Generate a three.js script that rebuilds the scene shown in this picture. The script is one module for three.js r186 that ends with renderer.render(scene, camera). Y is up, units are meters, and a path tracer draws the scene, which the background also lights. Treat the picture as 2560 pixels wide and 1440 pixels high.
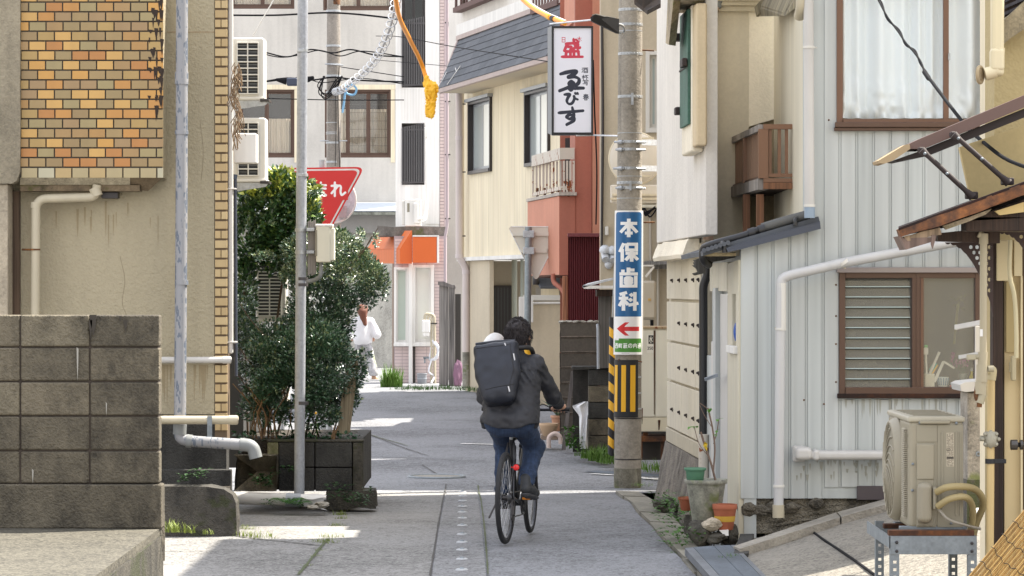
import * as THREE from 'three';
import { mergeGeometries } from 'three/addons/utils/BufferGeometryUtils.js';
import { RoundedBoxGeometry } from 'three/addons/geometries/RoundedBoxGeometry.js';

// ---------------------------------------------------------------- camera, sky, sun, exposure
const F = 7500, C = 1.914;                       // focal length in photo pixels, eye height in metres
const scene = new THREE.Scene();
const camera = new THREE.PerspectiveCamera(2 * Math.atan(720 / F) * 180 / Math.PI, 1024 / 576, 0.5, 600);
camera.position.set(0, C, 0); camera.lookAt(0, C, -10); camera.updateMatrixWorld();
const renderer = new THREE.WebGLRenderer({ antialias: true });
renderer.toneMapping = THREE.LinearToneMapping;
renderer.toneMappingExposure = 2.95;
renderer.shadowMap.enabled = true;
const SUN_AZ = 64 * Math.PI / 180, SUN_EL = 57 * Math.PI / 180;
const sunDir = new THREE.Vector3(Math.sin(SUN_AZ) * Math.cos(SUN_EL), Math.sin(SUN_EL), -Math.cos(SUN_AZ) * Math.cos(SUN_EL));
{
  const w = 256, h = 128, data = new Float32Array(w * h * 4), d = new THREE.Vector3();
  for (let j = 0; j < h; j++) for (let i = 0; i < w; i++) {
    const lat = ((j + 0.5) / h - 0.5) * Math.PI, lon = ((i + 0.5) / w - 0.5) * 2 * Math.PI;
    d.set(Math.cos(lat) * Math.cos(lon), Math.sin(lat), Math.cos(lat) * Math.sin(lon));
    const up = Math.max(0, d.y), k = Math.pow(1 - up, 2.2), s = d.dot(sunDir), g = Math.pow(Math.max(0, s), 8) * 0.8, q = 0.84 + 0.22 * s, o = (j * w + i) * 4;
    const fade = d.y < 0 ? 0.5 : 1;
    data[o] = (0.53 * (1 - k) + 0.86 * k + g) * fade * q;
    data[o + 1] = (0.56 * (1 - k) + 0.84 * k + g * 0.96) * fade * q;
    data[o + 2] = (0.65 * (1 - k) + 0.79 * k + g * 0.86) * fade * q;
    data[o + 3] = 1;
  }
  const sky = new THREE.DataTexture(data, w, h, THREE.RGBAFormat, THREE.FloatType);
  sky.mapping = THREE.EquirectangularReflectionMapping; sky.magFilter = THREE.LinearFilter; sky.needsUpdate = true;
  scene.background = sky; scene.environment = sky;
}
const sun = new THREE.DirectionalLight(new THREE.Color(1, 0.93, 0.82), 4.5);
sun.position.copy(sunDir).multiplyScalar(80).add(new THREE.Vector3(0, 0, -35));
sun.target.position.set(0, 0, -35); sun.castShadow = true;
sun.shadow.mapSize.set(4096, 4096);
Object.assign(sun.shadow.camera, { left: -45, right: 45, top: 45, bottom: -45, near: 1, far: 200 });
scene.add(sun, sun.target);

// ---------------------------------------------------------------- helpers
let seed = 7;
const rnd = () => { seed = (seed * 1664525 + 1013904223) >>> 0; return seed / 4294967296; };
const rr = (a, b) => a + (b - a) * rnd();
const pick = (a) => a[Math.floor(rnd() * a.length)];
const clamp = (x, a = 0, b = 1) => Math.min(b, Math.max(a, x));
const lerp = (a, b, t) => a + (b - a) * t;
const smooth = (a, b, x) => { const t = clamp((x - a) / (b - a)); return t * t * (3 - 2 * t); };
const v3 = (x, y, z) => new THREE.Vector3(x, y, z);
const X = (px, d) => (px - 1280) / F * d, Y = (py, d) => C - (py - 720) / F * d;
const V = (px, py, d) => v3(X(px, d), Y(py, d), -d);
const table = (t) => (x) => { for (let i = 1; i < t.length; i++) if (x <= t[i][0]) { const s = clamp((x - t[i - 1][0]) / (t[i][0] - t[i - 1][0])); return lerp(t[i - 1][1], t[i][1], s * s * (3 - 2 * s)); } return t[t.length - 1][1]; };
const gy = table([[0, .08], [20, 0], [23, 0], [27, -.06], [31, -.17], [38, -.13], [46, -.1], [56, 0], [64, -.03], [100, -.1]]);   // road height over depth

const ORG = new WeakMap(), counts = {};
const ZERO = v3(0, 0, 0);
function numbered(name) { const n = counts[name] = (counts[name] ?? -1) + 1; return n ? name + '_' + String(n).padStart(3, '0') : name; }
function prep(g, uv) {
  g = g.index ? g.toNonIndexed() : g.clone();
  for (const k of Object.keys(g.attributes)) if (!['position', 'normal', uv ? 'uv' : ''].includes(k)) g.deleteAttribute(k);
  if (!g.attributes.normal) g.computeVertexNormals();
  g.morphAttributes = {}; g.clearGroups();
  return g;
}
function boxUV(g) {
  const p = g.attributes.position, n = g.attributes.normal, uv = new Float32Array(p.count * 2);
  for (let i = 0; i < p.count; i += 3) {
    let ax = 0, ay = 0, az = 0;
    for (let k = 0; k < 3; k++) { ax += n.getX(i + k); ay += n.getY(i + k); az += n.getZ(i + k); }
    ax = Math.abs(ax); ay = Math.abs(ay); az = Math.abs(az);
    for (let k = 0; k < 3; k++) {
      const x = p.getX(i + k), y = p.getY(i + k), z = p.getZ(i + k), o = (i + k) * 2;
      if (ay > ax && ay > az) { uv[o] = x; uv[o + 1] = z; } else if (ax > az) { uv[o] = z; uv[o + 1] = y; } else { uv[o] = x; uv[o + 1] = y; }
    }
  }
  g.setAttribute('uv', new THREE.BufferAttribute(uv, 2));
}
function tag(o, label, category, group, kind) {
  if (label) o.userData.label = label; if (category) o.userData.category = category;
  if (group) o.userData.group = group; if (kind) o.userData.kind = kind; return o;
}
function thing(name, base, label, category, group) {
  const o = new THREE.Group(); o.name = numbered(name); o.position.copy(base); scene.add(o); ORG.set(o, base.clone());
  return tag(o, label, category, group);
}
function geoOf(geos, o) {
  const l = [].concat(geos).flat(3).map((g) => prep(g, o.uv)), g = l.length > 1 ? mergeGeometries(l) : l[0];
  if (!o.uv) boxUV(g);
  return g;
}
const EACH = new Set(['coupling', 'hinge', 'drop', 'collar', 'clamp', 'strap', 'tie', 'foundation_stone', 'conduit']);   // pieces that are parts of their own
function mesh(name, geos, mat, parent = scene, o = {}) {
  if (EACH.has(name) && Array.isArray(geos) && geos.length > 1) return geos.flat(3).map((g) => mesh(name, g, mat, parent, o))[0];
  const g = geoOf(geos, o), org = ORG.get(parent) ?? ZERO;
  g.translate(-org.x, -org.y, -org.z);
  const m = new THREE.Mesh(g, mat); m.name = name; m.castShadow = m.receiveShadow = true; parent.add(m); ORG.set(m, org);
  if (o.kind) m.userData.kind = o.kind; if (o.label) m.userData.label = o.label;
  return m;
}
function solo(name, geos, mat, label, category, group, o = {}) {      // a thing of one mesh
  const g = geoOf(geos, o); g.computeBoundingBox(); const b = g.boundingBox;
  const base = v3((b.min.x + b.max.x) / 2, b.min.y, (b.min.z + b.max.z) / 2);
  g.translate(-base.x, -base.y, -base.z);
  const m = new THREE.Mesh(g, mat); m.name = numbered(name); m.position.copy(base); m.castShadow = m.receiveShadow = true; scene.add(m); ORG.set(m, base);
  return tag(m, label, category, group, o.kind);
}
const struct = (name, geos, mat, o = {}) => { const m = solo(name, geos, mat, null, null, null, { ...o, kind: 'structure' }); return m; };
function dup(root, pos, label, turn) {
  const c = root.clone(); c.name = numbered(root.name.replace(/_\d{3}$/, '')); c.position.copy(pos); if (turn !== undefined) c.rotation.y = turn;
  if (label) c.userData = { ...root.userData, label }; scene.add(c); return c;
}

// a wall frame: u along, v up (world y), w outwards
class Fr {
  constructor(o, dir, n) { this.o = o; this.u = dir.clone().normalize(); this.n = n.clone().normalize(); this.m = new THREE.Matrix4().makeBasis(this.u, v3(0, 1, 0), this.n).setPosition(v3(o.x, 0, o.z)); }
  hit(px, py, w = 0) {
    const d = v3((px - 1280) / F, -(py - 720) / F, -1), o = this.o.clone().addScaledVector(this.n, w); o.y = 0;
    const t = (o.dot(this.n)) / (d.x * this.n.x + d.z * this.n.z), p = v3(d.x * t, C + d.y * t, d.z * t);
    return [p.clone().sub(o).dot(this.u), p.y];
  }
  at(u, v, w) { return v3(u, v, w).applyMatrix4(this.m); }
  P(px, py, w = 0) { const [u, v] = this.hit(px, py, w); return this.at(u, v, w); }
  R(px0, py0, px1, py1, w = 0) { const pm = (px0 + px1) / 2; return [this.hit(px0, py1, w)[0], this.hit(pm, py1, w)[1], this.hit(px1, py0, w)[0], this.hit(pm, py0, w)[1]]; }   // u0 v0 u1 v1
  box(u0, v0, u1, v1, w0, w1, r = 0) {
    const a = Math.abs(u1 - u0), b = Math.abs(v1 - v0), c = Math.abs(w1 - w0);
    r = Math.min(r, a * .49, b * .49, c * .49);
    const g = r > 0 ? new RoundedBoxGeometry(a, b, c, 1, r) : new THREE.BoxGeometry(a, b, c);
    return g.translate((u0 + u1) / 2, (v0 + v1) / 2, (w0 + w1) / 2).applyMatrix4(this.m);
  }
  pb(px0, py0, px1, py1, w0, w1, r) { return this.box(...this.R(px0, py0, px1, py1, Math.max(w0, w1)), w0, w1, r); }
  wall(R, holes, w0, w1) {                        // a wall with real openings, as butting blocks
    const us = [...new Set([R[0], R[2], ...holes.flatMap((h) => [h[0], h[2]])])].filter((x) => x >= R[0] && x <= R[2]).sort((a, b) => a - b), out = [];
    for (let i = 0; i + 1 < us.length; i++) {
      const um = (us[i] + us[i + 1]) / 2;
      let cur = R[1];
      const hs = holes.filter((h) => h[0] < um && h[2] > um).sort((a, b) => a[1] - b[1]);
      for (const h of [...hs, [0, R[3], 0, R[3]]]) { if (h[1] > cur + 1e-4) out.push(this.box(us[i], cur, us[i + 1], Math.min(h[1], R[3]), w0, w1)); cur = Math.max(cur, h[3]); }
    }
    return out;
  }
  prism(pts, w0, w1) { return prism(pts.map(([px, py]) => this.P(px, py, w0)), this.n.clone().multiplyScalar(w1 - w0)); }
}
const FR = (d) => new Fr(v3(0, 0, -d), v3(1, 0, 0), v3(0, 0, 1));
const pb = (px0, py0, px1, py1, d, th, r) => FR(d).pb(px0, py0, px1, py1, 0, -th, r);      // front face at depth d, th metres thick
const wb = (x0, y0, z0, x1, y1, z1, r = 0) => FR(0).box(x0, y0, x1, y1, z0, z1, r);

function prism(pts, vec) {                        // planar polygon swept along vec, closed
  const n = v3(0, 0, 0);
  for (let i = 0; i < pts.length; i++) { const a = pts[i], b = pts[(i + 1) % pts.length]; n.x += (a.y - b.y) * (a.z + b.z); n.y += (a.z - b.z) * (a.x + b.x); n.z += (a.x - b.x) * (a.y + b.y); }
  n.normalize();
  if (n.dot(vec) > 0) { pts = pts.slice().reverse(); n.negate(); }
  const t = Math.abs(n.y) < .9 ? v3(0, 1, 0) : v3(1, 0, 0), e1 = v3().crossVectors(t, n).normalize(), e2 = v3().crossVectors(n, e1);
  const tri = THREE.ShapeUtils.triangulateShape(pts.map((p) => new THREE.Vector2(p.dot(e1), p.dot(e2))), []), o = [];
  const put = (...l) => l.forEach((p) => o.push(p.x, p.y, p.z)), q = pts.map((p) => p.clone().add(vec));
  for (const [a, b, c] of tri) { put(pts[a], pts[b], pts[c]); put(q[a], q[c], q[b]); }
  for (let i = 0; i < pts.length; i++) { const j = (i + 1) % pts.length; put(pts[i], q[i], q[j]); put(pts[i], q[j], pts[j]); }
  const g = new THREE.BufferGeometry(); g.setAttribute('position', new THREE.Float32BufferAttribute(o, 3)); g.computeVertexNormals(); return g;
}
function sweep(pts, r, rad = 10, cap = true) {    // round tube along a list of points; r a number or a function of 0..1
  const N = pts.length, rf = typeof r === 'function' ? r : () => r, T = [], pos = [], nor = [], idx = [];
  for (let i = 0; i < N; i++) T.push(v3().subVectors(pts[Math.min(N - 1, i + 1)], pts[Math.max(0, i - 1)]).normalize());
  let nrm = v3().crossVectors(T[0], Math.abs(T[0].y) < .9 ? v3(0, 1, 0) : v3(1, 0, 0)).normalize();
  for (let i = 0; i < N; i++) {
    nrm = nrm.clone().addScaledVector(T[i], -nrm.dot(T[i])).normalize();
    const b = v3().crossVectors(T[i], nrm), R = rf(i / (N - 1));
    for (let k = 0; k <= rad; k++) { const a = k / rad * Math.PI * 2, d = nrm.clone().multiplyScalar(Math.cos(a)).addScaledVector(b, Math.sin(a)); pos.push(pts[i].x + d.x * R, pts[i].y + d.y * R, pts[i].z + d.z * R); nor.push(d.x, d.y, d.z); }
  }
  for (let i = 0; i + 1 < N; i++) for (let k = 0; k < rad; k++) { const a = i * (rad + 1) + k, b = a + rad + 1; idx.push(a, a + 1, b, b, a + 1, b + 1); }
  if (cap) for (const [i, s] of [[0, -1], [N - 1, 1]]) {
    const c = pos.length / 3; pos.push(pts[i].x, pts[i].y, pts[i].z); nor.push(T[i].x * s, T[i].y * s, T[i].z * s);
    const st = pos.length / 3;
    for (let k = 0; k <= rad; k++) { const o = (i * (rad + 1) + k) * 3; pos.push(pos[o], pos[o + 1], pos[o + 2]); nor.push(T[i].x * s, T[i].y * s, T[i].z * s); }
    for (let k = 0; k < rad; k++) s > 0 ? idx.push(c, st + k, st + k + 1) : idx.push(c, st + k + 1, st + k);
  }
  const g = new THREE.BufferGeometry(); g.setAttribute('position', new THREE.Float32BufferAttribute(pos, 3)); g.setAttribute('normal', new THREE.Float32BufferAttribute(nor, 3)); g.setIndex(idx); return g;
}
function fillet(pts, R, n = 5) {                  // rounds the corners of a polyline
  const o = [pts[0]];
  for (let i = 1; i + 1 < pts.length; i++) {
    const p = pts[i], a = pts[i - 1].clone().sub(p), b = pts[i + 1].clone().sub(p), l = Math.min(R, a.length() * .49, b.length() * .49);
    const A = p.clone().addScaledVector(a.normalize(), l), B = p.clone().addScaledVector(b.normalize(), l);
    for (let k = 0; k <= n; k++) { const t = k / n; o.push(A.clone().multiplyScalar((1 - t) * (1 - t)).addScaledVector(p, 2 * t * (1 - t)).addScaledVector(B, t * t)); }
  }
  o.push(pts[pts.length - 1]); return o;
}
const pipe = (pts, r, R = .08, rad = 12) => sweep(fillet(pts, R), r, rad);
const bar = (a, b, r, rad = 8) => sweep([a, b], r, rad);
const curve = (pts, n = 40) => new THREE.CatmullRomCurve3(pts, false, 'centripetal').getPoints(n);
const cable = (pts, r, n = 40, rad = 6) => sweep(curve(pts, n), r, rad);
function sagged(a, b, sag, n = 20) { const o = []; for (let i = 0; i <= n; i++) { const t = i / n, p = a.clone().lerp(b, t); p.y -= sag * 4 * t * (1 - t); o.push(p); } return o; }
const lathe = (prof, p, seg = 24) => new THREE.LatheGeometry(prof.map(([r, y]) => new THREE.Vector2(r, y)), seg).translate(p.x, p.y, p.z);
function beam(a, b, w, h, up = v3(0, 1, 0)) {     // square bar from a to b
  const d = b.clone().sub(a), L = d.length(), z = d.normalize(); if (Math.abs(z.dot(up)) > .99) up = v3(0, 0, 1); const x = v3().crossVectors(up, z).normalize(), y = v3().crossVectors(z, x);
  return new THREE.BoxGeometry(w, h, L).applyMatrix4(new THREE.Matrix4().makeBasis(x, y, z).setPosition(a.clone().add(b).multiplyScalar(.5)));
}
function sheet(nu, nv, f) {                       // grid surface f(u,v) -> Vector3
  const pos = [], idx = [], uv = [];
  for (let j = 0; j <= nv; j++) for (let i = 0; i <= nu; i++) { const p = f(i / nu, j / nv); pos.push(p.x, p.y, p.z); uv.push(i / nu, j / nv); }
  for (let j = 0; j < nv; j++) for (let i = 0; i < nu; i++) { const a = j * (nu + 1) + i, b = a + nu + 1; idx.push(a, a + 1, b, b, a + 1, b + 1); }
  const g = new THREE.BufferGeometry(); g.setAttribute('position', new THREE.Float32BufferAttribute(pos, 3)); g.setAttribute('uv', new THREE.Float32BufferAttribute(uv, 2)); g.setIndex(idx); g.computeVertexNormals(); return g;
}
function sdfMesh(f, mn, mx, h) {                  // surface nets over a signed distance field
  const nx = Math.ceil((mx.x - mn.x) / h) + 1, ny = Math.ceil((mx.y - mn.y) / h) + 1, nz = Math.ceil((mx.z - mn.z) / h) + 1;
  const val = new Float32Array(nx * ny * nz), id = (i, j, k) => i + nx * (j + ny * k);
  for (let k = 0; k < nz; k++) for (let j = 0; j < ny; j++) for (let i = 0; i < nx; i++) val[id(i, j, k)] = f(mn.x + i * h, mn.y + j * h, mn.z + k * h);
  const vi = new Int32Array(nx * ny * nz).fill(-1), pos = [], idx = [];
  const cs = [[0, 0, 0], [1, 0, 0], [0, 1, 0], [1, 1, 0], [0, 0, 1], [1, 0, 1], [0, 1, 1], [1, 1, 1]], es = [[0, 1], [0, 2], [0, 4], [1, 3], [1, 5], [2, 3], [2, 6], [3, 7], [4, 5], [4, 6], [5, 7], [6, 7]];
  for (let k = 0; k + 1 < nz; k++) for (let j = 0; j + 1 < ny; j++) for (let i = 0; i + 1 < nx; i++) {
    const c = cs.map((o) => val[id(i + o[0], j + o[1], k + o[2])]); let s = 0; for (const x of c) if (x < 0) s++;
    if (s === 0 || s === 8) continue;
    let a = 0, b = 0, e = 0, n = 0;
    for (const [p, q] of es) if ((c[p] < 0) !== (c[q] < 0)) { const t = c[p] / (c[p] - c[q]); a += lerp(cs[p][0], cs[q][0], t); b += lerp(cs[p][1], cs[q][1], t); e += lerp(cs[p][2], cs[q][2], t); n++; }
    vi[id(i, j, k)] = pos.length / 3; pos.push(mn.x + (i + a / n) * h, mn.y + (j + b / n) * h, mn.z + (k + e / n) * h);
  }
  const quad = (a, b, c, d, fl) => { if (a < 0 || b < 0 || c < 0 || d < 0) return; fl ? idx.push(a, c, b, a, d, c) : idx.push(a, b, c, a, c, d); };
  for (let k = 1; k + 1 < nz; k++) for (let j = 1; j + 1 < ny; j++) for (let i = 1; i + 1 < nx; i++) {
    const v = val[id(i, j, k)] < 0;
    if (v !== val[id(i + 1, j, k)] < 0) quad(vi[id(i, j - 1, k - 1)], vi[id(i, j, k - 1)], vi[id(i, j, k)], vi[id(i, j - 1, k)], !v);
    if (v !== val[id(i, j + 1, k)] < 0) quad(vi[id(i - 1, j, k - 1)], vi[id(i - 1, j, k)], vi[id(i, j, k)], vi[id(i, j, k - 1)], !v);
    if (v !== val[id(i, j, k + 1)] < 0) quad(vi[id(i - 1, j - 1, k)], vi[id(i, j - 1, k)], vi[id(i, j, k)], vi[id(i - 1, j, k)], !v);
  }
  const g = new THREE.BufferGeometry(); g.setAttribute('position', new THREE.Float32BufferAttribute(pos, 3)); g.setIndex(idx); g.computeVertexNormals(); return g;
}
const capsule = (a, b, ra, rb) => (x, y, z) => {
  const bx = b.x - a.x, by = b.y - a.y, bz = b.z - a.z, px = x - a.x, py = y - a.y, pz = z - a.z, t = clamp((px * bx + py * by + pz * bz) / (bx * bx + by * by + bz * bz + 1e-9));
  return Math.hypot(px - bx * t, py - by * t, pz - bz * t) - lerp(ra, rb, t);
};
const smin = (a, b, k) => { const h = Math.max(k - Math.abs(a - b), 0) / k; return Math.min(a, b) - h * h * k * .25; };
const hash3 = (x, y, z) => { const s = Math.sin(x * 127.1 + y * 311.7 + z * 74.7) * 43758.5453; return s - Math.floor(s); };
function n3(x, y, z) { const i = Math.floor(x), j = Math.floor(y), k = Math.floor(z), s = (t) => t * t * (3 - 2 * t), a = s(x - i), b = s(y - j), c = s(z - k); let r = 0; for (let q = 0; q < 8; q++) { const o = q & 1, p = q >> 1 & 1, w = q >> 2; r += hash3(i + o, j + p, k + w) * (o ? a : 1 - a) * (p ? b : 1 - b) * (w ? c : 1 - c); } return r * 2 - 1; }
function rough(g, amp, freq) {                    // uneven surface for stones and broken concrete
  const p = g.attributes.position;
  for (let i = 0; i < p.count; i++) { const x = p.getX(i), y = p.getY(i), z = p.getZ(i), n = (s) => n3(x * freq + s, y * freq - s, z * freq + s * 2) * amp; p.setXYZ(i, x + n(3), y + n(17), z + n(31)); }
  g.computeVertexNormals(); return g;
}
// ---------------------------------------------------------------- procedural surface textures (colour variation and relief only)
function lattice(n, cx, cy, sd) {                 // tileable value noise, n x n, cx x cy cells
  const L = new Float32Array(cx * cy), o = new Float32Array(n * n); let s = sd * 2654435761 >>> 0;
  for (let i = 0; i < L.length; i++) { s = (s * 1664525 + 1013904223) >>> 0; L[i] = s / 4294967296; }
  const xi = new Int32Array(n), xf = new Float32Array(n);
  for (let x = 0; x < n; x++) { const u = x / n * cx; xi[x] = Math.floor(u); const t = u - xi[x]; xf[x] = t * t * (3 - 2 * t); }
  for (let y = 0; y < n; y++) {
    const v = y / n * cy, j = Math.floor(v), t = v - j, fy = t * t * (3 - 2 * t), r0 = (j % cy) * cx, r1 = ((j + 1) % cy) * cx;
    for (let x = 0; x < n; x++) { const a = xi[x] % cx, b = (xi[x] + 1) % cx, f = xf[x]; o[y * n + x] = lerp(lerp(L[r0 + a], L[r0 + b], f), lerp(L[r1 + a], L[r1 + b], f), fy); }
  }
  return o;
}
function field(n, list, sd) { const o = new Float32Array(n * n); list.forEach(([cx, cy, w], q) => { const l = lattice(n, cx, cy, sd + q * 17 + 1); for (let i = 0; i < o.length; i++) o[i] += (l[i] - .5) * w; }); return o; }
function dataTex(n, fn, metres, srgb) {
  const d = new Uint8Array(n * n * 4);
  for (let i = 0; i < n * n; i++) { const c = fn(i, i % n, (i / n) | 0); for (let k = 0; k < 3; k++) d[i * 4 + k] = clamp(Array.isArray(c) ? c[k] : c) * 255; d[i * 4 + 3] = 255; }
  const t = new THREE.DataTexture(d, n, n); t.wrapS = t.wrapT = THREE.RepeatWrapping; t.magFilter = THREE.LinearFilter; t.minFilter = THREE.LinearMipmapLinearFilter; t.generateMipmaps = true;
  if (srgb) t.colorSpace = THREE.SRGBColorSpace; t.repeat.set(1 / metres, 1 / metres); t.needsUpdate = true; return t;
}
const mixc = (a, b, t) => [lerp(a[0], b[0], t), lerp(a[1], b[1], t), lerp(a[2], b[2], t)];
const T = {};
{
  let n = 1024, f, g, h;
  f = field(n, [[3, 3, .5], [9, 7, .3], [50, 4, .3], [60, 60, .12]], 1); g = field(n, [[180, 180, .8], [400, 400, .6]], 2);
  T.stucco = dataTex(n, (i) => 0.9 + f[i] * .28 + g[i] * .07, 3.2); T.stuccoB = dataTex(n, (i) => .5 + g[i] * .6, 3.2);
  f = field(n, [[4, 4, .9], [11, 11, .6], [50, 14, .35], [120, 120, .4]], 5); g = field(n, [[260, 260, .8], [512, 512, .7]], 6);
  T.conc = dataTex(n, (i) => { const w = .78 + f[i] * .42 + g[i] * .2; return [w, w * .985, w * .955]; }, 3); T.concB = dataTex(n, (i) => .5 + g[i] * .6 + f[i] * .3, 3);
  // dark weathered block: soot and rain streaks
  f = field(n, [[5, 3, .7], [26, 7, .35], [70, 40, .4], [16, 14, .5]], 9); g = field(n, [[200, 200, .9], [450, 450, .9]], 10);
  T.block = dataTex(n, (i) => { const w = clamp(.66 + f[i] * .75 + g[i] * .26); return [w, w * .965, w * .89]; }, 2.4); T.blockB = dataTex(n, (i) => .5 + g[i] * .7, 2.4);
  // mossy dark concrete
  h = field(n, [[6, 6, 1.2], [18, 18, .8], [70, 70, .5]], 13);
  T.moss = dataTex(n, (i) => { const w = .6 + f[i] * .7 + g[i] * .25, k = smooth(.12, .55, h[i]); return mixc([w, w * .96, w * .9], [.34, .42, .14], k * .85); }, 2.4);
  // siding: vertical run-off streaks
  f = field(n, [[120, 3, .5], [30, 2, .5], [8, 5, .35]], 15);
  T.streak = dataTex(n, (i) => { const w = .93 + f[i] * .27; return [w, w * .99, w * .965]; }, 3);
  f = field(n, [[110, 3, .9], [260, 6, .7], [14, 3, .6]], 19);
  T.wood = dataTex(n, (i) => .74 + f[i] * .55, 1.5); T.woodB = dataTex(n, (i) => .5 + f[i] * .5, 1.5);
  n = 512;
  f = field(n, [[6, 6, 1], [18, 14, .8], [60, 50, .5]], 23); g = field(n, [[128, 128, 1]], 24);
  T.rust = dataTex(n, (i) => mixc([.24, .16, .12], [.58, .38, .2], clamp(.5 + f[i] * .7 + g[i] * .2)), .8, true);
  T.rustpaint = dataTex(n, (i) => mixc([.80, .77, .72], [.52, .28, .14], smooth(.22, .42, f[i] + g[i] * .12)), .7, true);
  f = field(n, [[8, 3, 1], [30, 9, .9], [80, 24, .6]], 27);
  T.peel = dataTex(n, (i) => { const k = smooth(.2, .3, f[i]); return mixc([.73, .72, .71], [.42, .46, .52], k * .7); }, .6, true);
  T.peelB = dataTex(n, (i) => .5 - smooth(.2, .3, f[i]) * .3, .6);
  f = field(n, [[10, 10, .5], [26, 26, .6], [60, 60, .5]], 31);
  T.galv = dataTex(n, (i) => .84 + f[i] * .3, .5);
  f = field(n, [[256, 256, .7], [128, 128, .4]], 35);
  T.cloth = dataTex(n, (i) => .85 + f[i] * .35, .4); T.clothB = dataTex(n, (i, x, y) => .5 + f[i] * .3 + (((x >> 1) + (y >> 1)) & 1 ? .15 : -.15), .4);
  f = field(n, [[4, 60, .8], [9, 128, .8], [30, 256, .5]], 39); g = field(n, [[40, 3, .7], [90, 8, .7]], 40);
  T.denim = dataTex(n, (i) => { const w = .7 + f[i] * .2 + g[i] * .5; return w; }, .6);
  f = field(n, [[3, 3, .5], [12, 12, .35], [40, 5, .35]], 43);
  T.dirt = dataTex(n, (i) => { const w = .93 + f[i] * .22; return [w, w * .985, w * .95]; }, 2.2);
  n = 2048;
  f = field(n, [[5, 4, .5], [16, 13, .35], [60, 60, .25], [8, 90, .12]], 47); g = field(n, [[150, 150, .35], [420, 420, 1], [1024, 1024, 1.2]], 48);
  T.road = dataTex(n, (i) => { const w = .8 + f[i] * .62 + g[i] * .6; return [w, w * .995, w * .98]; }, 7); T.roadB = dataTex(n, (i) => .5 + g[i] * .5, 7);
}
const sR = (hex) => new THREE.Color(hex);
function M(c, o = {}) {                            // c: hex (sRGB) or [r,g,b] linear
  const m = new (o.phys ? THREE.MeshPhysicalMaterial : THREE.MeshStandardMaterial)({ color: Array.isArray(c) ? new THREE.Color().setRGB(...c) : sR(c), roughness: o.r ?? .85, metalness: o.m ?? 0 });
  if (o.map) m.map = T[o.map]; if (o.b) { m.bumpMap = T[o.b]; m.bumpScale = o.bs ?? .004; }
  Object.assign(m, o.x ?? {}); return m;
}
const glassM = (tint, rough = .03) => { const m = new THREE.MeshPhysicalMaterial({ color: sR(tint), roughness: rough, transmission: 1, thickness: 0, ior: 1.5 }); return m; };
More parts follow.
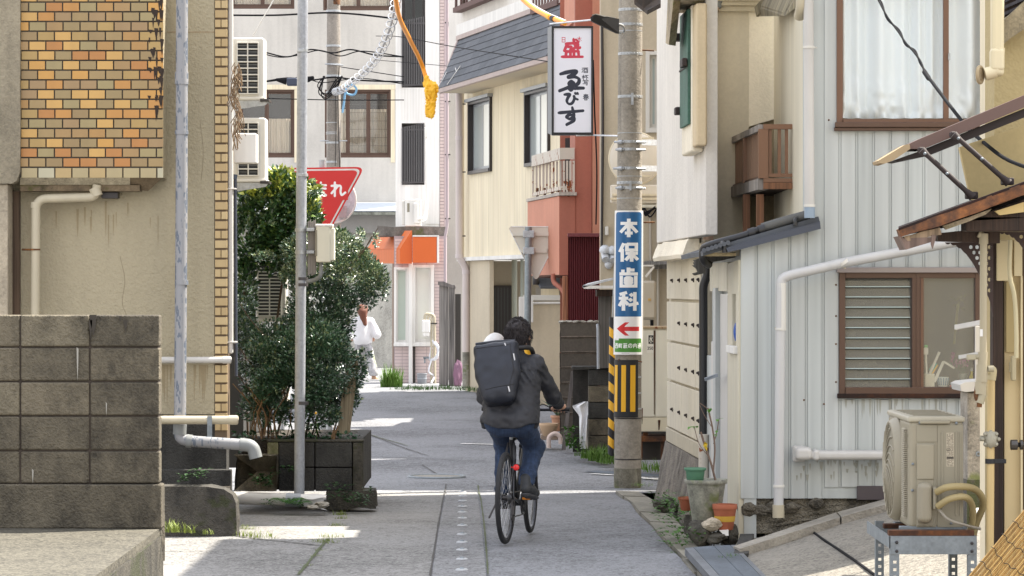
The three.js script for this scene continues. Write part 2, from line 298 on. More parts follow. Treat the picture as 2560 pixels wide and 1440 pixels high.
const A = {
  road: M([.236, .241, .256], { map: 'road', b: 'roadB', bs: .006, r: .9 }),
  pave: M([.275, .268, .258], { map: 'road', b: 'roadB', bs: .006, r: .92 }),
  strip: M([.25, .25, .255], { map: 'road', b: 'roadB', bs: .005, r: .9 }),
  joint: M([.06, .056, .05]), mossJoint: M([.07, .085, .035]),
  ground: M([.2, .19, .17], { map: 'conc', b: 'concB' }),
  soil: M([.05, .04, .028], { map: 'conc', b: 'concB', bs: .01 }),
  ramp: M([.25, .23, .195], { map: 'road', b: 'roadB', bs: .006 }),
  apron: M([.115, .105, .08], { map: 'road', b: 'roadB', bs: .006 }),
  kerb: M([.27, .255, .21], { map: 'conc', b: 'concB', bs: .006 }),
  conc: M([.36, .34, .30], { map: 'conc', b: 'concB' }),
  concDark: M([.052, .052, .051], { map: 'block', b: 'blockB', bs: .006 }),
  mossy: M([.085, .08, .066], { map: 'moss', b: 'blockB', bs: .006 }),
  block: M([.165, .145, .11], { map: 'block', b: 'blockB', bs: .006 }),
  block2: M([.13, .115, .088], { map: 'block', b: 'blockB', bs: .006 }),
  block3: M([.185, .165, .125], { map: 'block', b: 'blockB', bs: .006 }),
  stucco: M([.385, .335, .23], { map: 'stucco', b: 'stuccoB', bs: .008 }),
  column: M([.33, .29, .215], { map: 'conc', b: 'concB', bs: .006 }),
  mortar: M([.10, .085, .07], { map: 'conc' }),
  mortarL: M([.06, .045, .035], { map: 'conc' }),
  farwall: M([.60, .57, .52], { map: 'stucco' }),
  white: M([.80, .79, .77], { map: 'streak', r: .6 }),
  whiteP: M([.56, .55, .54], { map: 'dirt', r: .42 }),
  greyP: M([.34, .37, .42], { map: 'dirt', r: .5 }),
  peel: M([.56, .585, .63], { map: 'peel', b: 'peelB', bs: .002, r: .6 }),
  greyPipe: M([.22, .235, .245], { map: 'dirt', r: .55 }),
  creamP: M([.50, .45, .34], { map: 'dirt', r: .5 }),
  pinkP: M([.60, .42, .33], { map: 'dirt', r: .6 }),
  blackP: M([.018, .018, .02], { r: .4 }),
  cable: M([.012, .012, .014], { r: .9, phys: 1, x: { specularIntensity: .3 } }),
  galv: M([.50, .52, .54], { map: 'galv', r: .45, m: .55 }),
  galvD: M([.26, .29, .31], { map: 'galv', r: .55, m: .35 }),
  steelW: M([.66, .69, .73], { map: 'galv', r: .5, m: .1 }),
  iron: M([.03, .02, .018], { r: .7 }),
  rust: M([.9, .9, .9], { map: 'rust', r: .9 }),
  rustpaint: M([.9, .9, .9], { map: 'rustpaint', r: .7 }),
  siding: M([.50, .53, .535], { map: 'streak', r: .5 }),
  siding2: M([.475, .51, .515], { map: 'streak', r: .5 }),
  sidingCream: M([.66, .62, .50], { map: 'streak', r: .55 }),
  cream: M([.84, .75, .56], { map: 'streak', r: .7 }),
  cream2: M([.80, .71, .53], { map: 'streak', r: .7 }),
  plaster: M([.80, .76, .70], { map: 'stucco', b: 'stuccoB', bs: .003 }),
  plasterC: M([.92, .84, .68], { map: 'stucco', b: 'stuccoB', bs: .003 }),
  panel: M([.70, .635, .50], { map: 'stucco' }), panel2: M([.66, .595, .46], { map: 'stucco' }),
  brownBeige: M([.32, .255, .16], { map: 'stucco', b: 'stuccoB' }),
  beige: M([.58, .50, .37], { map: 'stucco' }),
  beigeD: M([.46, .40, .30], { map: 'stucco' }),
  terra: M([.42, .15, .10], { map: 'stucco', r: .8 }), terraL: M([.60, .26, .17], { map: 'stucco', r: .8 }),  // lighter terraL paints the lit faces of the same render
  maroon: M([.155, .028, .035], { map: 'streak', r: .5 }),
  slate: M([.085, .095, .115], { map: 'streak', r: .7 }), slate2: M([.10, .11, .13], { map: 'streak', r: .7 }), slate3: M([.072, .082, .10], { map: 'streak', r: .7 }),
  soffit: M([.62, .54, .40]), fasciaPink: M([.50, .42, .40], { map: 'dirt' }),
  brownAl: M([.095, .052, .035], { r: .45, m: .15 }), brownAlL: M([.155, .08, .048], { r: .5, m: .1 }), darkAl: M([.05, .045, .045], { r: .4, m: .4 }), greyAl: M([.30, .32, .34], { r: .4, m: .4 }),
  bars: M([.12, .115, .12], { r: .5, m: .3 }),
  woodD: M([.05, .028, .018], { map: 'wood', b: 'woodB', r: .8 }), woodG: M([.27, .25, .235], { map: 'wood', b: 'woodB' }), woodB: M([.27, .12, .055], { map: 'wood', r: .7 }), woodP: M([.50, .40, .26], { map: 'wood', b: 'woodB' }), woodR: M([.36, .13, .06], { map: 'wood' }), plank: M([.40, .37, .32], { map: 'conc', b: 'concB', bs: .006 }),
  dark: M([.02, .019, .018]), room: M([.055, .05, .045]), roomL: M([.20, .185, .15]),
  glass: glassM('#fbfcfc'), glassD: glassM('#8c9496'), frosted: M([.42, .50, .49], { r: .25 }),
  winDark: M([.045, .042, .045], { r: .06 }),
  curtain: M([.82, .87, .91], { r: .4, phys: 1, x: { sheen: .5, sheenRoughness: .3 } }),
  ac: M([.31, .28, .21], { map: 'dirt', r: .5 }), acL: M([.70, .69, .66], { map: 'dirt', r: .5 }), acD: M([.24, .22, .165], { r: .55 }),
  acIn: M([.03, .032, .035]),
  orange: M([.62, .12, .02], { r: .6 }), orangeL: M([.68, .165, .04], { r: .6, map: 'dirt' }),
  yellowBag: M([.86, .48, .02], { r: .45 }), yellow: M([.84, .45, .02], { r: .5 }), orangeT: M([.88, .34, .02], { r: .4 }),
  black: M([.014, .014, .016], { r: .6 }), rubber: M([.018, .018, .02], { r: .75 }),
  red: M([.62, .025, .025], { r: .4 }), blue: M([.03, .11, .45], { r: .4 }),
  copper: M([.06, .165, .125], { map: 'conc', b: 'concB', r: .7 }),
  terracotta: M([.36, .11, .055], { map: 'dirt', r: .8 }), potGreen: M([.08, .20, .12], { r: .6 }), potGrey: M([.36, .37, .32], { map: 'moss', r: .6 }),
  matGrey: M([.115, .14, .175], { map: 'conc', b: 'concB', r: .7 }),
  bamboo: M([.50, .30, .09], { map: 'wood', r: .6 }), bamboo2: M([.40, .215, .055], { map: 'wood', r: .6 }),
  pinkTile: M([.64, .53, .53], { map: 'dirt', r: .45 }),
  cloth: M([.82, .82, .84], { r: .8, phys: 1, x: { transmission: .15, thickness: 0 } }),
};
function planeSign(fr, px0, py0, px1, py1, w, tex) {}
// ---- lettering, drawn stroke by stroke (no such font is at hand)
const GL = {
  hon: '10,28 90,28|50,5 50,95|50,30 10,72|50,30 90,72|32,75 68,75', ho: '28,5 6,48|20,32 20,95|42,10 86,10 86,38 42,38 42,6|36,54 94,54|64,38 64,95|64,56 36,88|64,56 94,86',
  shi: '50,4 50,34|50,16 78,16|24,14 24,34|6,35 94,35|16,44 16,94 84,94 84,44|28,66 72,66|50,46 50,88|34,50 42,60|66,50 58,60|48,68 32,84|52,68 68,84',
  ka: '44,6 8,16|4,34 50,34|28,12 28,95|28,38 6,72|28,42 50,66|58,12 70,24|54,36 66,48|50,68 98,58|80,4 80,95',
  to: '30,8 38,42|~80,28 34,50 22,68 34,86 82,86', ma: '16,24 84,24|18,46 82,46|~50,6 50,70 44,88 24,88 22,72 44,68 84,90',
  re: '28,6 28,95|~8,28 42,26 30,48 8,76|~26,56 54,26 66,34 64,68 72,88 94,72',
  nichi: '20,10 20,90 80,90 80,10 16,10|20,50 80,50', sei: '20,28 78,22|28,28 14,62|30,42 46,42 42,58|56,4 60,30 74,52 86,46|78,32 50,58|66,6 78,16|2,92 98,92|22,66 78,64|24,64 20,90|42,66 42,90|58,66 58,90|78,64 80,90',
  we: '~10,22 36,14 70,10 62,22 40,36 62,34 80,44 78,62 58,74 42,66 52,54 60,62 40,80 6,96|~40,82 48,92 58,84 66,88|70,84 98,84',
  bi: '~6,16 40,14 28,40 22,66 32,86 52,84 66,60 70,34|~66,26 74,44 92,54|74,4 80,13|88,4 93,12', su: '4,32 96,20|~55,2 60,50 46,66 34,56 46,42 60,52 62,72 34,98',
  sake: '8,12 18,20|4,36 14,44|4,90 20,60|28,12 96,12|34,30 34,94 92,94 92,30 30,30|52,12 52,40 44,54|72,12 72,52 84,52|34,74 92,74', hai: '4,30 44,30|24,6 24,95|24,34 4,66|26,38 42,56|48,14 96,14|74,14 48,56|72,36 72,95|76,44 94,62',
  sha: '10,26 10,12 90,12 90,26|34,20 28,50 80,50 74,90 58,86|34,34 76,34|8,68 70,68', haru: '16,12 84,12|20,26 80,26|6,42 94,42|50,2 44,42 6,72|56,42 94,68|30,58 30,96 70,96 70,58 30,58|30,76 70,76',
  nishi: '6,10 94,10|12,34 12,92 88,92 88,34 12,34|38,10 36,44 24,62|62,10 62,60 78,60', machi: '6,16 6,80 48,80 48,16 6,16|6,48 48,48|27,16 27,80|54,18 98,18|78,18 78,90 64,86',
  yabu: '4,14 96,14|30,4 30,24|70,4 70,24|8,40 50,40|28,28 28,60|14,50 42,50|6,66 52,66|26,60 12,94|14,80 46,96|44,62 20,94|66,30 56,56|60,42 96,42|84,42 54,94|62,56 96,94',
  no: '~52,14 44,60 24,82 10,58 22,28 52,14 84,26 90,54 76,80 54,90', uchi: '14,94 14,24 86,24 86,90 74,88|50,4 48,40 26,70|50,44 74,68', tori: '10,10 20,20|4,40 20,40 16,70 4,84|10,80 34,94 98,94|36,8 86,8 64,24|38,80 38,30 90,30 90,80|38,46 90,46|38,62 90,62|64,24 64,80',
  mizu: '50,6 50,94 38,88|12,30 40,30 10,80|88,22 58,48 92,82',
};
function glyph(g, key, x, y, w, h, lw, taper = 0) {
  g.lineWidth = lw;
  for (let s of GL[key].split('|')) {
    const sm = s[0] === '~', p = s.replace('~', '').split(' ').map((q) => q.split(',').map(Number)).map(([a, b]) => [x + a / 100 * w, y + b / 100 * h]);
    let pts = p;
    if (sm) pts = new THREE.CatmullRomCurve3(p.map(([a, b]) => v3(a, b, 0)), false, 'centripetal').getPoints(50).map((q) => [q.x, q.y]);
    if (taper) {                                   // brush: width swells and thins along the stroke
      const q = []; for (let i = 0; i + 1 < pts.length; i++) { const [a, b] = [pts[i], pts[i + 1]], n = Math.max(1, Math.ceil(Math.hypot(a[0] - b[0], a[1] - b[1]) / 2)); for (let k = 0; k < n; k++) q.push([lerp(a[0], b[0], k / n), lerp(a[1], b[1], k / n)]); }
      q.forEach(([a, b], i) => { const t = i / q.length, dx = (q[Math.min(i + 3, q.length - 1)][0] - q[Math.max(0, i - 3)][0]), dy = (q[Math.min(i + 3, q.length - 1)][1] - q[Math.max(0, i - 3)][1]), ang = Math.abs(Math.sin(Math.atan2(dy, dx) - .6)); const r = lw * .5 * (1 - taper * .55 * t) * (.62 + .38 * ang) * (t < .08 ? .7 + t * 4 : 1); g.beginPath(); g.arc(a, b, Math.max(.6, r), 0, 7); g.fill(); });
    } else { g.beginPath(); pts.forEach(([a, b], i) => (i ? g.lineTo(a, b) : g.moveTo(a, b))); g.stroke(); }
  }
}
function canvasTex(w, h, draw) { const c = document.createElement('canvas'); c.width = w; c.height = h; const g = c.getContext('2d'); draw(g, w, h); const t = new THREE.CanvasTexture(c); t.colorSpace = THREE.SRGBColorSpace; t.anisotropy = 8; return t; }
// ---------------------------------------------------------------- the ground
const onRoad = (px, py, off = 0) => { let d = 25; for (let i = 0; i < 60; i++) d = lerp(d, (C - gy(d) - off) * F / (py - 720), .6); return V(px, py, d); };
const kx = table([[-40, 1.6], [15, 1.36], [19.9, 1.22], [23.5, 1.128], [27, 1.09], [30.1, 1.043], [40, 1.0]]);
const Lx = (d) => lerp(-.545, -.68, (d - 19.94) / 11), Rx = (d) => lerp(-.16, -.35, (d - 19.94) / 11);
const gsheet = (d0, d1, xa, xb, off, nu = 12, nv = 90) => sheet(nu, nv, (u, v) => { const d = lerp(d0, d1, v), x = lerp(xa(d), xb(d), u); return v3(x, gy(d) + off + n3(x * 1.1, d * .8, 3) * .008, -d); });
struct('ground', [wb(-300, -1.2, -400, 300, -.62, 200)], A.ground);
struct('road', [gsheet(-40, 30.4, () => -16, kx, 0, 30, 160), gsheet(30.4, 120, () => -30, () => 30, 0, 60, 120)], A.road);
struct('pavement', gsheet(9, 30.6, () => -4.5, Lx, .005, 10, 90), A.pave);
struct('concrete_strip', gsheet(9, 30.8, (d) => Lx(d) + .012, (d) => Rx(d) - .012, .007, 3, 90), A.strip);
function ribbon(pts, w, off = .011) {              // a thin strip lying on the road along pixel points
  const P = curve(pts.map(([x, y]) => onRoad(x, y)), 30), g = sheet(1, 30, (u, v) => { const i = Math.round(v * 30), p = P[i], q = P[Math.min(30, i + 1)].clone().sub(P[Math.max(0, i - 1)]).normalize(), s = (u - .5) * w * (.6 + .8 * hash3(i, w * 99, pts[0][0])); return v3(p.x - q.z * s, gy(-p.z) + off + n3(p.x * 1.1, -p.z * .8, 3) * .008, p.z + q.x * s); });
  return g;
}
const flip = (g) => { const i = g.index.array; for (let k = 0; k < i.length; k += 3) { const t = i[k]; i[k] = i[k + 1]; i[k + 1] = t; } g.computeVertexNormals(); return g; };
struct('pavement_joint', [ribbon([[1075, 1440], [1090, 1350], [1102, 1280], [1115, 1212]], .012), ribbon([[590, 1344], [660, 1353], [730, 1360], [810, 1368]], .025), ribbon([[905, 1140], [1010, 1145], [1180, 1155]], .02), ribbon([[920, 1085], [1010, 1120], [1070, 1140]], .015), ribbon([[1056, 1165], [1080, 1178], [1100, 1190]], .012), ribbon([[905, 1158], [1000, 1163], [1100, 1160]], .012)], A.joint);
struct('mossy_joint', [ribbon([[1220, 1440], [1212, 1330], [1205, 1270], [1195, 1215]], .012), ribbon([[745, 1440], [790, 1385], [820, 1350]], .022), ribbon([[905, 1080], [960, 1098], [1020, 1115]], .02)], A.mossJoint);
struct('road_marking', [ribbon([[1153, 1110], [1200, 1111], [1245, 1112]], .12), ribbon([[1590, 1196], [1640, 1200], [1690, 1203]], .12), ribbon([[1480, 1187], [1530, 1190]], .1)], A.white);
struct('drain_cover_strip', [ribbon([[1475, 1180], [1560, 1186], [1690, 1192]], .28, .009)], A.matGrey);
{
  const p = onRoad(1092, 1194), d = -p.z;
  const t = thing('manhole_cover', v3(p.x, gy(d), p.z), 'pale round utility cover set flat in the road left of the bicycle', 'manhole cover');
  mesh('frame', new THREE.TorusGeometry(.3, .02, 6, 40).rotateX(Math.PI / 2).translate(p.x, gy(d) + .008, p.z), A.galvD, t);
  mesh('cover', lathe([[0, .014], [.29, .014], [.29, .0]], v3(p.x, gy(d), p.z), 40), A.conc, t);
}
{                                                  // snow-melting nozzles along the concrete strip
  let root; const ys = [1232, 1243, 1255, 1269, 1283, 1298.5, 1317, 1339, 1358.5, 1378, 1401.5, 1428];
  const words = ['farthest, beside the rear wheel', 'second farthest', 'third farthest', 'fourth farthest', 'fifth farthest', 'sixth farthest', 'sixth nearest', 'fifth nearest', 'fourth nearest', 'third nearest', 'second nearest', 'nearest, at the bottom edge of the photo'];
  ys.forEach((y, i) => {
    const p = onRoad(1157 - i * .2, y); p.y = gy(-p.z) + .006;
    const label = 'small metal snow-melting nozzle in the concrete strip, ' + words[i];
    if (!root) {
      root = thing('nozzle_plate', p, label, 'nozzle', 'snow-melting nozzles in a row along the concrete strip');
      mesh('plate', lathe([[0, .012], [.034, .012], [.042, .008], [.045, 0]], p, 20), M([.42, .43, .44], { r: .5 }), root);
      mesh('nozzle', lathe([[0, .02], [.014, .02], [.018, .011]], p, 12), A.galvD, root);
    } else dup(root, p, label);
  });
}
// ---- right gutter: kerb slabs, channel, ramp
{
  const kerb = thing('kerb', v3(1.2, 0, -25), 'row of worn concrete kerb slabs along the open gutter right of the road', 'kerb');
  const ds = [16.5, 17.6, 18.8, 20, 21.05, 22.1, 23.3, 24.5, 25.9, 27.3, 28.8, 30.3];
  for (let i = 0; i + 1 < ds.length; i++) {
    const a = ds[i] + .008, b = ds[i + 1] - .008, w = .235 + rr(-.015, .02), o = rr(-.012, .012), y = (d) => gy(d) + .022 + (i % 3) * .006;
    const g = prism([v3(kx(a) + o + .004, y(a), -a), v3(kx(a) + w + o, y(a) - .006, -a), v3(kx(b) + w + o, y(b) - .006, -b), v3(kx(b) + o + .004, y(b), -b)], v3(0, -.42, 0));
    mesh('kerb_slab', g, A.kerb, kerb);
  }
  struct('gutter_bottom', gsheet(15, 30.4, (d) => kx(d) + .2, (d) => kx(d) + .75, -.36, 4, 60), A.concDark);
  struct('gutter_wall', [20, 21.5, 23, 24.5, 26].map((d, i) => prism([v3(kx(d) + .53 + rr(0, .03), gy(d) - .3, -d), v3(kx(d) + .53, gy(d) + .02 + rr(0, .03), -d), v3(kx(d) + .75, gy(d) + .03, -d), v3(kx(d) + .75, gy(d) - .3, -d)], v3(0, 0, -1.49))), A.mossy);
}
const RAMP = (x, d) => lerp(.03, .53, smooth(1.2, 3.9, x)) + (22 - d) * .012;
struct('ramp', sheet(30, 40, (u, v) => { const d = lerp(8, 21.9, v), x0 = kx(d) + (d > 20.2 ? lerp(.26, .52, smooth(20.2, 21.2, d)) : .25), x = lerp(x0, 9, u * u * .4 + u * .6); return v3(x, Math.max(RAMP(x, d), gy(d) + .03) + n3(x * 2, d * 2, 5) * .006, -d); }), A.ramp);
struct('ramp_edge_wall', [prism([v3(kx(21.9) + .5, -.3, -21.9), v3(kx(20.5) + .3, -.3, -20.5), v3(kx(20.5) + .3, .1, -20.5), v3(kx(21.9) + .5, .12, -21.9)], v3(.1, 0, 0))], A.concDark);
// ---- left: raised apron in front of the block wall, back yard level
struct('apron', prism([v3(X(398, 17.2), .535, -17.33), v3(X(398, 17.2), .50, -12), v3(-9, .52, -12), v3(-9, .57, -17.33)].map((p) => p), v3(0, -1, 0)), A.apron); struct('apron_side', prism([v3(X(398, 17.2), .49, -17.3), v3(X(398, 17.2), .455, -12), v3(X(398, 17.2), -.4, -12), v3(X(398, 17.2), -.4, -17.3)], v3(.012, 0, 0)), A.mossy);
struct('yard', [prism([v3(-9, .33, -23.4), v3(X(575, 23.4), .33, -23.4), v3(X(578, 25.9), .30, -25.9), v3(-9, .30, -25.9)], v3(0, -.8, 0))], A.soil);

function tuftGeo(list, p, h, n, spread, lean = .6) {   // grass blades
  for (let i = 0; i < n; i++) {
    const a = rr(0, 6.28), r = Math.sqrt(rnd()) * spread, b = p.clone().add(v3(Math.cos(a) * r, 0, Math.sin(a) * r)), L = h * rr(.45, 1.1), q = rr(0, 6.28), o = v3(Math.cos(q), 0, Math.sin(q)), l = lean * rr(.2, 1), s = v3(-o.z, 0, o.x), w = Math.min(.006, h * .03) + h * .012;
    const pt = (t) => b.clone().addScaledVector(o, l * L * t * t).add(v3(0, L * (t - .25 * l * t * t), 0)), pos = [];
    const A0 = pt(0), A1 = pt(.5), A2 = pt(1);
    const q4 = [A0.clone().addScaledVector(s, -w), A0.clone().addScaledVector(s, w), A1.clone().addScaledVector(s, -w * .8), A1.clone().addScaledVector(s, w * .8), A2];
    for (const k of [0, 1, 2, 2, 1, 3, 2, 3, 4]) pos.push(q4[k].x, q4[k].y, q4[k].z);
    const g = new THREE.BufferGeometry(); g.setAttribute('position', new THREE.Float32BufferAttribute(pos, 3)); g.computeVertexNormals(); list.push(g);
  }
}
const leafM = (c, r = .5, tr = .3) => M(c, { r, phys: 1, x: { specularIntensity: .4, transmission: tr, thickness: 0, side: THREE.DoubleSide } });
const GM = { grass: leafM([.12, .22, .04]), grassY: leafM([.2, .25, .05]), weed: leafM([.07, .17, .025], .55), weedD: leafM([.028, .085, .02], .5), fern: leafM([.06, .2, .025], .5) };
function leafGeo(list, p, dir, len, wid, up = v3(0, 1, 0)) {   // a single folded leaf
  const f = dir.clone().normalize(), s = v3().crossVectors(f, up).normalize(), n = v3().crossVectors(s, f);
  const at = (t, w, k) => p.clone().addScaledVector(f, len * t).addScaledVector(s, wid * w).addScaledVector(n, len * k);
  const P = [at(0, 0, 0), at(.4, -.5, .1), at(.45, 0, .03), at(.4, .5, .1), at(1, 0, -.12)], pos = [];
  for (const k of [0, 2, 1, 0, 3, 2, 1, 2, 4, 2, 3, 4]) pos.push(P[k].x, P[k].y, P[k].z);
  const g = new THREE.BufferGeometry(); g.setAttribute('position', new THREE.Float32BufferAttribute(pos, 3)); g.computeVertexNormals(); list.push(g);
}
function leafyWeed(list, p, h, n, size) { for (let i = 0; i < n; i++) { const a = rr(0, 6.28), q = p.clone().add(v3(Math.cos(a) * h * rr(0, .9), h * rr(.1, 1), Math.sin(a) * h * rr(0, .9))); leafGeo(list, q, v3(Math.cos(a), rr(-.2, .6), Math.sin(a)), size * rr(.6, 1.3), size * .6); } }
function fernGeo(list, p, L, n) {
  for (let i = 0; i < n; i++) { const a = i / n * 6.28 + rr(-.3, .3), o = v3(Math.cos(a), 0, Math.sin(a)); for (let k = 1; k < 12; k++) { const t = k / 12, c = p.clone().addScaledVector(o, L * t).add(v3(0, L * (.9 * t - .75 * t * t), 0)), s = v3(-o.z, 0, o.x), w = L * .28 * Math.sin(Math.PI * Math.min(1, t * .9 + .12)); for (const m of [-1, 1]) leafGeo(list, c, s.clone().multiplyScalar(m).addScaledVector(o, .4), w, L * .055); } }
}
function weeds(name, label, cat, spots, mat, how) { const l = []; for (const [px, py, a, b, c, dd] of spots) { const p = dd ? V(px, py, dd) : onRoad(px, py); how(l, p, a, b, c); } return tag(solo(name, l, mat), label, cat, null, 'stuff'); }
weeds('grass', 'yellow green weeds growing along the crack in the left pavement', 'weeds', [[850, 1290, .06, 60, .07], [855, 1300, .05, 50, .06], [842, 1318, .05, 60, .07], [830, 1345, .05, 60, .1], [812, 1358, .05, 80, .12], [800, 1378, .03, 30, .05], [790, 1392, .03, 25, .05], [770, 1415, .03, 20, .05], [862, 1280, .05, 40, .05]], GM.grassY, (l, p, h, n, s) => tuftGeo(l, p, h, n, s, 1));
weeds('grass', 'thin dry weeds in front of the rounded concrete kerb end', 'weeds', [[600, 1342, .07, 40, .1], [640, 1345, .07, 70, .14], [620, 1325, .06, 40, .1], [665, 1350, .05, 30, .1], [430, 1330, .12, 40, .06, 21.8], [470, 1332, .1, 30, .06, 21.8], [520, 1335, .06, 25, .06, 21.8]], GM.grassY, (l, p, h, n, s) => tuftGeo(l, p, h, n, s, .9));
weeds('grass', 'green grass tuft at the foot of the grey block pier and the striped guard', 'grass', [[1475, 1146, .17, 90, .12, 35.2], [1500, 1152, .22, 100, .14, 35], [1515, 1156, .2, 90, .12, 34.6], [1455, 1140, .1, 40, .1, 35.4], [1522, 1160, .12, 40, .1, 33.9]], GM.grass, (l, p, h, n, s) => tuftGeo(l, p, h, n, s, .8));
weeds('grass', 'tall green grass clump by the brown awning post', 'grass', [[975, 975, .55, 130, .13, 58], [990, 978, .5, 100, .12, 58], [965, 975, .4, 60, .12, 58]], GM.grass, (l, p, h, n, s) => tuftGeo(l, p, h, n, s, .55));
weeds('grass', 'low green weeds along the far road edge below the cream house', 'weeds', [...Array(26)].map((_, i) => [1000 + i * 9, 975 - (i % 3) * 2 + (i > 18 ? 4 : 0), .1, 30, .2, 55]), GM.weed, (l, p, h, n, s) => tuftGeo(l, p, h, n, s, 1));
weeds('grass', 'scattered weeds on the verge near the concrete pole', 'weeds', [[1620, 1175, .14, 50, .2, 32.5], [1650, 1180, .1, 40, .2, 32.5], [1605, 1215, .05, 30, .12, 30.8], [1690, 1178, .1, 40, .15, 31.5]], GM.grass, (l, p, h, n, s) => tuftGeo(l, p, h, n, s, .9));
weeds('ivy', 'dark green leafy weeds growing out of the gutter by the flower pots', 'weeds', [[1700, 1350, .2, 70, .06, 22.4], [1720, 1330, .22, 60, .06, 22.6], [1690, 1310, .18, 50, .06, 23.2], [1745, 1355, .12, 40, .05, 21.7], [1700, 1370, .16, 60, .05, 21.8], [1655, 1265, .12, 40, .05, 25], [1680, 1285, .14, 40, .05, 24]], GM.weed, (l, p, h, n, s) => leafyWeed(l, p, h, n, s));
weeds('ivy', 'dark leafy creepers at the foot of the planter', 'weeds', [[840, 1250, .14, 40, .06, 26.0], [880, 1262, .12, 40, .06, 26.0], [905, 1268, .1, 30, .05, 25.9], [920, 1240, .08, 14, .05, 25.9], [665, 1220, .12, 40, .06, 26], [650, 1215, .1, 30, .06, 26], [715, 1190, .1, 16, .07, 26.1], [500, 1200, .08, 40, .05, 23.2], [460, 1205, .06, 24, .05, 23.2], [760, 1275, .06, 20, .05, 25.7], [670, 1268, .06, 20, .05, 25.7]], GM.weedD, (l, p, h, n, s) => leafyWeed(l, p, h, n, s));
weeds('grass', 'small fresh weeds sprouting on the grey plank cover and ramp', 'weeds', [[1815, 1395, .03, 20, .05, 20.2], [1835, 1390, .03, 20, .05, 20.2], [1700, 1428, .03, 14, .04, 20.4], [1690, 1385, .04, 14, .04, 21.6]], GM.grass, (l, p, h, n, s) => tuftGeo(l, p, h, n, s, 1.2));
{
  const l = []; for (const [px, py, L] of [[720, 1262, .2], [740, 1266, .16]]) fernGeo(l, V(px, py, 25.75), L, 9);
  solo('fern', l, GM.fern, 'bright green fern in front of the white ground pipe', 'fern');
}
// ---------------------------------------------------------------- left: block wall, kerbs, tiled building
{
  const t = thing('block_wall', V(200, 1320, 17.2), 'weathered grey concrete block wall with five courses on a concrete footing', 'wall');
  const ys = [785, 868, 954, 1040, 1127, 1210], xs = [-298, -124, 50, 224, 398];
  for (let r = 0; r < 5; r++) for (let c = 0; c < 4; c++) mesh('block', pb(xs[c] + 1.5, ys[r] + 1.5 + (r ? 0 : 1), xs[c + 1] - 1.5 + (c === 3 ? 2 : 0), ys[r + 1] - 1.5, 17.2 + rr(-.004, .004), .12, .012), pick([A.block, A.block, A.block2, A.block3]), t);
  mesh('mortar', pb(-297, 789, 396, 1209, 17.212, .1), A.mortarL, t);
  mesh('footing', pb(-298, 1211, 404, 1322, 17.18, .16, .012), A.block2, t);
  const streaks = [[194, 868, 5, 84], [266, 1005, 3, 34], [82, 1172, 4, 36]];   // lime runs on the face
  mesh('lime_stain', streaks.map(([x, y, w, h]) => FR(17.19).prism([[x - w / 2, y], [x + w / 2, y + 4], [x + w * .3, y + h * .6], [x, y + h], [x - w * .35, y + h * .5]], 0, .0025)), M([.34, .325, .29]), t, { kind: 'stuff' });
  mesh('soot_stain', [[232, 787, 16, 55], [226, 800, 8, 50], [313, 800, 10, 30], [300, 790, 6, 16]].map(([x, y, w, h]) => FR(17.189).prism([[x - w / 2, y], [x + w * .6, y], [x + w * .45, y + h * .5], [x + w * .1, y + h], [x - w * .1, y + h * .7], [x - w * .4, y + h * .35]], 0, .002)), M([.045, .038, .03]), t, { kind: 'stuff' });
}
solo('steel_strip', prism([V(405, 1285, 17.35), V(412, 1285, 17.35), V(412, 1402, 17.1), V(405, 1402, 17.1)], v3(0, 0, -.01)), A.block2, 'thin dark steel strip standing at the block wall corner', 'steel strip');
solo('concrete_kerb', rough(subdivided(prism([[300, 1216], [520, 1217], [560, 1224], [582, 1238], [591, 1258], [592, 1342], [300, 1345]].map(([x, y]) => V(x, y, 23.05)), v3(0, 0, -.26))), .01, 9), M([.085, .08, .07], { map: 'moss', b: 'blockB', bs: .008 }), 'low mossy concrete kerb with a rounded end beside the block wall', 'kerb');
function subdivided(g, n = 3) {                    // splits triangles so that rough() has something to move
  let p = Array.from(g.attributes.position.array);
  for (let k = 0; k < n; k++) { const o = []; for (let i = 0; i < p.length; i += 9) { const a = p.slice(i, i + 3), b = p.slice(i + 3, i + 6), c = p.slice(i + 6, i + 9), m = (x, y) => x.map((q, j) => (q + y[j]) / 2), ab = m(a, b), bc = m(b, c), ca = m(c, a); o.push(...a, ...ab, ...ca, ...ab, ...b, ...bc, ...ca, ...bc, ...c, ...ab, ...bc, ...ca); } p = o; }
  const r = new THREE.BufferGeometry(); r.setAttribute('position', new THREE.Float32BufferAttribute(p, 3)); r.computeVertexNormals(); return r;
}
const stone = (p, rx, ry, rz, amp = .15, sd = 0) => { const g = new THREE.IcosahedronGeometry(1, 3); const q = g.attributes.position; for (let i = 0; i < q.count; i++) { const x = q.getX(i), y = q.getY(i), z = q.getZ(i), k = 1 + n3(x * 1.6 + sd, y * 1.6, z * 1.6 - sd) * amp * 1.6 + n3(x * 4 + sd, y * 4, z * 4) * amp * .5; q.setXYZ(i, x * k * rx, y * k * ry, z * k * rz); } g.computeVertexNormals(); return g.translate(p.x, p.y, p.z); };
solo('retaining_slab', [pb(395, 1174, 578, 1250, 24.12, .1, .01)], A.concDark, 'dark concrete slab behind the rounded kerb', 'slab');

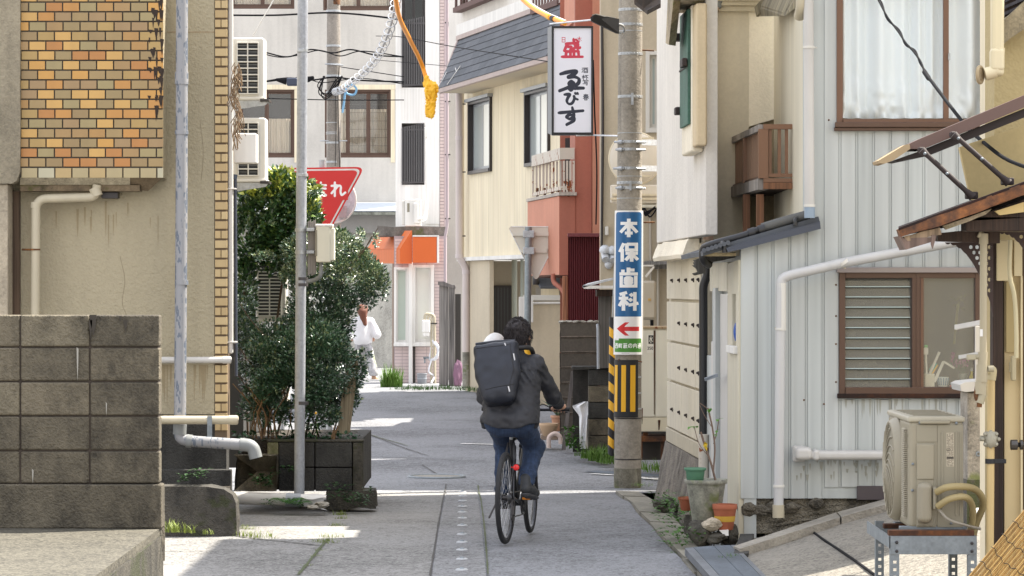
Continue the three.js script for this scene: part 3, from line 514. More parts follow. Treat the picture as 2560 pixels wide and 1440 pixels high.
{ // ---- tile clad building
  const D = 24.300, t = thing('tiled_building', V(300, 1180, D), 'cream stucco building with an orange tiled bay and brown drainpipe wall', 'building');
  const f = FR(D);
  mesh('wall', [f.pb(30, -60, 536, 1036, 0, -.25), wb(-6.2, .3, -27.1, -2.75, 4.35, -D - .252)], A.stucco, t);  // top out of view, kept low to open the sky on the left
  mesh('plinth', f.pb(30, 1036.5, 566, 1240, -.012, -.25), A.concDark, t);
  mesh('wall_joint', [f.pb(408, 79, 536, 81, .002, -.01)], M([.3, .22, .13]), t);
  const rn = []; for (let i = 0; i < 26; i++) { const lo = i < 14, x = lo ? pick([rr(404, 432), rr(478, 532)]) : rr(120, 420), y = lo ? 912 : rr(500, 545), w = rr(2, 7), h = lo ? rr(30, 110) : rr(20, 90); rn.push(f.prism([[x - w / 2, y], [x + w / 2, y], [x + w * .35, y + h * .6], [x, y + h], [x - w * .35, y + h * .6]], .0008 + i * 6e-5, .0004)); } mesh('rain_stain', rn, M([.30, .24, .145], { map: 'stucco' }), t, { kind: 'stuff' });
  mesh('crack', [[[300, 640], [312, 700], [306, 760], [318, 790]], [[500, 300], [508, 380], [503, 450]]].map((l) => cable(l.map(([x, y]) => f.P(x, y, .0005)), .0016, 16, 4)), M([.2, .16, .1]), t, { kind: 'stuff' });
  // brick strip at the corner
  const bt = [M([.50, .37, .19], { map: 'dirt', r: .5 }), M([.46, .335, .17], { map: 'dirt', r: .5 }), M([.54, .41, .22], { map: 'dirt', r: .5 })];
  mesh('mortar', f.pb(537, -60, 567.5, 1100, -.001, -.25), M([.13, .09, .055]), t);
  for (let i = 0, y = -48; y < 1080; i++, y += 24.000) {
    if (i % 2) mesh('brick', f.pb(537.5, y + 1.2, 568, y + 20, .012, -.01, .002), pick(bt), t);
    else { mesh('brick', f.pb(537.5, y + 1.2, 551.5, y + 20, .012, -.01, .002), pick(bt), t); mesh('brick', f.pb(553.5, y + 1.2, 568, y + 20, .012, -.01, .002), pick(bt), t); }
  }
  // tiled bay
  const B = FR(24.050);
  mesh('bay', [B.pb(49, -60, 406, 444, -.004, -.2)], A.mortar, t); mesh('bay_side', wb(X(406, 24.050), Y(444, 24.050), -24.299, X(408, 24.050), Y(-60, 24.050), -24.056), A.stucco, t);
  const cols = [[.44, .20, .06], [.50, .25, .07], [.55, .30, .08], [.56, .34, .11], [.36, .23, .10], [.33, .22, .11], [.31, .23, .11], [.34, .24, .11], [.33, .265, .13], [.40, .27, .10], [.40, .23, .08], [.30, .21, .10]];
  const mats = cols.map((c) => M(c, { map: 'dirt', r: .38 })), pale = [M([.40, .33, .19], { map: 'dirt', r: .4 }), M([.45, .33, .16], { map: 'dirt', r: .4 }), M([.38, .2, .11], { map: 'dirt', r: .4 }), M([.46, .43, .31], { map: 'dirt', r: .4 })];
  for (let r = -2; r < 18; r++) {
    const y0 = 7 + r * 24.3, off = (r & 1 ? 52.5 : 73) + (r % 3) * .6, last = r === 17;
    for (let x = off - 42.5; x < 407; x += 42.5) {
      const a = Math.max(51.5, x), b = Math.min(407.5, x + 39.2); if (b - a < 6) continue;
      mesh('tile', B.pb(a, y0, b, y0 + (last ? 24.300 : 20.6), .007 + rr(0, .0025), -.003, .0018), last ? pick(pale) : pick(mats), t);
    }
  }
  // soot running down the right edge of the tiles
  const run = []; for (let i = 0; i < 60; i++) { const x = 405 - 34 * Math.pow(rnd(), 1.6), y = -30 + Math.floor(rr(0, 13)) * 24.3 + rr(0, 8), w = rr(4, 11), h = rr(10, 32) * (x > 380 ? 1.2 : .5); run.push(B.prism([[x - w / 2, y], [x + w / 2, y + 1], [x + w * .3, y + h * .6], [x, y + h], [x - w * .3, y + h * .55]], .0102 + i * 4e-5, .0104 + i * 4e-5)); }
  mesh('soot_stain', run, M([.028, .016, .01], { r: .8 }), t, { kind: 'stuff' });
  mesh('soffit', [prism([V(50, 444.5, 24.055), V(325, 444.5, 24.055), V(325, 462, 24.130), V(50, 462, 24.130)], v3(0, .03, 0))], M([.55, .50, .38], { map: 'moss' }), t);
  mesh('soffit_edge', [pb(50, 462, 350, 478, 24.135, .15, .005), prism([V(326, 444.5, 24.060), V(407, 444.5, 24.060), V(370, 478, 24.200), V(310, 470, 24.200)], v3(0, .02, 0))], M([.22, .17, .11], { map: 'moss' }), t);
  const colm = FR(24.000);
  mesh('column', [rough(subdivided(colm.prism([[-120, -60], [50, -60], [50, 430], [42, 452], [28, 459], [-120, 459]], 0, -.5), 3), .004, 14)], A.column, t);
  mesh('lower_column', colm.pb(-120, 460, 20, 800, -.03, -.5, .01), M([.46, .40, .31], { map: 'conc', b: 'concB' }), t);
  mesh('recess', [colm.pb(21, 478, 49, 800, -.25, -.5)], M([.13, .085, .055], { map: 'wood' }), t);
}
{
  const t = thing('drainpipe', V(454, 1130, 24.050), 'thick peeling grey white drainpipe on the cream stucco wall', 'drainpipe'), d = 24.050, r = .0485;
  mesh('pipe', [sweep([V(455, -60, d), V(454, 500, d), V(450, 1045, d)], r, 20), pipe([V(450, 1045, d), V(449, 1097, d), V(475, 1103, d), V(610, 1112, d)], r * .95, .05, 18)], A.peel, t);
  for (const [a, b] of [[180, 211], [326, 336], [700, 712]]) mesh('coupling', sweep([V(454, a, d), V(454, b, d)], r + .006, 20), A.peel, t);
  mesh('elbow', [pipe([V(600, 1111, d), V(632, 1114, d), V(640, 1145, d)], r + .004, .05, 18), sweep([V(450, 1060, d), V(449, 1086, d)], r + .006, 18), sweep([V(466, 1102, d), V(480, 1104, d)], r + .006, 18)], A.greyPipe, t);
}
{
  const t = thing('bent_pipe', V(88, 790, 24.130), 'bent cream drainpipe with a bracket below the tiled bay', 'drainpipe'), d = 24.130;
  mesh('pipe', pipe([V(88, 800, d), V(90, 497, d), V(238, 493, d), V(243, 462, d)], .036, .09, 16), A.creamP, t);
  mesh('coupling', [sweep([V(236, 470, d), V(243, 490, d)], .046, 16), sweep([V(89, 505, d), V(89, 520, d)], .04, 16)], A.creamP, t);
  mesh('bracket', [sweep([V(88, 622, d), V(88, 626, d)], .041, 14), bar(V(55, 624, 24.200), V(80, 624, 24.160), .008)], A.rust, t);
}
solo('vent_plate', [pb(253, 480, 295, 496, 24.200, .1, .006)], A.darkAl, 'small dark vent fitting under the tiled bay', 'vent');
for (const [y, x1, r, d, label, mat] of [[900, 583, .026, 24.240, 'slim white pipe crossing behind the grey drainpipe, upper one', A.whiteP], [1050, 598, .034, 23.940, 'thicker cream pipe crossing in front of the grey drainpipe, lower one', A.creamP]]) {
  const t = thing('horizontal_pipe', V(500, y, d), label, 'pipe', 'horizontal pipes on the stucco wall');
  mesh('pipe', sweep([V(300, y, d), V(x1 - 26, y, d)], r, 16), mat, t);
  const cap = [V(x1 - 26, y, d)]; for (let i = 0; i <= 6; i++) cap.push(V(x1 - 26, y, d).add(v3(.05 + Math.sin(i / 6 * 1.57) * r * .8, 0, 0)));
  mesh('end_cap', sweep(cap, (u) => (r + .004) * Math.sqrt(Math.max(0, 1 - Math.pow(Math.max(0, (u - .13) / .87), 3))), 16), mat, t);
  if (y > 1000) mesh('bracket', pb(518, 1040, 530, 1092, d - .04, .015), A.galvD, t);
}
{
  const t = thing('downpipe', V(576, 890, 24.400), 'slim white square downpipe at the brick corner of the tiled building', 'downpipe'), f = FR(24.400);
  mesh('pipe', f.pb(569.5, -60, 582, 885, .06, 0, .015), A.whiteP, t);
  for (const b of [[568.5, 252, 584, 264], [568, 853, 592, 858], [568, 470, 590, 474]]) mesh('coupling', f.pb(...b, .066, -.005, .005), A.whiteP, t);
}
{
  const t = thing('dark_conduit', V(589, 960, 24.550), 'dark blue conduit pipe with a cap beside the white downpipe', 'conduit');
  mesh('pipe', [sweep([V(588, 440, 24.550), V(590, 940, 24.550)], .014, 10)], M([.05, .06, .085], { r: .5 }), t);
  mesh('cap', sweep([V(586, 448, 24.550), V(588, 436, 24.550)], .02, 10), M([.06, .08, .12], { r: .5 }), t);
}
// ---- air conditioner seen at its grille side
function gridAC(px0, py0, px1, py1, d, label, group, cols, rows, split) {
  const t = thing('air_conditioner', V((px0 + px1) / 2, py1, d), label, 'air conditioner', group), f = FR(d);
  mesh('body', [f.pb(px0, py0, px1, py1 - 4, 0, -.28, .018), f.pb(px0 - 2, py1 - 8, px1 + 2, py1, .01, -.29, .008)], A.acL, t);
  const gx0 = lerp(px0, px1, split[0]), gx1 = lerp(px0, px1, split[1]), gy0 = lerp(py0, py1, .08), gy1 = lerp(py0, py1, .9), W = gx1 - gx0, H = gy1 - gy0;
  mesh('fan_opening', f.pb(gx0, gy0, gx1, gy1, .004, -.02), A.acIn, t);
  for (let i = 0; i < rows; i++) { const y = gy0 + (i + .5) * H / rows; mesh('slat', [f.pb(gx0, y - H / rows * .12, gx1, y + H / rows * .02, .006, -.004)], M([.12, .125, .13]), t); }
  const g = []; for (let i = 0; i <= cols; i++) { const x = gx0 + i * W / cols; g.push(f.pb(x - 1.6, gy0, x + 1.6, gy1, .018, .006, .003)); }
  for (let i = 0; i <= rows; i++) { const y = gy0 + i * H / rows; g.push(f.pb(gx0, y - 1.6, gx1, y + 1.6, .017, .0065, .003)); }
  mesh('grille', g, A.acL, t);
  return t;
}
gridAC(570, 94, 660, 250, 26, 'white air conditioner with grid grille, upper of two on the side wall', 'air conditioners stacked on the side wall', 2, 8, [.25, .84]);
gridAC(572, 294, 664, 455, 26, 'white air conditioner with grid grille, lower one partly behind a white cover', 'air conditioners stacked on the side wall', 2, 8, [.25, .8]);
for (const [y, label] of [[252, 'grey metal bracket under the upper wall air conditioner'], [457, 'grey metal bracket under the lower wall air conditioner']]) {
  const t = thing('wall_bracket', V(600, y, 26), label, 'bracket', 'brackets under the wall air conditioners');
  mesh('arm', [prism([V(560, y, 26), V(672, y, 26), V(664, y + 10, 26), V(600, y + 20, 26), V(560, y + 22, 26)], v3(0, 0, -.03))], A.galv, t);
  mesh('foot', pb(650, y - 5, 672, y + 2, 25.98, .3, .004), A.darkAl, t);
}
solo('white_cover_box', [pb(583, 333, 641, 408, 24.6, .2, .012)], A.white, 'plain white box cover at the corner in front of the lower air conditioner', 'box');
{ const l = []; for (let i = 0; i < 70; i++) { const x = rr(583, 596), y = rr(150, 335), p = V(x + Math.sin(y * .05) * 4, y, 24 + rr(-.05, .05)); l.push(cable([p, p.clone().add(v3(rr(-.03, .03), -.05, rr(-.02, .02))), p.clone().add(v3(rr(-.05, .05), -.14, rr(-.03, .03)))], .0035, 5, 4)); } solo('dead_vine', l, M([.19, .125, .07]), 'brown dried vine hanging along the white downpipe', 'vine', null, { kind: 'stuff' }); }
solo('thin_white_rope', cable([V(630, 94, 26), V(655, 50, 26), V(690, -10, 26)], .006), A.white, 'thin white rope running up from the upper air conditioner', 'rope');
gridAC(640, 650, 715, 805, 27.9, 'white air conditioner half hidden behind the glossy shrubs, upper one', 'air conditioners behind the shrubs', 2, 15, [.06, .84]);
gridAC(644, 862, 720, 1010, 27.9, 'white air conditioner deep in shade behind the shrubs, lower one', 'air conditioners behind the shrubs', 2, 13, [.06, .84]);
solo('slotted_angle_post', [pb(624, 960, 634, 1095, 27.5, .03)], A.galv, 'slotted steel angle post in shade behind the shrubs', 'post');
struct('side_wall', [wb(-2.9, .2, -31, -2.56, 1.75, -28.6)], M([.05, .05, .05]));  // near-black backdrop, painting the shade behind the shrubs

// ---- ground pipe, loose block, planter
{
  const t = thing('ground_pipe', V(700, 1262, 25.9), 'white plastic pipe on the ground with a broken jagged end', 'pipe'), d = 25.9, r = .054;
  mesh('pipe', sweep([V(560, 1244, d), V(748, 1250, d)], r, 20), A.whiteP, t);
  mesh('coupling', sweep([V(715, 1249, d), V(752, 1250.5, d)], r + .005, 20), A.greyP, t);
  const a = V(752, 1250.5, d), b = V(818, 1256, d), g = sheet(24, 16, (u, v) => { const ang = lerp(.3, 5.3, u), e = .45 + .55 * Math.abs(Math.sin(u * 9)) * (u > .2 && u < .6 ? .75 : 1), p = a.clone().lerp(b, v * e), R = r + v * .012; return p.add(v3(0, Math.sin(ang) * R, Math.cos(ang) * R)); });
  mesh('broken_end', g, M([.7, .69, .68], { r: .5, x: { side: THREE.DoubleSide } }), t);
}
solo('concrete_rubble', [stone(V(805, 1262, 25.7), .07, .03, .08, .2, 3), stone(V(782, 1268, 25.6), .05, .02, .05, .2, 8)], A.conc, 'lump of broken concrete by the jagged pipe end', 'rubble');
solo('concrete_block', rough(subdivided(pb(584, 1138, 692, 1228, 26.05, .35), 3), .008, 11), A.block2, 'single rough concrete block left of the planter', 'concrete block');
{
  const D = 26.25, t = thing('planter', V(800, 1235, D), 'dark mossy concrete block planter holding the shrubs', 'planter');
  const f = FR(D);
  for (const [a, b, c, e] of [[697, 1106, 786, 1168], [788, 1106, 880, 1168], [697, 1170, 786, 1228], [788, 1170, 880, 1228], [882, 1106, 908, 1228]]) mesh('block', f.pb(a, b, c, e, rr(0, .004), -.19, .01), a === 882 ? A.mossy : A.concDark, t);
  mesh('coping', f.pb(668, 1100, 909, 1105.5, .004, -.2, .008), A.mossy, t);
  mesh('corner_piece', f.pb(668, 1106, 696, 1140, .002, -.19, .01), M([.30, .29, .19], { map: 'moss', b: 'blockB' }), t);
  mesh('footing', [rough(subdivided(f.prism([[816, 1229], [938, 1226], [940, 1240], [941, 1270], [816, 1272]], .03, -.3), 3), .01, 9)], A.mossy, t);
  mesh('side_wall', [wb(X(905, D) - .12, Y(1228, D), -28.2, X(905, D) - .01, Y(1101, D), -D - .2)], A.concDark, t);
  mesh('soil', [wb(X(600, D), Y(1228, D), -28.4, X(890, D), Y(1103, D), -D - .2)], A.soil, t);
}
{ // ---- sign pole with meter box
  const d = 26.05, t = thing('steel_pole', V(748, 1240, d), 'tall galvanised steel pole standing in front of the planter', 'pole');
  mesh('pole', sweep([V(757.5, -60, d), V(752, 700, d), V(748, 1245, d)], .0455, 24), M([.40, .42, .46], { map: 'galv', r: .5, m: .1 }), t);
  for (const y of [126, 437]) { mesh('clamp', [sweep([V(756, y - 3, d), V(756, y + 4, d)], .049, 20), pb(744, y - 4, 758, y + 4, d - .05, .03, .004)], A.galv, t); }
}
{
  const d = 26, t = thing('meter_box', V(800, 657, d), 'cream electric box strapped to the steel pole on grey boards', 'electric box'), f = FR(d);
  mesh('box', [f.pb(790, 565, 826, 656, .1, -.05, .012), f.pb(822, 569, 836, 652, .085, -.05, .012)], A.creamP.clone(), t).material.color.setRGB(.72, .70, .60);
  mesh('cover_edge', [f.pb(788, 560, 832, 567, .106, -.05, .008)], A.white, t);
  for (const [a, b] of [[769, 777], [778, 789]]) mesh('board', f.prism([[a, 555], [b, 548], [b + 1, 684], [a, 690]], -.02, -.05), A.woodG, t);
  for (const y of [574, 630]) mesh('strap', [sweep([V(753, y - 4, 26.05), V(753, y + 5, 26.05)], .052, 20), f.pb(766, y - 4, 786, y + 4, .02, -.02, .003)], A.galv, t);
  mesh('lock', f.pb(788, 575, 793, 640, .104, 0, .003), A.acD, t);
  mesh('cable', cable([V(803, 656, d - .03), V(800, 690, d - .05), V(785, 700, d), V(766, 704, 26.02)], .018, 24, 10), A.greyPipe, t);
}
// ---- shrubs
const lg = (() => { const l = []; leafGeo(l, v3(0, 0, 0), v3(0, .15, 1), 1, .55); return prep(l[0]); })();
function shrub(name, label, base, blobs, n, size, palette, rough, stems, lean) {
  const t = thing(name, base, label, 'shrub');
  const mat = new THREE.MeshPhysicalMaterial({ color: 0xffffff, roughness: rough, side: THREE.DoubleSide, transmission: .15, thickness: 0, clearcoat: 1, clearcoatRoughness: .34 });
  const im = new THREE.InstancedMesh(lg, mat, n), m = new THREE.Matrix4(), q = new THREE.Quaternion(), col = new THREE.Color(); im.name = 'leaves'; im.userData.kind = 'stuff'; im.castShadow = im.receiveShadow = true;
  const wsum = blobs.map((b) => Math.pow(b[3] * b[4] * b[5], .7)), tot = wsum.reduce((a, b) => a + b);
  for (let i = 0; i < n; i++) {
    let k = rnd() * tot, j = 0; while (k > wsum[j] && j < blobs.length - 1) k -= wsum[j++];
    const [bx, by, bz, rx, ry, rz, kind] = blobs[j]; let p, s = 0;
    do { const a = rr(0, 6.283), z = rr(-1, 1), r = Math.pow(rnd(), .34), e = Math.sqrt(1 - z * z); p = v3(e * Math.cos(a) * r, z * r, e * Math.sin(a) * r); s++; } while (s < 8 && n3(p.x * 2.4 + bx * 5, p.y * 2.4 + by * 5, p.z * 2.4) < -.12 + .35 * (1 - p.length()));
    const out = p.clone().normalize(), w = v3(bx + p.x * rx, by + p.y * ry, bz + p.z * rz).sub(base);
    out.add(v3(rr(-.9, .9), rr(-.5, .9) + .25, rr(-.9, .9))).normalize();
    { const nn = v3(rr(-.75, .75) + .22, rr(-.2, .8) + .55, rr(-.6, .9) + .22), xx = v3().crossVectors(nn, out).normalize(), yy = v3().crossVectors(out, xx); q.setFromRotationMatrix(new THREE.Matrix4().makeBasis(xx, yy, out)); }
    const S = size * rr(.55, 1.25); m.compose(w, q, v3(S, S, S)); im.setMatrixAt(i, m);
    const c = palette(p, out, kind); col.setRGB(...c); im.setColorAt(i, col);
  }
  t.add(im);
  mesh('branches', stems, M([.09, .06, .04]), t);
  return t;
}
{
  const d = 27.4, B = (px, py, r, ry, rz, k, dd = d) => [X(px, dd), Y(py, dd), -dd, r, ry, rz, k], st = [];
  for (const [a, b, c, e] of [[660, 1100, 720, 600], [690, 1100, 800, 560], [620, 1100, 610, 640]]) st.push(cable([V(a, b, d), V((a + c) / 2 + rr(-10, 10), (b + e) / 2, d + .1), V(c, e, d)], .012, 12));
  shrub('broadleaf_shrub', 'taller broad leaved evergreen shrub with yellow green new shoots below the stop sign', V(680, 1100, d), [B(655, 510, .25, .28, .3, 1), B(720, 500, .28, .24, .3, 1), B(625, 610, .18, .26, .3, 0), B(720, 600, .3, .36, .3, 0), B(775, 545, .1, .22, .2, 1, 27.2), B(850, 590, .06, .05, .1, 0), B(690, 560, .36, .3, .3, 0), B(625, 470, .13, .14, .2, 1), B(700, 455, .14, .13, .2, 1), B(612, 740, .1, .4, .3, 0), B(790, 478, .045, .05, .06, 1, 27.1), B(740, 470, .1, .1, .1, 1)],
    15000, .06, (p, o, k) => { const y = k && p.y > .15 && rnd() < .55; const j = rr(.75, 1.25); return y && rnd() < .8 ? [.40 * j, .45 * j, .07 * j] : rnd() < .2 ? [.14 * j, .22 * j, .05 * j] : [.045 * j, .11 * j, .035 * j]; }, .27, st);  // paler upper leaves: new shoots and painted sunlight
}
{
  const d = 27.0, B = (px, py, r, ry, rz, k = 0, dd = d) => [X(px, dd), Y(py, dd), -dd, r, ry, rz, k], st = [];
  for (let i = 0; i < 7; i++) { const a = rr(640, 850), b = a + rr(-60, 60); st.push(cable([V(a, 1100, d - .1), V((a + b) / 2, 1010, d - .1 + rr(-.2, .2)), V(b, 900, d)], rr(.006, .014), 10)); }
  for (const [a, b] of [[905, 620], [945, 570], [930, 590], [760, 570], [600, 870], [590, 930], [600, 760]]) st.push(cable([V(lerp(a, 780, .4), b + 90, d - .2), V(lerp(a, 780, .15), b + 40, d - .25), V(a, b, d - .25)], .004, 10));
  shrub('small_leaf_shrub', 'wide dark shrub of tiny glossy leaves filling the planter behind the steel pole', V(780, 1100, d),
    [B(865, 690, .32, .28, .4, 1), B(935, 715, .14, .22, .3, 1), B(800, 660, .26, .22, .35, 1), B(745, 690, .16, .14, .3, 1), B(850, 620, .2, .14, .25, 1), B(900, 645, .1, .1, .15, 1), B(805, 790, .34, .33, .45), B(800, 850, .3, .36, .4), B(745, 840, .2, .2, .3), B(610, 830, .1, .16, .2), B(690, 880, .3, .3, .4), B(800, 930, .42, .3, .4), B(862, 925, .2, .12, .25), B(620, 890, .1, .16, .2), B(700, 990, .34, .22, .3), B(830, 1000, .26, .2, .25), B(810, 900, .26, .36, .25, 0, 26.55), B(770, 900, .34, .36, .3, 0, 26.6), B(660, 900, .24, .2, .3, 0, 26.7), B(740, 960, .4, .22, .2, 0, 26.5), B(640, 930, .16, .2, .2), B(745, 630, .16, .16, .2, 1), B(660, 1020, .24, .16, .2, 0, 26.7), B(770, 1035, .3, .13, .2, 0, 26.6), B(720, 960, .3, .22, .2, 0, 26.5), B(610, 760, .11, .06, .15), B(585, 840, .06, .05, .1), B(660, 640, .12, .04, .12, 1), B(940, 600, .03, .06, .06, 1), B(900, 590, .04, .07, .06, 1), B(780, 610, .07, .1, .1), B(912, 890, .06, .07, .1)],
    60000, .036, (p, o, k) => { const j = rr(.7, 1.3); return rnd() < (k ? .5 : .08) && p.y > -.3 ? [.24 * j, .29 * j, .14 * j] : [.046 * j, .105 * j, .052 * j]; }, .24, st);  // paler upper leaves: new growth and painted sun glitter
}
solo('wooden_board', prism([V(842, 1085, 26.6), V(868, 1085, 26.6), V(892, 890, 27), V(868, 890, 27)], v3(.02, 0, -.06)), M([.3, .24, .15], { map: 'wood', b: 'woodB' }), 'old wooden board leaning in the planter behind the shrub', 'board');
{ const l = []; for (let i = 0; i < 20; i++) { const x = rr(620, 720), p = V(x, 1098, 26.5 + rr(-.02, .3)), L = rr(.2, .5); l.push(cable([p, p.clone().add(v3(rr(-.05, .05), L * .5, 0)), p.clone().add(v3(rr(-.14, .14), L, rr(-.05, .05)))], rr(.003, .007), 6, 5)); } for (let i = 0; i < 5; i++) { const p = V(rr(815, 840), 1100, 26.35); l.push(cable([p, p.clone().add(v3(rr(0, .05), rr(.08, .13), 0))], .005, 4, 5)); } solo('dry_twigs', l, M([.2, .12, .06]), 'brown dry twigs sticking up from the planter soil', 'twigs', null, { kind: 'stuff' }); }
{ const l = []; for (let i = 0; i < 160; i++) { const x = rr(670, 900); leafGeo(l, V(x, rr(1078, 1100), rr(26.35, 26.8)), v3(rr(-1, 1), rr(-.3, .5), rr(-.3, 1)), rr(.04, .09), rr(.03, .06)); } for (let i = 0; i < 90; i++) leafGeo(l, V(rr(585, 640), rr(1080, 1130), rr(26.2, 26.5)), v3(rr(-1, 1), rr(-.3, .5), rr(-.3, 1)), rr(.04, .09), rr(.03, .06)); solo('ground_ivy', l, leafM([.03, .085, .04], .45), 'low dark ivy leaves on the planter soil', 'ivy', null, { kind: 'stuff' }); }
{ const p = V(790, 1033, 26.3), t = thing('daisy', p, 'single white flower with a yellow centre low in the shrub', 'flower'), l = []; for (let i = 0; i < 8; i++) leafGeo(l, p, v3(Math.cos(i * .785), Math.sin(i * .785), .4), .025, .014); mesh('petals', l, A.white, t); mesh('centre', new THREE.SphereGeometry(.01, 8, 6).translate(p.x, p.y, p.z + .01), A.yellow, t); mesh('stem', cable([p, p.clone().add(v3(.01, -.1, -.02)), p.clone().add(v3(0, -.24, -.05))], .003, 8), GM.weed, t); }
// ---- stop sign
function roundTri(fr, P, r, w, th) {               // rounded triangle plate in pixels
  const pts = []; for (let i = 0; i < 3; i++) { const p = P[i], a = P[(i + 2) % 3], b = P[(i + 1) % 3], la = Math.hypot(a[0] - p[0], a[1] - p[1]), lb = Math.hypot(b[0] - p[0], b[1] - p[1]); const A0 = [lerp(p[0], a[0], r / la), lerp(p[1], a[1], r / la)], B0 = [lerp(p[0], b[0], r / lb), lerp(p[1], b[1], r / lb)]; for (let k = 0; k <= 6; k++) { const s = k / 6; pts.push([A0[0] * (1 - s) * (1 - s) + p[0] * 2 * s * (1 - s) + B0[0] * s * s, A0[1] * (1 - s) * (1 - s) + p[1] * 2 * s * (1 - s) + B0[1] * s * s]); } }
  return fr.prism(pts, w, w - th);
}
{
  const d = 32, f = FR(d), t = thing('stop_sign', V(805, 1100, d), 'red inverted triangle stop sign with white lettering behind the shrub', 'traffic sign');
  mesh('plate', roundTri(f, [[700, 420], [912, 417], [812, 600]], 22, 0, .015), A.red, t);
  const rim = (s, w) => { const c = [808, 480]; return [[700, 420], [912, 417], [812, 600]].map(([x, y]) => [lerp(c[0], x, s), lerp(c[1], y, s)]); };
  mesh('border', roundTri(f, rim(.93), 19, .0035, .003), A.white, t); mesh('field', roundTri(f, rim(.865), 17, .007, .003), A.red, t);
  const tx = canvasTex(512, 200, (g, w, h) => { g.fillStyle = '#ce2c2c'; g.fillRect(0, 0, w, h); g.strokeStyle = '#f2f0ee'; g.lineCap = g.lineJoin = 'round'; glyph(g, 'to', 20, 34, 140, 130, 21); glyph(g, 'ma', 185, 30, 140, 140, 21); glyph(g, 're', 345, 30, 150, 140, 21); });
  const pl = f.R(735, 446, 870, 500, .0085), g = new THREE.PlaneGeometry(pl[2] - pl[0], pl[3] - pl[1]).translate((pl[0] + pl[2]) / 2, (pl[1] + pl[3]) / 2, -d + .0085);
  mesh('lettering', g, new THREE.MeshStandardMaterial({ map: tx, roughness: .4 }), t, { uv: 1 });
  mesh('post', sweep([V(806, 400, d + .06), V(806, 1130, d + .06)], .038, 14), A.galv, t);
}
{
  const d = 32.6, c = V(832, 500, d), t = thing('round_mirror_back', v3(c.x, gy(d), c.z), 'pale round traffic mirror seen from behind the stop sign', 'traffic mirror');
  mesh('disc', new THREE.CylinderGeometry(.25, .25, .05, 40).rotateX(Math.PI / 2).translate(c.x, c.y, c.z), A.steelW, t);
  mesh('rim', new THREE.TorusGeometry(.25, .012, 8, 40).translate(c.x, c.y, c.z + .02), A.white, t);
  mesh('bracket', [pb(848, 515, 868, 545, d - .05, .02)], A.galv, t);
  mesh('post', sweep([V(822, 480, d + .1), V(822, 1120, d + .1)], .038, 12), A.galv, t);
}
{
  const d = 32.3, c = V(705, 468, d), t = thing('blue_sign', v3(c.x, gy(d), c.z), 'round blue traffic sign mostly hidden by the shrub', 'traffic sign');
  mesh('plate', new THREE.CylinderGeometry(.19, .19, .015, 40).rotateX(Math.PI / 2).translate(c.x, c.y, c.z), A.blue, t);
  mesh('inner_disc', new THREE.CylinderGeometry(.145, .145, .006, 32).rotateX(Math.PI / 2).translate(c.x + .015, c.y - .01, c.z + .011), A.white, t);
  mesh('post', sweep([V(705, 440, d + .05), V(705, 1120, d + .05)], .03, 10), A.galv, t);
}
// ---------------------------------------------------------------- windows
// sliding window: frame (with panes), back room or curtain; R = [u0,v0,u1,v1] in the wall frame
function win(parent, fr, R, o = {}) {
  const [a, b, c, e] = R, w = o.fw ?? .04, F0 = o.w0 ?? -.06, F1 = o.w1 ?? .015, mat = o.mat ?? A.greyAl, g = [];
  g.push(fr.box(a, b, a + w, e, F0, F1, .004), fr.box(c - w, b, c, e, F0, F1, .004), fr.box(a + w, e - w, c - w, e, F0, F1 - .001, .004), fr.box(a + w, b, c - w, b + w * 1.2, F0, F1 + .012, .004));
  const m = mesh('window', g, mat, parent), n = o.panes ?? 2, iw = (c - a - 2 * w) / n;
  for (let i = 0; i < n; i++) {
    const u0 = a + w + i * iw, u1 = u0 + iw, s = o.sash ?? .028, z = F0 + .012 + (i % 2) * .022, lo = b + w * 1.2;
    const sx = (i % 2) ? s * .8 : 0;
    mesh('sash', [fr.box(u0, lo, u0 + s, e - w, z, z + .02), fr.box(u1 - s, lo, u1, e - w, z, z + .02), fr.box(u0 + s, lo, u1 - s, lo + s * 1.3, z, z + .02), fr.box(u0 + s, e - w - s, u1 - s, e - w, z, z + .02)], o.sashMat ?? mat, m);
    mesh('pane', fr.box(u0 + s, lo + s * 1.3, u1 - s, e - w - s, z + .006, z + .012), o.glass ? (Array.isArray(o.glass) ? o.glass[i % o.glass.length] : o.glass) : A.glassD, m);
  }
  if (o.back !== false) mesh('room', fr.box(a + .002, b + .002, c - .002, e - .002, F0 - (o.depth ?? .35) - .02, F0 - (o.depth ?? .35)), o.back ?? A.room, m);
  return m;
}
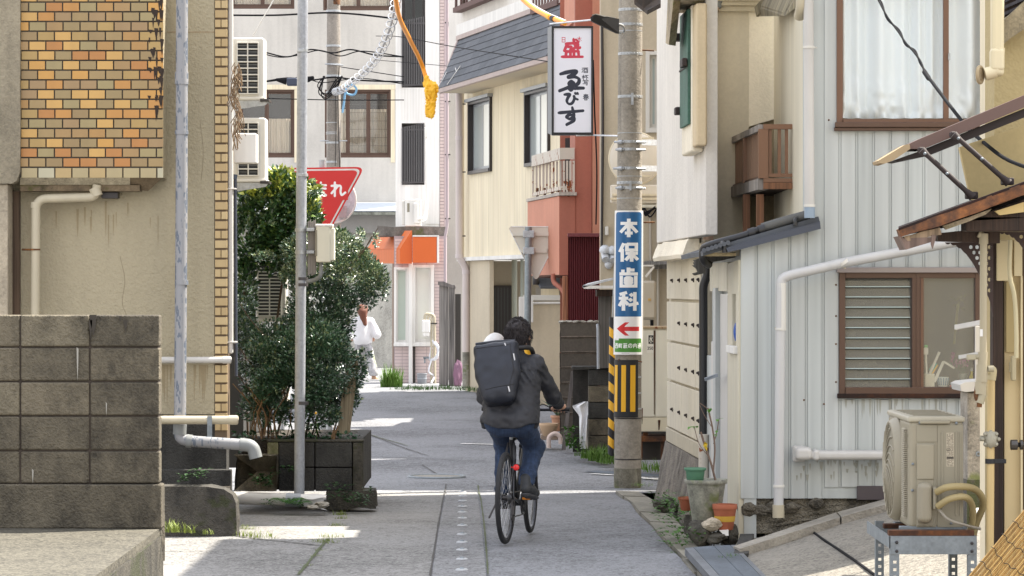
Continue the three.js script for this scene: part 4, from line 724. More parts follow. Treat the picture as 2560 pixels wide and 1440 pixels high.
// ---------------------------------------------------------------- far grey apartment building
{
  const D = 74, f = FR(D), t = thing('apartment_building', V(800, 960, D), 'large pale grey building with brown framed windows behind the overhead wires', 'building');
  const R1 = f.R(856, 224, 977, 394), R0 = f.R(596, 224, 736, 394), R2 = f.R(575, -110, 736, 22), R3 = f.R(808, -110, 983, 26), R4 = f.R(812, 224, 854, 394);
  mesh('wall', f.wall(f.R(480, -200, 1060, 505), [[R4[0], R1[1], R1[2], R1[3]], R0, R2, R3], 0, -.3), A.farwall, t);
  mesh('lower_wall', f.pb(480, 532, 1060, 990, 0, -.3), M([.55, .54, .50], { map: 'conc' }), t);
  mesh('grey_wall', f.pb(846, 538, 1000, 582, .35, .005), M([.30, .29, .28], { map: 'stucco' }), t);  // darker grey wall band below the ledge
  mesh('ledge', [prism([f.P(480, 507, .02), f.P(1060, 507, .02), f.P(1060, 527, .8), f.P(480, 527, .8)], v3(0, -.03, 0))], M([.55, .60, .66], { r: .5 }), t);
  mesh('ledge_fascia', f.pb(480, 528, 1060, 537, .8, .36), M([.28, .30, .27], { map: 'moss' }), t);
  const tan = M([.62, .52, .40], { map: 'streak' });
  for (const [R, n] of [[[R4[0], R1[1], R1[2], R1[3]], 3], [R0, 2], [R2, 2], [R3, 2]]) {
    const m = win(t, f, R, { mat: A.brownAl, panes: n, fw: .05, sash: .05, w0: -.16, w1: -.02, glass: A.glass, depth: .2, back: M([.06, .05, .045]) });
    if (R[1] > 3) { const lo = R[1] + .06, hi = lerp(R[1], R[3], R === R0 ? .58 : .72); mesh('curtain', sheet(90, 1, (u, v) => { const q = lerp(R[0] + .06, R[2] - .06, u); return f.at(q, lerp(lo, hi, v), -.24 + .025 * Math.sin(u * 110) + .02 * Math.sin(u * 37)); }), tan, m); }  // tan wavy sheet stands in for the reflection in the lower panes
  }
  mesh('window_surround', [R1, R0].flatMap((R) => [f.box(R[0] - .25, R[3] + .002, R[2] + .2, R[3] + .12, .03, 0), f.box(R[2] + .002, R[1] - .12, R[2] + .1, R[3], .025, 0)]), A.cream2, t);
  const rail = []; for (let i = 0; i < 22; i++) { const u = lerp(R1[0] + .08, R1[2] - .08, i / 21); rail.push(f.box(u - .004, R1[1] + .1, u + .004, R1[3] - .1, -.2, -.19)); } for (let i = 0; i < 7; i++) { const v = lerp(R1[1] + .3, R1[3] - .15, i / 6); rail.push(f.box(R1[0] + .06, v - .004, R1[2] - .06, v + .004, -.185, -.178)); }
  mesh('window_bars', rail, M([.12, .10, .09]), t);
}
// ---------------------------------------------------------------- white building with shop
{
  const D = 62, f = FR(D), t = thing('white_shop_building', V(1050, 965, D), 'narrow white building with dark barred windows above an orange awning', 'building');
  const W1 = f.R(1004, -80, 1063, 219), W2 = f.R(1004, 308, 1061, 462);
  mesh('wall', f.wall(f.R(989, -120, 1099, 568), [W1, W2], 0, -.5), M([.86, .855, .85], { map: 'streak', r: .6 }), t);
  mesh('side_wall', f.pb(1064, -120, 1099, 560, .012, .001), M([.82, .82, .82], { map: 'streak', r: .6 }), t);
  mesh('siding_rib', [...Array(9)].map((_, i) => f.pb(1004 + i * 7, 222, 1006 + i * 7, 300, .008, 0)), A.white, t);
  for (const [R, y0, y1] of [[W1, 52, 216], [W2, 318, 460]]) {
    const m = win(t, f, R, { mat: A.darkAl, panes: 2, fw: .035, w0: -.22, w1: -.12, glass: A.glassD, back: M([.3, .31, .32]) });
    const g = []; for (let i = 0; i < 13; i++) { const x = 1005 + i * (57 / 13); g.push(f.pb(x, y0 - i * .9, x + 2.2, y1 + 2 - i * .5, .03, .0)); }
    g.push(f.pb(1003, y0 + 4, 1062, y0 + 8, -.002, -.03), f.pb(1003, y1 - 6, 1062, y1 - 2, -.002, -.03));
    mesh('bar_grille', g, A.bars, t);
  }
  mesh('tile_strip', f.pb(1099.5, -120, 1110, 585, .02, -.4), A.mortar.clone(), t).material.color.setRGB(.42, .34, .36);
  for (let y = -8; y < 580; y += 8.4) mesh('tile', f.pb(1100, y, 1110, y + 6.6, .028, .018), A.pinkTile, t);
  mesh('alley_wall', pb(1100, -120, 1175, 985, 63.5, .3), M([.50, .48, .44], { map: 'stucco' }), t); mesh('corner_trim', [f.pb(1110.5, -120, 1116, 700, .015, -.3)], M([.55, .45, .46]), t);
  mesh('slab_ledge', [rough(subdivided(prism([V(944, 566, 61.5), V(1116, 566, 61.5), V(1116, 590, 61.5), V(944, 590, 61.5)], v3(0, 0, -1)), 2), .02, 6)], M([.22, .21, .20], { map: 'moss', b: 'blockB' }), t);
  // shop floor
  const S = FR(61.2);
  const WA = S.R(985, 668, 1023, 862), WB = S.R(1031, 662, 1085, 864);
  mesh('shop_wall', S.wall(S.R(985, 590, 1112, 968), [WA, WB], -.02, -.5), M([.40, .33, .34]), t);
  for (let y = 597; y < 962; y += 8.2) {
    const seg = y > 664 && y < 862 ? [[1086, 1112]] : [[1024, 1066], [1067, 1112], [987, 1005], [1006, 1023]];
    for (const [a, b] of seg) mesh('tile', S.pb(a, y, b, y + 6.7, -.012, -.03), A.pinkTile, t);
  }
  win(t, S, WA, { mat: A.white, panes: 1, fw: .05, w0: -.1, w1: .05, sash: .03, glass: M([.50, .57, .50], { r: .2 }), back: false });
  const m = win(t, S, WB, { mat: A.white, panes: 1, fw: .06, w0: -.08, w1: .1, sash: .05, sashMat: A.white, glass: M([.72, .72, .66], { r: .35 }), back: false });
  mesh('window_sill', S.pb(984, 858, 1088, 866, .12, -.02, .01), A.white, t);
  mesh('corner_post', S.pb(1021.5, 655, 1031, 962, .16, .06, .02), A.white, t);
  mesh('dark_strip', S.pb(1032.5, 866, 1038, 962, .02, -.008), A.room, t);  // solid dark strip beside the white corner post
}
{
  const d = 60.9, t = thing('awning', V(1000, 660, d), 'orange canvas awning with a sloped front above the corner shop', 'awning');
  const off = V(946, 580, 64).sub(V(1030, 577, d)), P = [[1030, 577], [1001, 623], [1001, 659], [1030, 659]].map(([x, y]) => V(x, y, d));
  const quad = (a, b, c, e) => prism([a, b, c, e], v3().crossVectors(b.clone().sub(a), e.clone().sub(a)).normalize().multiplyScalar(.012));
  const q = P.map((p) => p.clone().add(off));
  mesh('sloped_canvas', quad(P[0], q[0], q[1], P[1]), A.orangeL, t); mesh('valance', quad(P[1], q[1], q[2], P[2]), A.orangeL, t);
  mesh('end_canvas', prism(P.map((p) => p.clone().add(v3(0, 0, .004))), v3(0, 0, -.01)), A.orange, t);
  mesh('post', [bar(V(984, 658, 61.6), V(984, 962, 61.6), .03), bar(V(988, 658, 62), V(988, 962, 62), .025)], M([.34, .26, .21]), t);
}
{
  const f = FR(60.8), t = thing('shop_signboard', V(1062, 658, 60.8), 'plain orange sign panel with a pale frame to the right of the awning', 'sign panel');
  mesh('panel', f.pb(1031.5, 592, 1092, 657, 0, -.12, .01), A.orange, t);
  mesh('frame', [f.pb(1031.5, 588, 1097, 591.5, .01, -.12), f.pb(1092.5, 592, 1097, 657, .01, -.12)], A.white, t);
}
{
  const d = 61.3, f = FR(d), t = thing('air_conditioner', V(1030, 566, d), 'small white air conditioner on the ledge above the orange awning', 'air conditioner');
  mesh('body', [f.pb(1012, 498, 1053, 565, .3, .02, .02)], A.white, t);
  mesh('side_panel', f.pb(1005, 502, 1012, 562, .25, .04, .01), A.acL, t);
  mesh('valve_cover', f.pb(1034, 508, 1046, 558, .36, .3, .02), A.white, t);
  mesh('handle', f.pb(1018, 508, 1024, 530, .305, .29), A.acD, t);
  mesh('pipe', [cable([f.P(1046, 548, .33), f.P(1058, 545, .33), f.P(1064, 530, .2), f.P(1065, 330, .05)], .022, 30, 8), cable([f.P(1044, 556, .33), f.P(1060, 552, .33), f.P(1067, 530, .2), f.P(1067, 340, .05)], .018, 30, 8)], A.white, t);
  mesh('pipe_cover', f.pb(1061, 318, 1070, 345, .1, .012, .02), A.white, t);
}
{
  const d = 60.9, t = thing('gas_meter', V(1068, 960, d), 'white gas meter with cream pipes and coiled hoses on the tiled shop wall', 'gas meter'), f = FR(d);
  mesh('meter', [f.pb(1055, 800, 1075, 832, .12, -.08, .03), f.pb(1057, 828, 1073, 842, .1, -.06, .03)], A.white, t);
  mesh('pipe', [pipe([V(1062, 802, d), V(1062, 784, d), V(1086, 786, d), V(1087, 962, d)], .028, .1, 8), pipe([V(1070, 802, d), V(1070, 790, d), V(1079, 790, d), V(1078, 962, d)], .022, .08, 8)], A.creamP, t);
  mesh('clamp', [f.pb(1076, 807, 1093, 810, .04, -.1)], A.darkAl, t);
  mesh('hose', [0, 1, 2, 3].map((i) => cable([V(1079 + i * 2, 850, d), V(1094 + i, 872, d - .05), V(1092 - i * 2, 896, d - .05), V(1080 - i * 2, 900, d), V(1077 + i, 868, d)], .018, 30, 6)).concat([cable([V(1080, 895, d), V(1072, 930, d - .1), V(1085, 940, d), V(1078, 958, d - .2)], .018, 30, 6)]), M([.68, .69, .72]), t);
  mesh('tap', [f.pb(1058, 892, 1072, 897, .06, 0), f.pb(1060, 895, 1064, 908, .06, 0)], A.galvD, t);
}
{ const p = v3(X(1055, 60.6), 0, -60.6); p.y = Y(966, 60.6); const t = thing('bucket', p, 'grey plastic bucket on the ground below the gas meter', 'bucket'); mesh('body', lathe([[0, 0], [.085, 0], [.1, .25], [.108, .25], [.108, .265], [.095, .265], [.08, .03], [0, .03]], p, 24), M([.25, .26, .28], { r: .6 }), t); mesh('band', lathe([[.095, .15], [.1, .15], [.1, .17], [.096, .17]], p, 24), A.greyP, t); }
{
  const d = 59, f = FR(d), t = thing('plank_fence', V(1118, 965, d), 'weathered grey plank gate between the shop and the cream house', 'fence');
  mesh('plank', f.pb(1098, 712, 1121, 965, 0, -.05, .006), A.woodG, t); mesh('plank', f.pb(1122, 712, 1137, 968, .04, -.06, .006), M([.20, .185, .175], { map: 'wood', b: 'woodB' }), t);
  mesh('cap_rail', [f.prism([[1095, 704], [1110, 704], [1139, 716], [1139, 722], [1095, 712]], .06, -.1)], M([.20, .18, .17], { map: 'wood' }), t);
  mesh('passage_shade_panel', f.pb(1137.5, 735, 1152, 968, -.3, -.4), A.room, t);  // dark panel paints the shade of the passage
}
{ const l = []; const P = [V(1143, 898, 58.7), V(1156, 955, 58.6), V(1136, 968, 58.6)]; solo('pink_bag', [stone(V(1145, 938, 58.8), .085, .27, .08, .3, 2)], M([.2, .1, .155], { r: .6 }), 'dull pink bag leaning in the gap beside the plank gate', 'bag'); }
// ---------------------------------------------------------------- cream house with slate skirt roof
const pA = v3(X(1155, 56), 0, -56), pB = v3(X(1440, 48), 0, -48), hDir = pB.clone().sub(pA).normalize();
const HW = new Fr(pA, hDir, v3(-hDir.z, 0, hDir.x).multiplyScalar(-1));
if (HW.n.z < 0) HW.n.negate(), HW.m.makeBasis(HW.u, v3(0, 1, 0), HW.n).setPosition(pA);
{
  const t = thing('cream_house', V(1230, 970, 55), 'cream two storey house with a slate skirt roof facing the bend', 'house');
  const uL = HW.hit(1160, 500)[0], uR = HW.hit(1448, 500)[0], yB = HW.hit(1160, 643)[1], yT = HW.hit(1160, 225)[1] + .25, yG = gy(55) - .1;
  const W1 = [HW.hit(1175, 350)[0], HW.hit(1175, 437)[1], HW.hit(1230.5, 350)[0], HW.hit(1175, 257)[1]];
  const W2 = [HW.hit(1316, 330)[0], HW.hit(1316, 418)[1], HW.hit(1376, 330)[0], HW.hit(1316, 232)[1]];
  // cladding boards, split round the windows
  const nb = 21, bw = (uR - uL) / nb, holes = [W1, W2];
  for (let i = 0; i < nb; i++) {
    const a = uL + i * bw, b = a + bw, segs = [];
    let cuts = [[a, b]]; const us = [a, b, W1[0], W1[2], W2[0], W2[2]].filter((x) => x >= a && x <= b).sort((p, q) => p - q);
    const g = HW.wall([a + .004, yB, b - .004, yT], holes, 0, -.04); if (g.length) mesh('cladding_board', g, i % 3 ? A.cream : A.cream2, t);
  }
  mesh('wall_core', HW.wall([uL, yB, uR, 9.5], holes, -.041, -.3), A.plaster, t);
  for (const R of [W1, W2]) {
    const m = win(t, HW, R, { mat: A.darkAl, panes: 2, fw: .05, w0: -.08, w1: .05, sash: .045, sashMat: A.greyAl, glass: [M([.42, .46, .45], { r: .12 }), M([.62, .62, .55], { r: .2 })], back: A.room, depth: .12 });
    mesh('window_hood', HW.box(R[0] - .05, R[3] + .002, R[2] + .05, R[3] + .06, .1, 0), A.greyAl, m);
  }
  mesh('corner_board', HW.box(uL - .1, yB, uL - .003, yT, .03, -.3), A.cream, t);
  mesh('floor_beam', HW.box(uL - .35, yB - .07, uR, yB - .002, .06, -.4), A.white, t);
  // upper white storey
  const U0 = [HW.hit(1156, 5)[0], HW.hit(1156, 26)[1], HW.hit(1266, 5)[0], 11], U1 = [HW.hit(1352, 5)[0], HW.hit(1352, 30)[1], HW.hit(1412, 5)[0], 11];
  const yU = HW.hit(1150, 92)[1];
  mesh('upper_wall', HW.wall([HW.hit(1119, 50)[0], yT, uR + .8, 10.5], [U0, U1], -.02 + .0, -.04), A.plaster, t);
  for (const R of [U0, U1]) {
    const m = win(t, HW, R, { mat: A.brownAl, panes: 3, fw: .06, w0: -.12, w1: .0, glass: A.glassD, back: A.roomL });
    const g = []; for (let i = 0; i < 9; i++) { const u = lerp(R[0], R[2], i / 8); g.push(HW.box(u - .03, R[1] + .05, u + .03, R[3], .14, .1)); } g.push(HW.box(R[0] - .1, R[1] - .04, R[2] + .1, R[1] + .05, .16, .0), HW.box(R[0], R[1] + .24, R[2], R[1] + .3, .09, .06));
    mesh('window_rail', g, M([.14, .085, .075]), t);
  }
  // slate skirt roof
  const o0 = .06, o1 = .62, eL = HW.hit(1098, 220, o1)[0], tL = HW.hit(1150, 96, o0)[0], eY = HW.hit(1098, 221, o1)[1], tY = HW.hit(1150, 97, o0)[1], rT = uR + .4;
  const N = 7, slm = [A.slate, A.slate2, A.slate3];
  for (let i = 0; i < N; i++) {
    const s0 = i / N, s1 = (i + 1) / N, pt = (s, k) => [lerp(eL, tL, s), lerp(eY, tY, s), lerp(o1, o0, s) + k];
    const a = pt(s0, .0), b = pt(s1, -.0); const nS = 15;
    for (let j = 0; j < nS; j++) {
      const f0 = (j + (i % 2) * .5) / nS, f1 = Math.min(1, (j + 1 + (i % 2) * .5) / nS), g0 = j === 0 ? 0 : f0;
      const q = [HW.at(lerp(a[0], rT, g0) + .002, a[1], a[2] + .03), HW.at(lerp(a[0], rT, f1) - .002, a[1], a[2] + .03), HW.at(lerp(b[0], rT, f1) - .002, b[1] + .02, b[2] + .004), HW.at(lerp(b[0], rT, g0) + .002, b[1] + .02, b[2] + .004)];
      if (f1 > g0) mesh('shingle', prism(q, HW.n.clone().multiplyScalar(-.022 - rnd() * .004).add(v3(0, -.012, 0))), pick(slm), t);
    }
  }
  mesh('roof_base', prism([HW.at(eL + .03, eY + .0, o1 - .02), HW.at(rT, eY, o1 - .02), HW.at(rT, tY, o0 - .03), HW.at(tL + .03, tY, o0 - .03)], v3(0, -.03, 0)), A.slate3, t);
  mesh('eave_fascia', HW.box(eL - .02, eY - .09, rT, eY - .004, o1 + .02, o1 - .06, .01), A.fasciaPink, t);
  mesh('soffit', HW.box(eL, eY - .085, rT, eY - .06, o1 - .062, -.02), A.soffit, t);
  mesh('verge_trim', prism([HW.at(eL - .03, eY - .06, o1 + .04), HW.at(eL + .05, eY - .06, o1 + .04), HW.at(tL + .05, tY, o0 + .05), HW.at(tL - .03, tY, o0 + .05)], HW.n.clone().multiplyScalar(-.05)), A.fasciaPink, t);
  mesh('flashing', [HW.box(tL - .06, tY + .05, rT, tY + .26, .12, -.018, .01)], A.white, t); mesh('flashing_edge', HW.box(tL - .04, tY - .03, rT, tY + .048, .13, .02), A.fasciaPink, t);
  mesh('roof_streak', [[1162, 165, 1140, 212], [1130, 180, 1118, 205], [1150, 170, 1147, 180]].map(([a, b, c, e]) => { const u = (y) => { const s = (y - eY) / (tY - eY); return lerp(o1, o0, s) + .05; }; const p = HW.hit(a, b, .4), q = HW.hit(c, e, .5); return bar(HW.at(p[0], p[1], u(p[1])), HW.at(q[0], q[1], u(q[1])), .008, 5); }), A.white, t);
  // ground floor
  const uP = HW.hit(1221, 800)[0];
  mesh('pillar', HW.box(uL + .05, yG, uP, yB - .07, -.02, -.1, .01), A.beige, t);
  mesh('recess_ceiling', HW.box(uL, yB - .06, uR, yB - .004, -.41, -3), A.beigeD, t);  // closes the recess from above, placed to keep it in shade
  const iw = FR(55.6), BW = iw.R(1222, 719, 1277, 843, 0);
  mesh('inner_wall', iw.wall([X(1205, 55.6), yG, X(1440, 55.6), yB - .07], [BW], 0, -.2), M([.40, .36, .29], { map: 'stucco' }), t);
  const bw2 = mesh('window', iw.box(...BW, -.12, -.19), M([.10, .10, .10], { r: .15 }), t);
  mesh('window_bar', [...Array(7)].map((_, i) => { const u = lerp(BW[0], BW[2], (i + .5) / 7); return iw.box(u - .014, BW[1], u + .014, BW[3], .03, .0); }), A.darkAl, bw2);
  mesh('window_frame', [iw.box(BW[0] - .03, BW[3], BW[2] + .06, BW[3] + .04, .05, .001), iw.box(BW[2], BW[1], BW[2] + .04, BW[3] - .001, .04, .001), iw.box(BW[0] - .03, BW[1] - .04, BW[2] + .06, BW[1], .05, .001)], A.darkAl, bw2);
  mesh('post', [bar(V(1286, 640, 54.5), V(1286, 990, 54.5), .05, 12), bar(V(1305, 640, 54), V(1305, 990, 54), .03, 10)], M([.40, .43, .38]), t);
}
{
  const t = thing('downpipe', V(1185, 970, 55.6), 'pale pink downpipe with an offset bend at the cream house corner', 'downpipe'), d = 55.5;
  mesh('pipe', pipe([V(1148, 228, d), V(1148, 645, d), V(1165, 668, d), V(1165, 955, d)], .066, .1, 16), M([.64, .57, .56], { map: 'dirt', r: .5 }), t);
  for (const [y, x] of [[640, 1148], [680, 1165], [345, 1148]]) mesh('coupling', sweep([V(x, y - 5, d), V(x, y + 5, d)], .074, 14), M([.62, .55, .54], { r: .5 }), t);
  mesh('bracket', [260, 430, 590, 765].map((y) => pb(y < 640 ? 1148 : 1165, y - 1.5, y < 640 ? 1164 : 1181, y + 1.5, d - .02, .04)), A.darkAl, t);
  mesh('base', sweep([V(1165, 880, d), V(1165, 970, d)], .07, 14), M([.40, .40, .36], { map: 'moss' }), t);
}
{ const t = thing('dark_downpipe', V(1112, 720, 60.3), 'thin brown downpipe with brackets between the white and cream buildings', 'downpipe'), d = 60.2; mesh('pipe', pipe([V(1118, -60, d), V(1118, 565, d), V(1113, 590, d), V(1113, 715, d)], .03, .1, 8), M([.40, .33, .35]), t); mesh('bracket', [55, 252, 385, 545].map((y) => pb(1112, y, 1126, y + 3, d - .02, .06)), A.darkAl, t); }
{ // garden wall with cap
  const f = FR(50.5), t = thing('garden_wall', V(1360, 1000, 50.5), 'low beige garden wall with a pale cap under the cream house', 'wall');
  mesh('wall', f.pb(1312, 752, 1409, 1020, 0, -.2), A.beige, t); mesh('cap', f.pb(1308, 738, 1411, 751.5, .04, -.25, .01), M([.62, .60, .55]), t); mesh('rail', bar(f.P(1325, 758, .05), f.P(1409, 757, .05), .02), A.white, t);
}
solo('white_board', pb(1297, 742, 1333, 806, 50.2, .06, .01), A.white, 'plain white board behind the traffic sign pole', 'board');
{
  const t = thing('lean_to_roof', V(1375, 720, 52), 'small dark slate lean-to roof behind the garden wall', 'roof');
  mesh('roof_slab', [prism([V(1337, 694, 51.5), V(1412, 690, 51.5), V(1412, 716, 51), V(1352, 716, 51)], v3(0, -.04, -.3))], A.slate, t);
  mesh('wall', [pb(1340, 718, 1415, 790, 52, .2)], M([.33, .30, .26], { map: 'stucco' }), t); mesh('frame', pb(1352, 722, 1398, 738, 51.95, .04), A.cream2, t); mesh('lamp', lathe([[0, 0], [.06, 0], [.06, .18], [0, .2]], V(1340, 712, 51.2), 12), A.darkAl, t);
}
solo('white_dome_cover', [stone(V(1236, 866, 45), .18, .2, .2, .04, 4)], M([.72, .72, .70], { r: .5 }), 'white rounded cover showing beside the riders head', 'cover');
{ // traffic sign from behind
  const d = 43, f = FR(d), t = thing('traffic_sign_back', V(1318, 1010, d), 'triangular traffic sign seen from behind on a grey pole', 'traffic sign');
  mesh('plate', roundTri(f, [[1268, 565], [1411, 566], [1340, 705]], 16, 0, .012), M([.66, .61, .52], { r: .5 }), t);
  mesh('rim', [[[1280, 567], [1400, 567]], [[1275, 575], [1330, 686]], [[1348, 686], [1405, 575]]].map(([a, b]) => bar(V(...a, d), V(...b, d), .008)), A.white, t);
  mesh('brace', [f.pb(1282, 580, 1394, 590, .03, .001, .004), f.pb(1302, 622, 1368, 632, .03, .001, .004)], M([.66, .61, .52], { r: .5 }), t);
  for (const y of [576, 618]) mesh('clamp', f.pb(1308, y, 1336, y + 18, .14, .03, .01), A.galv, t);
  mesh('pole', sweep([f.P(1321, 567, .09), f.P(1317, 1020, .09)], .05, 18), M([.30, .34, .36], { map: 'galv', r: .5, m: .4 }), t);
  for (const [y, c] of [[846, A.black], [868, A.yellow], [890, A.black]]) mesh('band', sweep([f.P(1318, y, .09), f.P(1318, y + 22, .09)], .053, 16), c, t);
}
// ---------------------------------------------------------------- red brown house
{
  const t = thing('red_house', V(1450, 1090, 41), 'red brown rendered house with a balcony and a dark red corrugated panel', 'house'), G = -3;
  const pr = (pts, y0, y1) => prism(pts.map(([px, d]) => v3(X(px, d), y0, -d)), v3(0, y1 - y0, 0));
  const Yd = (py) => Y(py, 42);
  mesh('pillar', [pr([[1438, 42], [1479, 42], [1479, 44.4], [1425, 44.4]], Yd(740), Yd(-80))], A.terra, t);
  mesh('upper_wall', [pr([[1411, 43.9], [1437, 42.3], [1437, 44.4], [1413, 44.4]], Y(62, 43), Yd(-80))], A.terraL, t);  // lighter colour paints the lit left face of the pillar
  mesh('side_wall', [pr([[1481, 41.6], [1500, 41.6], [1500, 43.6], [1481, 43.6]], Yd(735), Yd(-80))], A.terraL, t);
  mesh('back_wall', [pr([[1400, 44.9], [1510, 44.9], [1510, 45.1], [1400, 45.1]], Yd(1000), Yd(-80))], A.terra, t);
  mesh('balcony_wall', [pr([[1319, 45], [1398, 42], [1438, 42], [1420, 44.8], [1330, 45.2]], Y(688, 43.5), Y(490, 42))], A.terraL, t);
  mesh('balcony_shaded_front', pb(1398.5, 490, 1437.5, 688, 41.985, .01), A.terra, t);  // thin darker plate paints the shade on the balcony front
  mesh('balcony_cap', [pr([[1316, 45], [1397, 41.9], [1442, 41.9], [1430, 46], [1330, 46]], Y(489, 42), Y(481, 42))], M([.55, .50, .45], { map: 'conc' }), t);
  mesh('slit_window', [pb(1413, 345, 1432, 485, 44.8, .05)], A.darkAl, t);
  mesh('edge_window', pb(1501, 190, 1509, 470, 41.7, .1), A.brownAl, t);
  mesh('brown_post', pb(1406, 690, 1419, 810, 41.9, .1, .01), M([.40, .17, .09], { map: 'wood' }), t);
  mesh('balcony_underside', prism([V(1335, 690, 44.5), V(1398, 683, 42), V(1420, 683, 42), V(1420, 690, 45)], v3(0, -.03, 0)), M([.62, .36, .2], { map: 'rust' }), t);
  mesh('drain', pipe([V(1383, 684, 42.4), V(1383, 705, 42.4), V(1412, 728, 42.2), V(1412, 760, 42.1)], .036, .1, 10), A.terra, t);
  mesh('corrugated_panel', sheet(14 * 8, 1, (u, v) => { const x = lerp(1420, 1498, u), y = lerp(812, 590, v); return V(x, y, 41.2).add(v3(0, 0, .022 * Math.cos(u * 14 * 2 * Math.PI))); }), A.maroon, t);
  mesh('panel_flashing', [pb(1419, 583, 1500, 592, 41.1, .1, .005)], A.maroon, t);
}
{
  const t = thing('balcony_railing', V(1380, 485, 43), 'rusty white balcony railing on the red brown house', 'railing');
  const P = (u, y) => u < .68 ? V(lerp(1333, 1404, u / .68), y, lerp(44.8, 42.1, u / .68)) : V(lerp(1404, 1436, (u - .68) / .32), y, 42);
  const dy = (u) => u < .68 ? lerp(10, 0, u / .68) : 0;
  for (let i = 0; i < 13; i++) { const u = i / 12 * .98; mesh('slat', beam(P(u, 402 + dy(u)), P(u, 480 + dy(u) * .4), .03, .05), A.rustpaint, t); }
  mesh('top_rail', [beam(P(0, 403), P(.68, 384), .05, .16), beam(P(.68, 384), P(1, 384), .05, .16)], A.rustpaint, t);
  mesh('bottom_rail', [beam(P(0, 487), P(.68, 470), .04, .05), beam(P(.68, 470), P(1, 470), .04, .05)], A.rustpaint, t);
  mesh('stub', [.1, .28, .46, .62, .85].map((u) => bar(P(u, 470), P(u, 492), .02)), A.rust, t);
}
{ // brown block wall
  const f = FR(37), t = thing('brown_block_wall', V(1450, 1110, 37), 'stack of dark brown rough blocks below the red corrugated panel', 'block wall'), bm = M([.15, .125, .105], { map: 'block', b: 'blockB', bs: .01 }), bm2 = M([.19, .155, .13], { map: 'block', b: 'blockB', bs: .01 });
  for (let i = 0; i < 8; i++) mesh('block', rough(subdivided(f.pb(1400 + rr(-.5, .5), 806 + i * 38, 1494, 806 + i * 38 + 36.5, 0, -.15, 0), 2), .004, 20), i % 2 ? bm : bm2, t);
  mesh('mortar', f.pb(1402, 808, 1492, 1108, -.01, -.14), A.mortar, t); mesh('stone_cap', [...Array(6)].map((_, i) => stone(V(1406 + i * 17, 805, 37.06), .05, .02, .06, .2, i)), A.conc, t);
}
{
  const f = FR(35.6), t = thing('block_pier', V(1490, 1130, 35.6), 'grey concrete block pier with a thin slab top beside the striped guard', 'block pier');
  for (let i = 0; i < 5; i++) mesh('block', f.pb(1471, 924 + i * 41.5, 1528, 924 + i * 41.5 + 40, rr(0, .004), -.2, .01), pick([A.block2, A.concDark, A.block]), t);
  mesh('slab', f.pb(1430, 916, 1530, 923, .02, -.35, .008), A.concDark, t);
  mesh('back', f.pb(1432, 924, 1470.5, 1130, -.3, -.36), M([.05, .047, .045], { map: 'block' }), t);  // dark back panel paints the shade inside the cavity
}
solo('leaning_plank', prism([V(1404, 1125, 35.6), V(1414, 1125, 35.6), V(1436, 930, 36.1), V(1428, 928, 36.1)], v3(0, 0, -.06)), M([.13, .11, .10], { map: 'wood' }), 'dark wooden plank leaning against the block pier', 'plank');
solo('white_cloth_sheet', sheet(16, 22, (u, v) => { const y = lerp(1004, 1122, v), l = v < .3 ? lerp(1421, 1448, v / .3) : lerp(1448, 1450, (v - .3)), r = v < .3 ? 1470 : 1470 - Math.sin(v * 3) * 2, x = lerp(v < .12 ? lerp(1458, 1440, v / .12) - 18 * v / .12 : l, r, u); return V(x, y, 35.45 + .04 * Math.sin(u * 9 + v * 5) - .05 * v); }), A.cloth, 'white cloth hanging beside the grey block pier', 'cloth');
{
  const d = 38, p = V(1394, 1078, d), t = thing('flower_pot', p, 'terracotta pot with a spiky leaved plant behind the handlebar', 'potted plant');
  mesh('pot', lathe([[0, 0], [.055, 0], [.08, .17], [.09, .17], [.09, .2], [.07, .2], [.05, .05], [0, .05]], p, 20), M([.50, .27, .17], { r: .8 }), t);
  const l = []; for (let i = 0; i < 26; i++) { const a = rr(0, 6.28); leafGeo(l, p.clone().add(v3(0, .18, 0)), v3(Math.cos(a) * .8, rr(.3, 1.2), Math.sin(a) * .8), rr(.2, .42), .03); } mesh('leaves', l, M([.12, .19, .12], { r: .6 }), t);
}
{
  const d = 37.6, p = V(1372, 1090, d), t = thing('wide_pot', p, 'wide pale clay pot partly behind the handlebar', 'flower pot'); mesh('pot', lathe([[0, 0], [.07, 0], [.12, .13], [.125, .16], [.1, .16], [.06, .03], [0, .03]], p, 20), M([.55, .38, .24], { r: .8 }), t); mesh('soil', lathe([[0, .12], [.1, .13]], p, 16), A.soil, t);
}
solo('brick_step', [pb(1350, 1065, 1385, 1085, 38, .3, .008), pb(1352, 1086, 1395, 1100, 37.8, .3, .008)], M([.42, .33, .27], { map: 'conc' }), 'low reddish brick step behind the rider', 'step');
solo('curled_hose', cable([V(1372, 1120, 36.6), V(1374, 1092, 36.6), V(1388, 1084, 36.6), V(1400, 1092, 36.6), V(1402, 1110, 36.6)], .028, 24, 10), M([.62, .50, .44]), 'pale curled hose end near the plank', 'hose');
{ const l = []; for (let i = 0; i < 70; i++) leafGeo(l, V(rr(1412, 1452), rr(1070, 1125), rr(35.3, 35.55)), v3(rr(-1, 1), rr(-.2, .8), rr(0, 1)), rr(.05, .12), rr(.03, .06)); solo('leafy_weed', l, GM.weed, 'green leafy weed growing beside the hanging white cloth', 'weed', null, { kind: 'stuff' }); }
